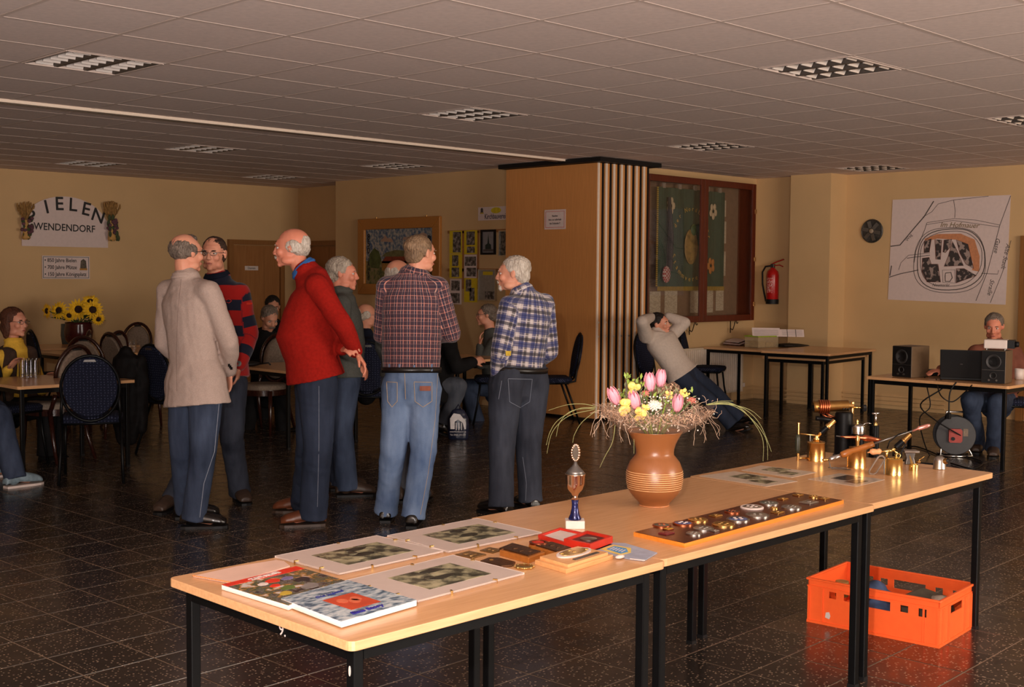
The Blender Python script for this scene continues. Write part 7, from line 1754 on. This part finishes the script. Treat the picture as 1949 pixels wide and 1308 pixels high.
# medal board
bp = [(1206, 1013), (1303, 1035), (1606, 952), (1512, 937)]
t = thing('medal_board', 'long dark board with orange edge carrying two rows of club medals', 'board', px(*bp[0], TZ)); o_ = np.array(t.location)
flat('board', bp, TZ+.014, .014, M['boardedge'], t, o_); fb = qmap(bp, TZ+.0145); qarea('dark_face', fb, [(.01, .005), (.985, .005), (.985, .995), (.01, .995)], TZ+.014, .0012, M['boardface'], t, o_)
ZB = TZ+.0152
def c8(x, y): return px(1190+x/4.331, 900+y/4.331, ZB)
enam = {'blue': simple('enamel_blue_red', (84, 96, 140), .25, .3, var=.5, scale=70), 'dark': simple('enamel_dark', (70, 62, 58), .3, .7), 'gold': simple('medal_gold', (182, 140, 66), .3, .9, var=.3, scale=80, bump=.6, bscale=200), 'silver': simple('medal_silver', (166, 152, 136), .3, .8, var=.3, scale=80, bump=.6, bscale=200), 'maroon': simple('enamel_maroon', (104, 34, 36), .3), 'green': simple('enamel_green', (92, 96, 84), .3, .3), 'yellow': simple('enamel_yellow', (184, 150, 40), .3)}
MD = [(300, 440, 78, 'r', 'green', 'copper'), (355, 470, 55, 'q', 'yellow', 'copper'), (340, 502, 80, 'q', 'maroon', 'maroon'), (477, 424, 88, 'r', 'blue', 'copper'), (600, 393, 84, 'r', 'gold', 'gold'), (745, 358, 70, 'q', 'gold', 'gold'), (880, 326, 66, 'r', 'dark', 'copper'), (1045, 290, 98, 'r', 'silver', 'whitegold'),
      (1185, 256, 82, 'r', 'green', 'silver'), (1298, 220, 58, 'q', 'gold', 'gold'), (1425, 188, 58, 'q', 'gold', 'gold'), (1552, 202, 40, 'r', 'gold', 'gold'), (1640, 217, 58, 'q', 'gold', 'gold'), (565, 508, 66, 'r', 'silver', 'silver'), (645, 466, 88, 'r', 'silver', 'silver'), (738, 485, 48, 'q', 'silver', 'silver'),
      (810, 432, 98, 'r', 'gold', 'gold'), (930, 390, 98, 'r', 'blue', 'silver'), (1090, 355, 100, 'r', 'silver', 'silver'), (1225, 297, 34, 'r', 'gold', 'gold'), (1255, 331, 72, 'q', 'gold', 'gold'), (1370, 290, 84, 'r', 'silver', 'silver'), (1512, 248, 100, 'q', 'silver', 'silver')]
dirx = unit(fb(1, .5)-fb(0, .5)); diry = unit(fb(.5, 1)-fb(.5, 0))
names = {'blue': 'blue and red enamel', 'gold': 'gold-coloured', 'silver': 'silver-coloured', 'green': 'grey-green enamel', 'dark': 'dark enamel', 'maroon': 'maroon enamel', 'yellow': 'yellow enamel'}
for x, y, r_, sh__, m1, m2 in MD:
    c = c8(x, y); ss = ((c-CAM)@FW)/FOC/4.331; rr = r_*ss*.98
    M2 = {'copper': M['copper'], 'gold': M['brass'], 'silver': M['silver'], 'maroon': enam['maroon'], 'whitegold': M['white']}[m2]
    if sh__ == 'r':
        md = obj('club_medal', MB().lathe([(0, 0), (rr, 0), (rr, .004), (rr*.9, .006), (rr*.84, .005), (0, .005)], n=26), M2, t, smooth=True, angle=30); md.location = Vector(c)-t.location
        obj('medal_face', MB().lathe([(0, .004), (rr*.84, .004), (rr*.8, .0058), (0, .0062)], n=26), enam[m1], md, smooth=True)
        for k in range(4): a = k*1.57+x; obj('raised_figure', MB().ell((rr*.35*math.cos(a), rr*.35*math.sin(a), .006), (rr*.22, rr*.13, .0018), None, 8, 5), M2 if m1 != 'blue' else M['white'], md, smooth=True)
    else:
        w_, h_ = rr*.95, rr*.72; Mq = Matrix([[diry[i], dirx[i], (0, 0, 1)[i], 0] for i in range(3)]+[[0, 0, 0, 1]])
        md = obj('club_medal', MB().box(-w_*.8, -h_*.8, 0, w_*.8, h_*.8, .004, Mq), M2, t, bevel=.001); md.location = Vector(c)-t.location; obj('medal_face', MB().box(-w_*.66, -h_*.66, .004, w_*.66, h_*.66, .005, Mq), enam[m1], md)
        obj('raised_figure', MB().ell((0, 0, .005), (w_*.35, h_*.35, .002), Mq, 8, 5), M2, md, smooth=True)

# ---- blowlamps
def tank(t, L, xc, yb, r_, h_, s, mat, name='tank', seam=True):
    R_ = r_*s; H_ = h_*s; b = MB().lathe([(0, 0), (R_*1.03, 0), (R_*1.04, .003), (R_, .006), (R_, H_*.95), (R_*1.03, H_*.965), (R_*.98, H_), (R_*.5, H_*1.06), (R_*.25, H_*1.09), (0, H_*1.1)], n=36)
    return obj(name, b, mat, t, smooth=True, angle=50)
GB = 'brass blowlamps at the far end of the exhibition tables'
# lamp 1 with upright pump at its left
t, s, L = item('brass_blowlamp', 'brass blowlamp with upright green-handled pump, leftmost of the three', 'blowlamp', 1553, 877, GB)
tank(t, L, 1553, 877, 17, 36, s, M['brass'])
obj('filler_cap', MB().lathe([(0, 0), (6*s, 0), (6.5*s, 3*s), (3*s, 6*s), (5*s, 9*s), (0, 11*s)], (0, 0, 39*s), 16), M['brass'], t, smooth=True)
obj('burner_tube', MB().tube([L(1555, 832), L(1562, 822), L(1567, 818)], [3*s, 3.2*s, 4*s], 12), M['brass'], t, smooth=True)
obj('burner_jacket', MB().tube([L(1561, 824), L(1574, 812)], [5.0*s, 5.4*s], 16), M['black'], t, smooth=True, angle=40)
obj('burner_nozzle', MB().tube([L(1573, 813), L(1576, 810), L(1577, 809.5), L(1587, 800)], [5.8*s, 5.8*s, 4.8*s, 4.6*s], 16), M['brass'], t, smooth=True, angle=40)
obj('cross_rod', MB().tube([L(1522, 826), L(1548, 828), L(1554, 830)], [1.2*s, 1.6*s, 2*s], 8), M['brass'], t, smooth=True)
obj('valve_needle', MB().tube([L(1541, 829), L(1541, 842)], 1.4*s, 8).tube([L(1545, 848), L(1545, 836)], 1.2*s, 6), M['steel'], t)
obj('pump_rod', MB().tube([L(1517.5, 893, -.01), L(1517.5, 862, -.01)], 2.2*s, 10).tube([L(1517.5, 866, -.01), L(1518, 864, -.01)], 3*s, 10).tube([L(1517.5, 826, -.01), L(1517.5, 806, -.01)], 2.4*s, 10).lathe([(0, 0), (3.4*s, 0), (3.4*s, 2*s), (0, 3*s)], L(1517.5, 806, -.01), 12), M['brass'], t, smooth=True, angle=50)
obj('pump_handle', MB().lathe([(0, 0), (4*s, 1*s), (5*s, 8*s), (5*s, 28*s), (3.6*s, 36*s), (0, 37*s)], L(1516.5, 863, -.01), 14), simple('green_bakelite', (52, 54, 40), .4), t, smooth=True)
obj('side_pipe', MB().tube([L(1518, 872, -.01), L(1537, 872, 0)], 1.8*s, 8), M['brass'], t, smooth=True)
# big black lamp
t, s, L = item('large_blowlamp', 'large black blowlamp with horizontal brass burner, tallest of the group', 'blowlamp', 1605, 868)
tk = MB().lathe([(0, 0), (18*s, 0), (18.5*s, 3*s), (17*s, 5*s), (17*s, 80*s), (15*s, 84*s), (0, 85*s)], n=36); obj('tank', tk, M['black'], t, smooth=True, angle=40)
obj('base_ring', MB().lathe([(0, 0), (19*s, 0), (20*s, 2*s), (18*s, 4*s), (0, 4*s)], n=30), M['steel'], t, smooth=True, angle=40)
obj('burner_barrel', MB().tube([L(1546, 775), L(1549, 774.6), L(1550, 774.5), L(1576, 773), L(1612, 771.5)], [10*s, 11.5*s, 10.8*s, 10.6*s, 10.2*s], 28), M['oldbrass'], t, smooth=True, angle=40)
obj('burner_mouth', MB().tube([L(1545.5, 775), L(1546.5, 775)], 8*s, 20), M['blackmat'], t)
for k in range(5): x = 1558+4*k; obj('copper_coil', MB().tube([(L(x, 0)[0], 12.0*s*math.cos(a), L(x, 774.2-.0)[2]+12.0*s*math.sin(a)) for a in np.linspace(0, 2*PI, 24, endpoint=False)], 1.7*s, 6, True), M['copper'], t, smooth=True)
for k in range(3): obj('air_hole', MB().ell(L(1601+5*k, 777, -10.2*s), (1.4*s, .5*s, 1.4*s), None, 8, 5), M['blackmat'], t)
obj('air_hole', MB().ell(L(1554, 775.5, -11*s), (1.6*s, .5*s, 1.6*s), None, 8, 5), M['blackmat'], t)
obj('riser', MB().tube([L(1620.5, 800), L(1620.5, 766)], 2.6*s, 10).lathe([(0, 0), (3.4*s, 0), (3*s, 3*s), (0, 3*s)], L(1620.5, 768), 10).tube([L(1611, 772), L(1622, 772)], 5*s, 14), M['brass'], t, smooth=True, angle=50)
obj('regulator_rod', MB().tube([L(1622, 775), L(1641, 776)], [2.4*s, 1.3*s], 8), M['brass'], t, smooth=True)
obj('regulator_knob', MB().tube([L(1640, 776), L(1646, 776)], 6.5*s, 8), M['blackmat'], t)
obj('copper_pipe', MB().tube([L(1563, 789), L(1574, 794), L(1590, 795)], 1.4*s, 6).tube([L(1570, 787), L(1584, 793), L(1592, 793)], 1.2*s, 6), M['copper'], t, smooth=True)
obj('preheat_cup', MB().tube([L(1550, 796, -.01), L(1553, 796, -.01), L(1588, 800, -.01)], [4*s, 4.6*s, 4.6*s], 12), M['black'], t, smooth=True)
# small silver and black lamp with a tall black pump behind
t, s, L = item('silver_blowlamp', 'small silver-topped black lamp with tall T-handled pump behind the middle blowlamp', 'blowlamp', 1632, 872)
obj('tank', MB().lathe([(0, 0), (12*s, 0), (12*s, 48*s), (0, 48*s)], n=24), M['black'], t, smooth=True, angle=40)
obj('silver_dome', MB().lathe([(0, 0), (13*s, 0), (13*s, 12*s), (12*s, 15*s), (7*s, 18*s), (0, 19*s)], (0, 0, 47*s), 24), M['chrome'], t, smooth=True, angle=40)
obj('cap_nut', MB().lathe([(0, 0), (3*s, 0), (2.4*s, 3*s), (3*s, 5*s), (1*s, 9*s), (0, 9*s)], (-2*s, 0, 65*s), 10), M['brass2'], t, smooth=True, angle=50)
obj('wire_link', MB().tube([L(1640, 809), L(1645, 806), L(1650, 805), L(1657, 806)], .9*s, 6), M['chrome'], t, smooth=True)
obj('pump_barrel', MB().lathe([(0, 0), (7*s, 0), (7*s, 60*s), (0, 62*s)], (33*s, 0, 2*s), 20), M['black'], t, smooth=True, angle=40)
obj('pump_collar', MB().lathe([(0, 0), (4*s, 0), (4*s, 5*s), (0, 6*s)], (33*s, 0, 62*s), 12), M['brass2'], t, smooth=True, angle=50)
obj('t_handle', MB().tube([L(1665, 805), L(1665, 787)], [2.6*s, 1.6*s], 8).tube([L(1658, 787), L(1672, 786)], 1.7*s, 8), M['chrome'], t, smooth=True)
# lamp 2
t, s, L = item('brass_blowlamp', 'brass blowlamp with horizontal burner, standing in the middle of the three', 'blowlamp', 1630, 890, GB)
tank(t, L, 1630, 890, 17.6, 35, s, M['brass'])
obj('neck', MB().tube([L(1631, 856), L(1631, 829)], [3*s, 4*s], 12).lathe([(0, 0), (5*s, 0), (5*s, 6*s), (0, 7*s)], L(1631, 838), 12), M['brass'], t, smooth=True, angle=50)
obj('burner', MB().tube([L(1598, 831), L(1606, 831.5), L(1608, 832), L(1628, 832), L(1640, 833), L(1644, 833), L(1650, 834), L(1664, 836), L(1675, 837)], [1.0*s, 1.4*s, 2.6*s, 2.6*s, 4*s, 6.5*s, 6*s, 4*s, 2.6*s], 14), M['copper'], t, smooth=True)
obj('valve_wheel', MB().tube([L(1590, 830), L(1598, 831)], 1.2*s, 6), M['steel'], t)
obj('drip_tray', MB().lathe([(0, 0), (14*s, 0), (15*s, 2*s), (6*s, 1.4*s), (0, 1.4*s)], (0, 0, 37*s), 24), M['oldbrass'], t, smooth=True)
# soldering iron with wooden handle
t, s, L = item('soldering_iron', 'soldering iron with turned wooden handle leaning over the blowlamps', 'soldering iron', 1608, 893)
dy = -.06
obj('wooden_handle', MB().tube([L(1593, 863, dy), L(1595, 862, dy), L(1601, 860, dy), L(1608, 857, dy), L(1612, 855, dy), L(1640, 846, dy), L(1654, 841, dy)], [4*s, 6*s, 7*s, 6.5*s, 5*s, 6*s, 5.4*s], 16), M['plaque2'], t, smooth=True)
obj('glass_barrel', MB().tube([L(1570, 872, dy), L(1575, 870, dy), L(1593, 863.5, dy)], [3*s, 5*s, 4.4*s], 14), M['chrome'], t, smooth=True)
obj('brass_tip', MB().tube([L(1557, 872, dy), L(1563, 872, dy), L(1570, 871, dy)], [1*s, 3.6*s, 2*s], 10), M['brass'], t, smooth=True)
obj('steel_rod', MB().tube([L(1654, 841, dy), L(1690, 828, dy), L(1728, 815, dy)], [2*s, 1.8*s, 1.4*s], 8), M['steel'], t, smooth=True)
obj('copper_bit', MB().tube([L(1726, 816, dy), L(1736, 812, dy), L(1738, 811, dy), L(1754, 806, dy), L(1759, 804.5, dy)], [1.6*s, 1.8*s, 4*s, 3.8*s, 2.4*s], 12), simple('pink_copper', (220, 150, 136), .3, .7), t, smooth=True)
obj('wire_stand', MB().tube([L(1570, 872, dy), L(1574, 886, dy), L(1576, 888.5, dy), L(1612, 890, dy)], .9*s, 6).tube([L(1576, 890, -.0), L(1612, 891, 0)], .9*s, 6), M['steel'], t, smooth=True)
# lamp 3
t, s, L = item('brass_blowlamp', 'brass blowlamp with strap handle and round wooden knob, nearest of the three', 'blowlamp', 1701, 904, GB)
tank(t, L, 1701, 904, 16, 32, s, M['brass2'])
obj('strap_handle', MB().tube([L(1684, 873), L(1679, 868), L(1674, 868), L(1670, 871), L(1654, 897), L(1655, 902), L(1662, 903.5), L(1668, 900), L(1683, 875)], 1.7*s, 8), M['beige_uph'], t, smooth=True)
obj('pump_tube', MB().tube([L(1683, 903), L(1683, 872)], 1.5*s, 8), M['steel'], t)
obj('wooden_knob', MB().tube([L(1650, 862), L(1654, 861), L(1656, 860), L(1660, 860), L(1668, 860), L(1673, 859), L(1676, 859)], [1.2*s, 1.4*s, 5*s, 6.2*s, 5*s, 5.6*s, 3*s], 14), simple('pale_turned_wood', (214, 150, 100), .4), t, smooth=True)
obj('valve_body', MB().tube([L(1676, 860), L(1690, 858), L(1696, 858)], [1.2*s, 3*s, 3*s], 10).tube([L(1686, 870), L(1687, 858)], 2.6*s, 10).tube([L(1703, 872), L(1706, 862), L(1700, 857)], 2.2*s, 10), M['brass2'], t, smooth=True)
obj('burner_pipe', MB().tube([L(1694, 858), L(1704, 852)], [2.4*s, 3*s], 10), M['brass2'], t, smooth=True)
obj('burner_jacket', MB().tube([L(1704, 852), L(1718, 839)], 6*s, 16), M['black'], t, smooth=True, angle=40)
obj('burner_nozzle', MB().tube([L(1717, 840), L(1719, 838), L(1720, 837), L(1731, 826)], [6.4*s, 6.4*s, 5*s, 5*s], 16), M['oldbrass'], t, smooth=True, angle=40)
obj('wire_guard', MB().tube([L(1690, 855, .02), L(1694, 842, .02), L(1710, 828, .02), L(1726, 823, .02)], 1.2*s, 6).tube([L(1732, 826, .02), L(1726, 845, .02), L(1718, 860, .02), L(1716, 880, .02)], 1.6*s, 6), M['black'], t, smooth=True)
obj('ring_hook', MB().tube([L(1706+4*math.cos(a), 866+4*math.sin(a), -.02) for a in np.linspace(0, 2*PI, 14, endpoint=False)], 1*s, 6, True), M['brass2'], t, smooth=True)
# small parts at the right
t, s, L = item('grey_metal_housing', 'small grey cast metal housing behind the nearest blowlamp', 'metal part', 1732, 884)
obj('body', MB().prism([(-10*s, 0), (9*s, 0), (6*s, 12*s), (9*s, 24*s), (-11*s, 22*s), (-8*s, 12*s)], -.012, .012, frame((0, 0, 0), (1, 0, 0), (0, 0, 1))), M['steel'], t, bevel=.003); obj('flange', MB().cbox((0, 0, 25*s), (28*s, 22*s, 4*s)), M['silver'], t, bevel=.002)
t, s, L = item('brass_hood', 'small bent brass hood between the nearest blowlamp and the silver cap', 'metal part', 1739, 896)
obj('cylinder', MB().lathe([(0, 0), (9*s, 0), (9*s, 12*s), (8*s, 12*s), (8*s, 0.5*s), (0, .5*s)], n=20), M['brass2'], t, smooth=True, angle=40)
obj('bent_plate', MB().loft([[(-11*s, -6*s, 28*s), (-7*s, 6*s, 29*s), (-6.4*s, 6*s, 29*s), (-10.4*s, -6.6*s, 28*s)], [(-9*s, -8*s, 14*s), (0, 6*s, 14*s), (.6*s, 5.4*s, 14*s), (-8.4*s, -8.6*s, 14*s)], [(-9*s, -8*s, 8*s), (4*s, 6*s, 8*s), (4.6*s, 5.4*s, 8*s), (-8.4*s, -8.6*s, 8*s)]]), M['brass2'], t)
obj('hinge_arm', MB().tube([(4*s, 0, 14*s), (12*s, 0, 22*s), (20*s, 0, 28*s)], 1.3*s, 6).ell((9*s, 0, 17*s), (4*s, 4*s, 3*s)), M['oldbrass'], t, smooth=True)
t, s, L = item('metal_dome', 'domed silver metal cap with a side opening at the table end', 'metal part', 1788, 893)
obj('dome', MB().lathe([(0, 0), (12*s, 0), (12.3*s, 1.5*s), (11.6*s, 3*s), (11.2*s, 16*s), (9*s, 22*s), (4*s, 25*s), (0, 25.5*s)], n=28), M['silver'], t, smooth=True)
obj('opening_collar', MB().tube([(4*s, -6*s, 15*s), (10*s, -10*s, 17*s)], 5.4*s, 16), M['oldbrass'], t, smooth=True, angle=40); obj('opening', MB().ell((10*s, -10*s, 17*s), (3.8*s, 3*s, 3.8*s)), M['blackmat'], t, smooth=True)
# crumbs of everyday life at the far wall
a = onx(1945, 575, WR-.01); tag(obj('wall_socket', MB().box(WR-.012, 5.90, .28, WR, 5.98, .36), M['white'], bevel=.003), 'small white wall socket low on the right wall', 'socket')
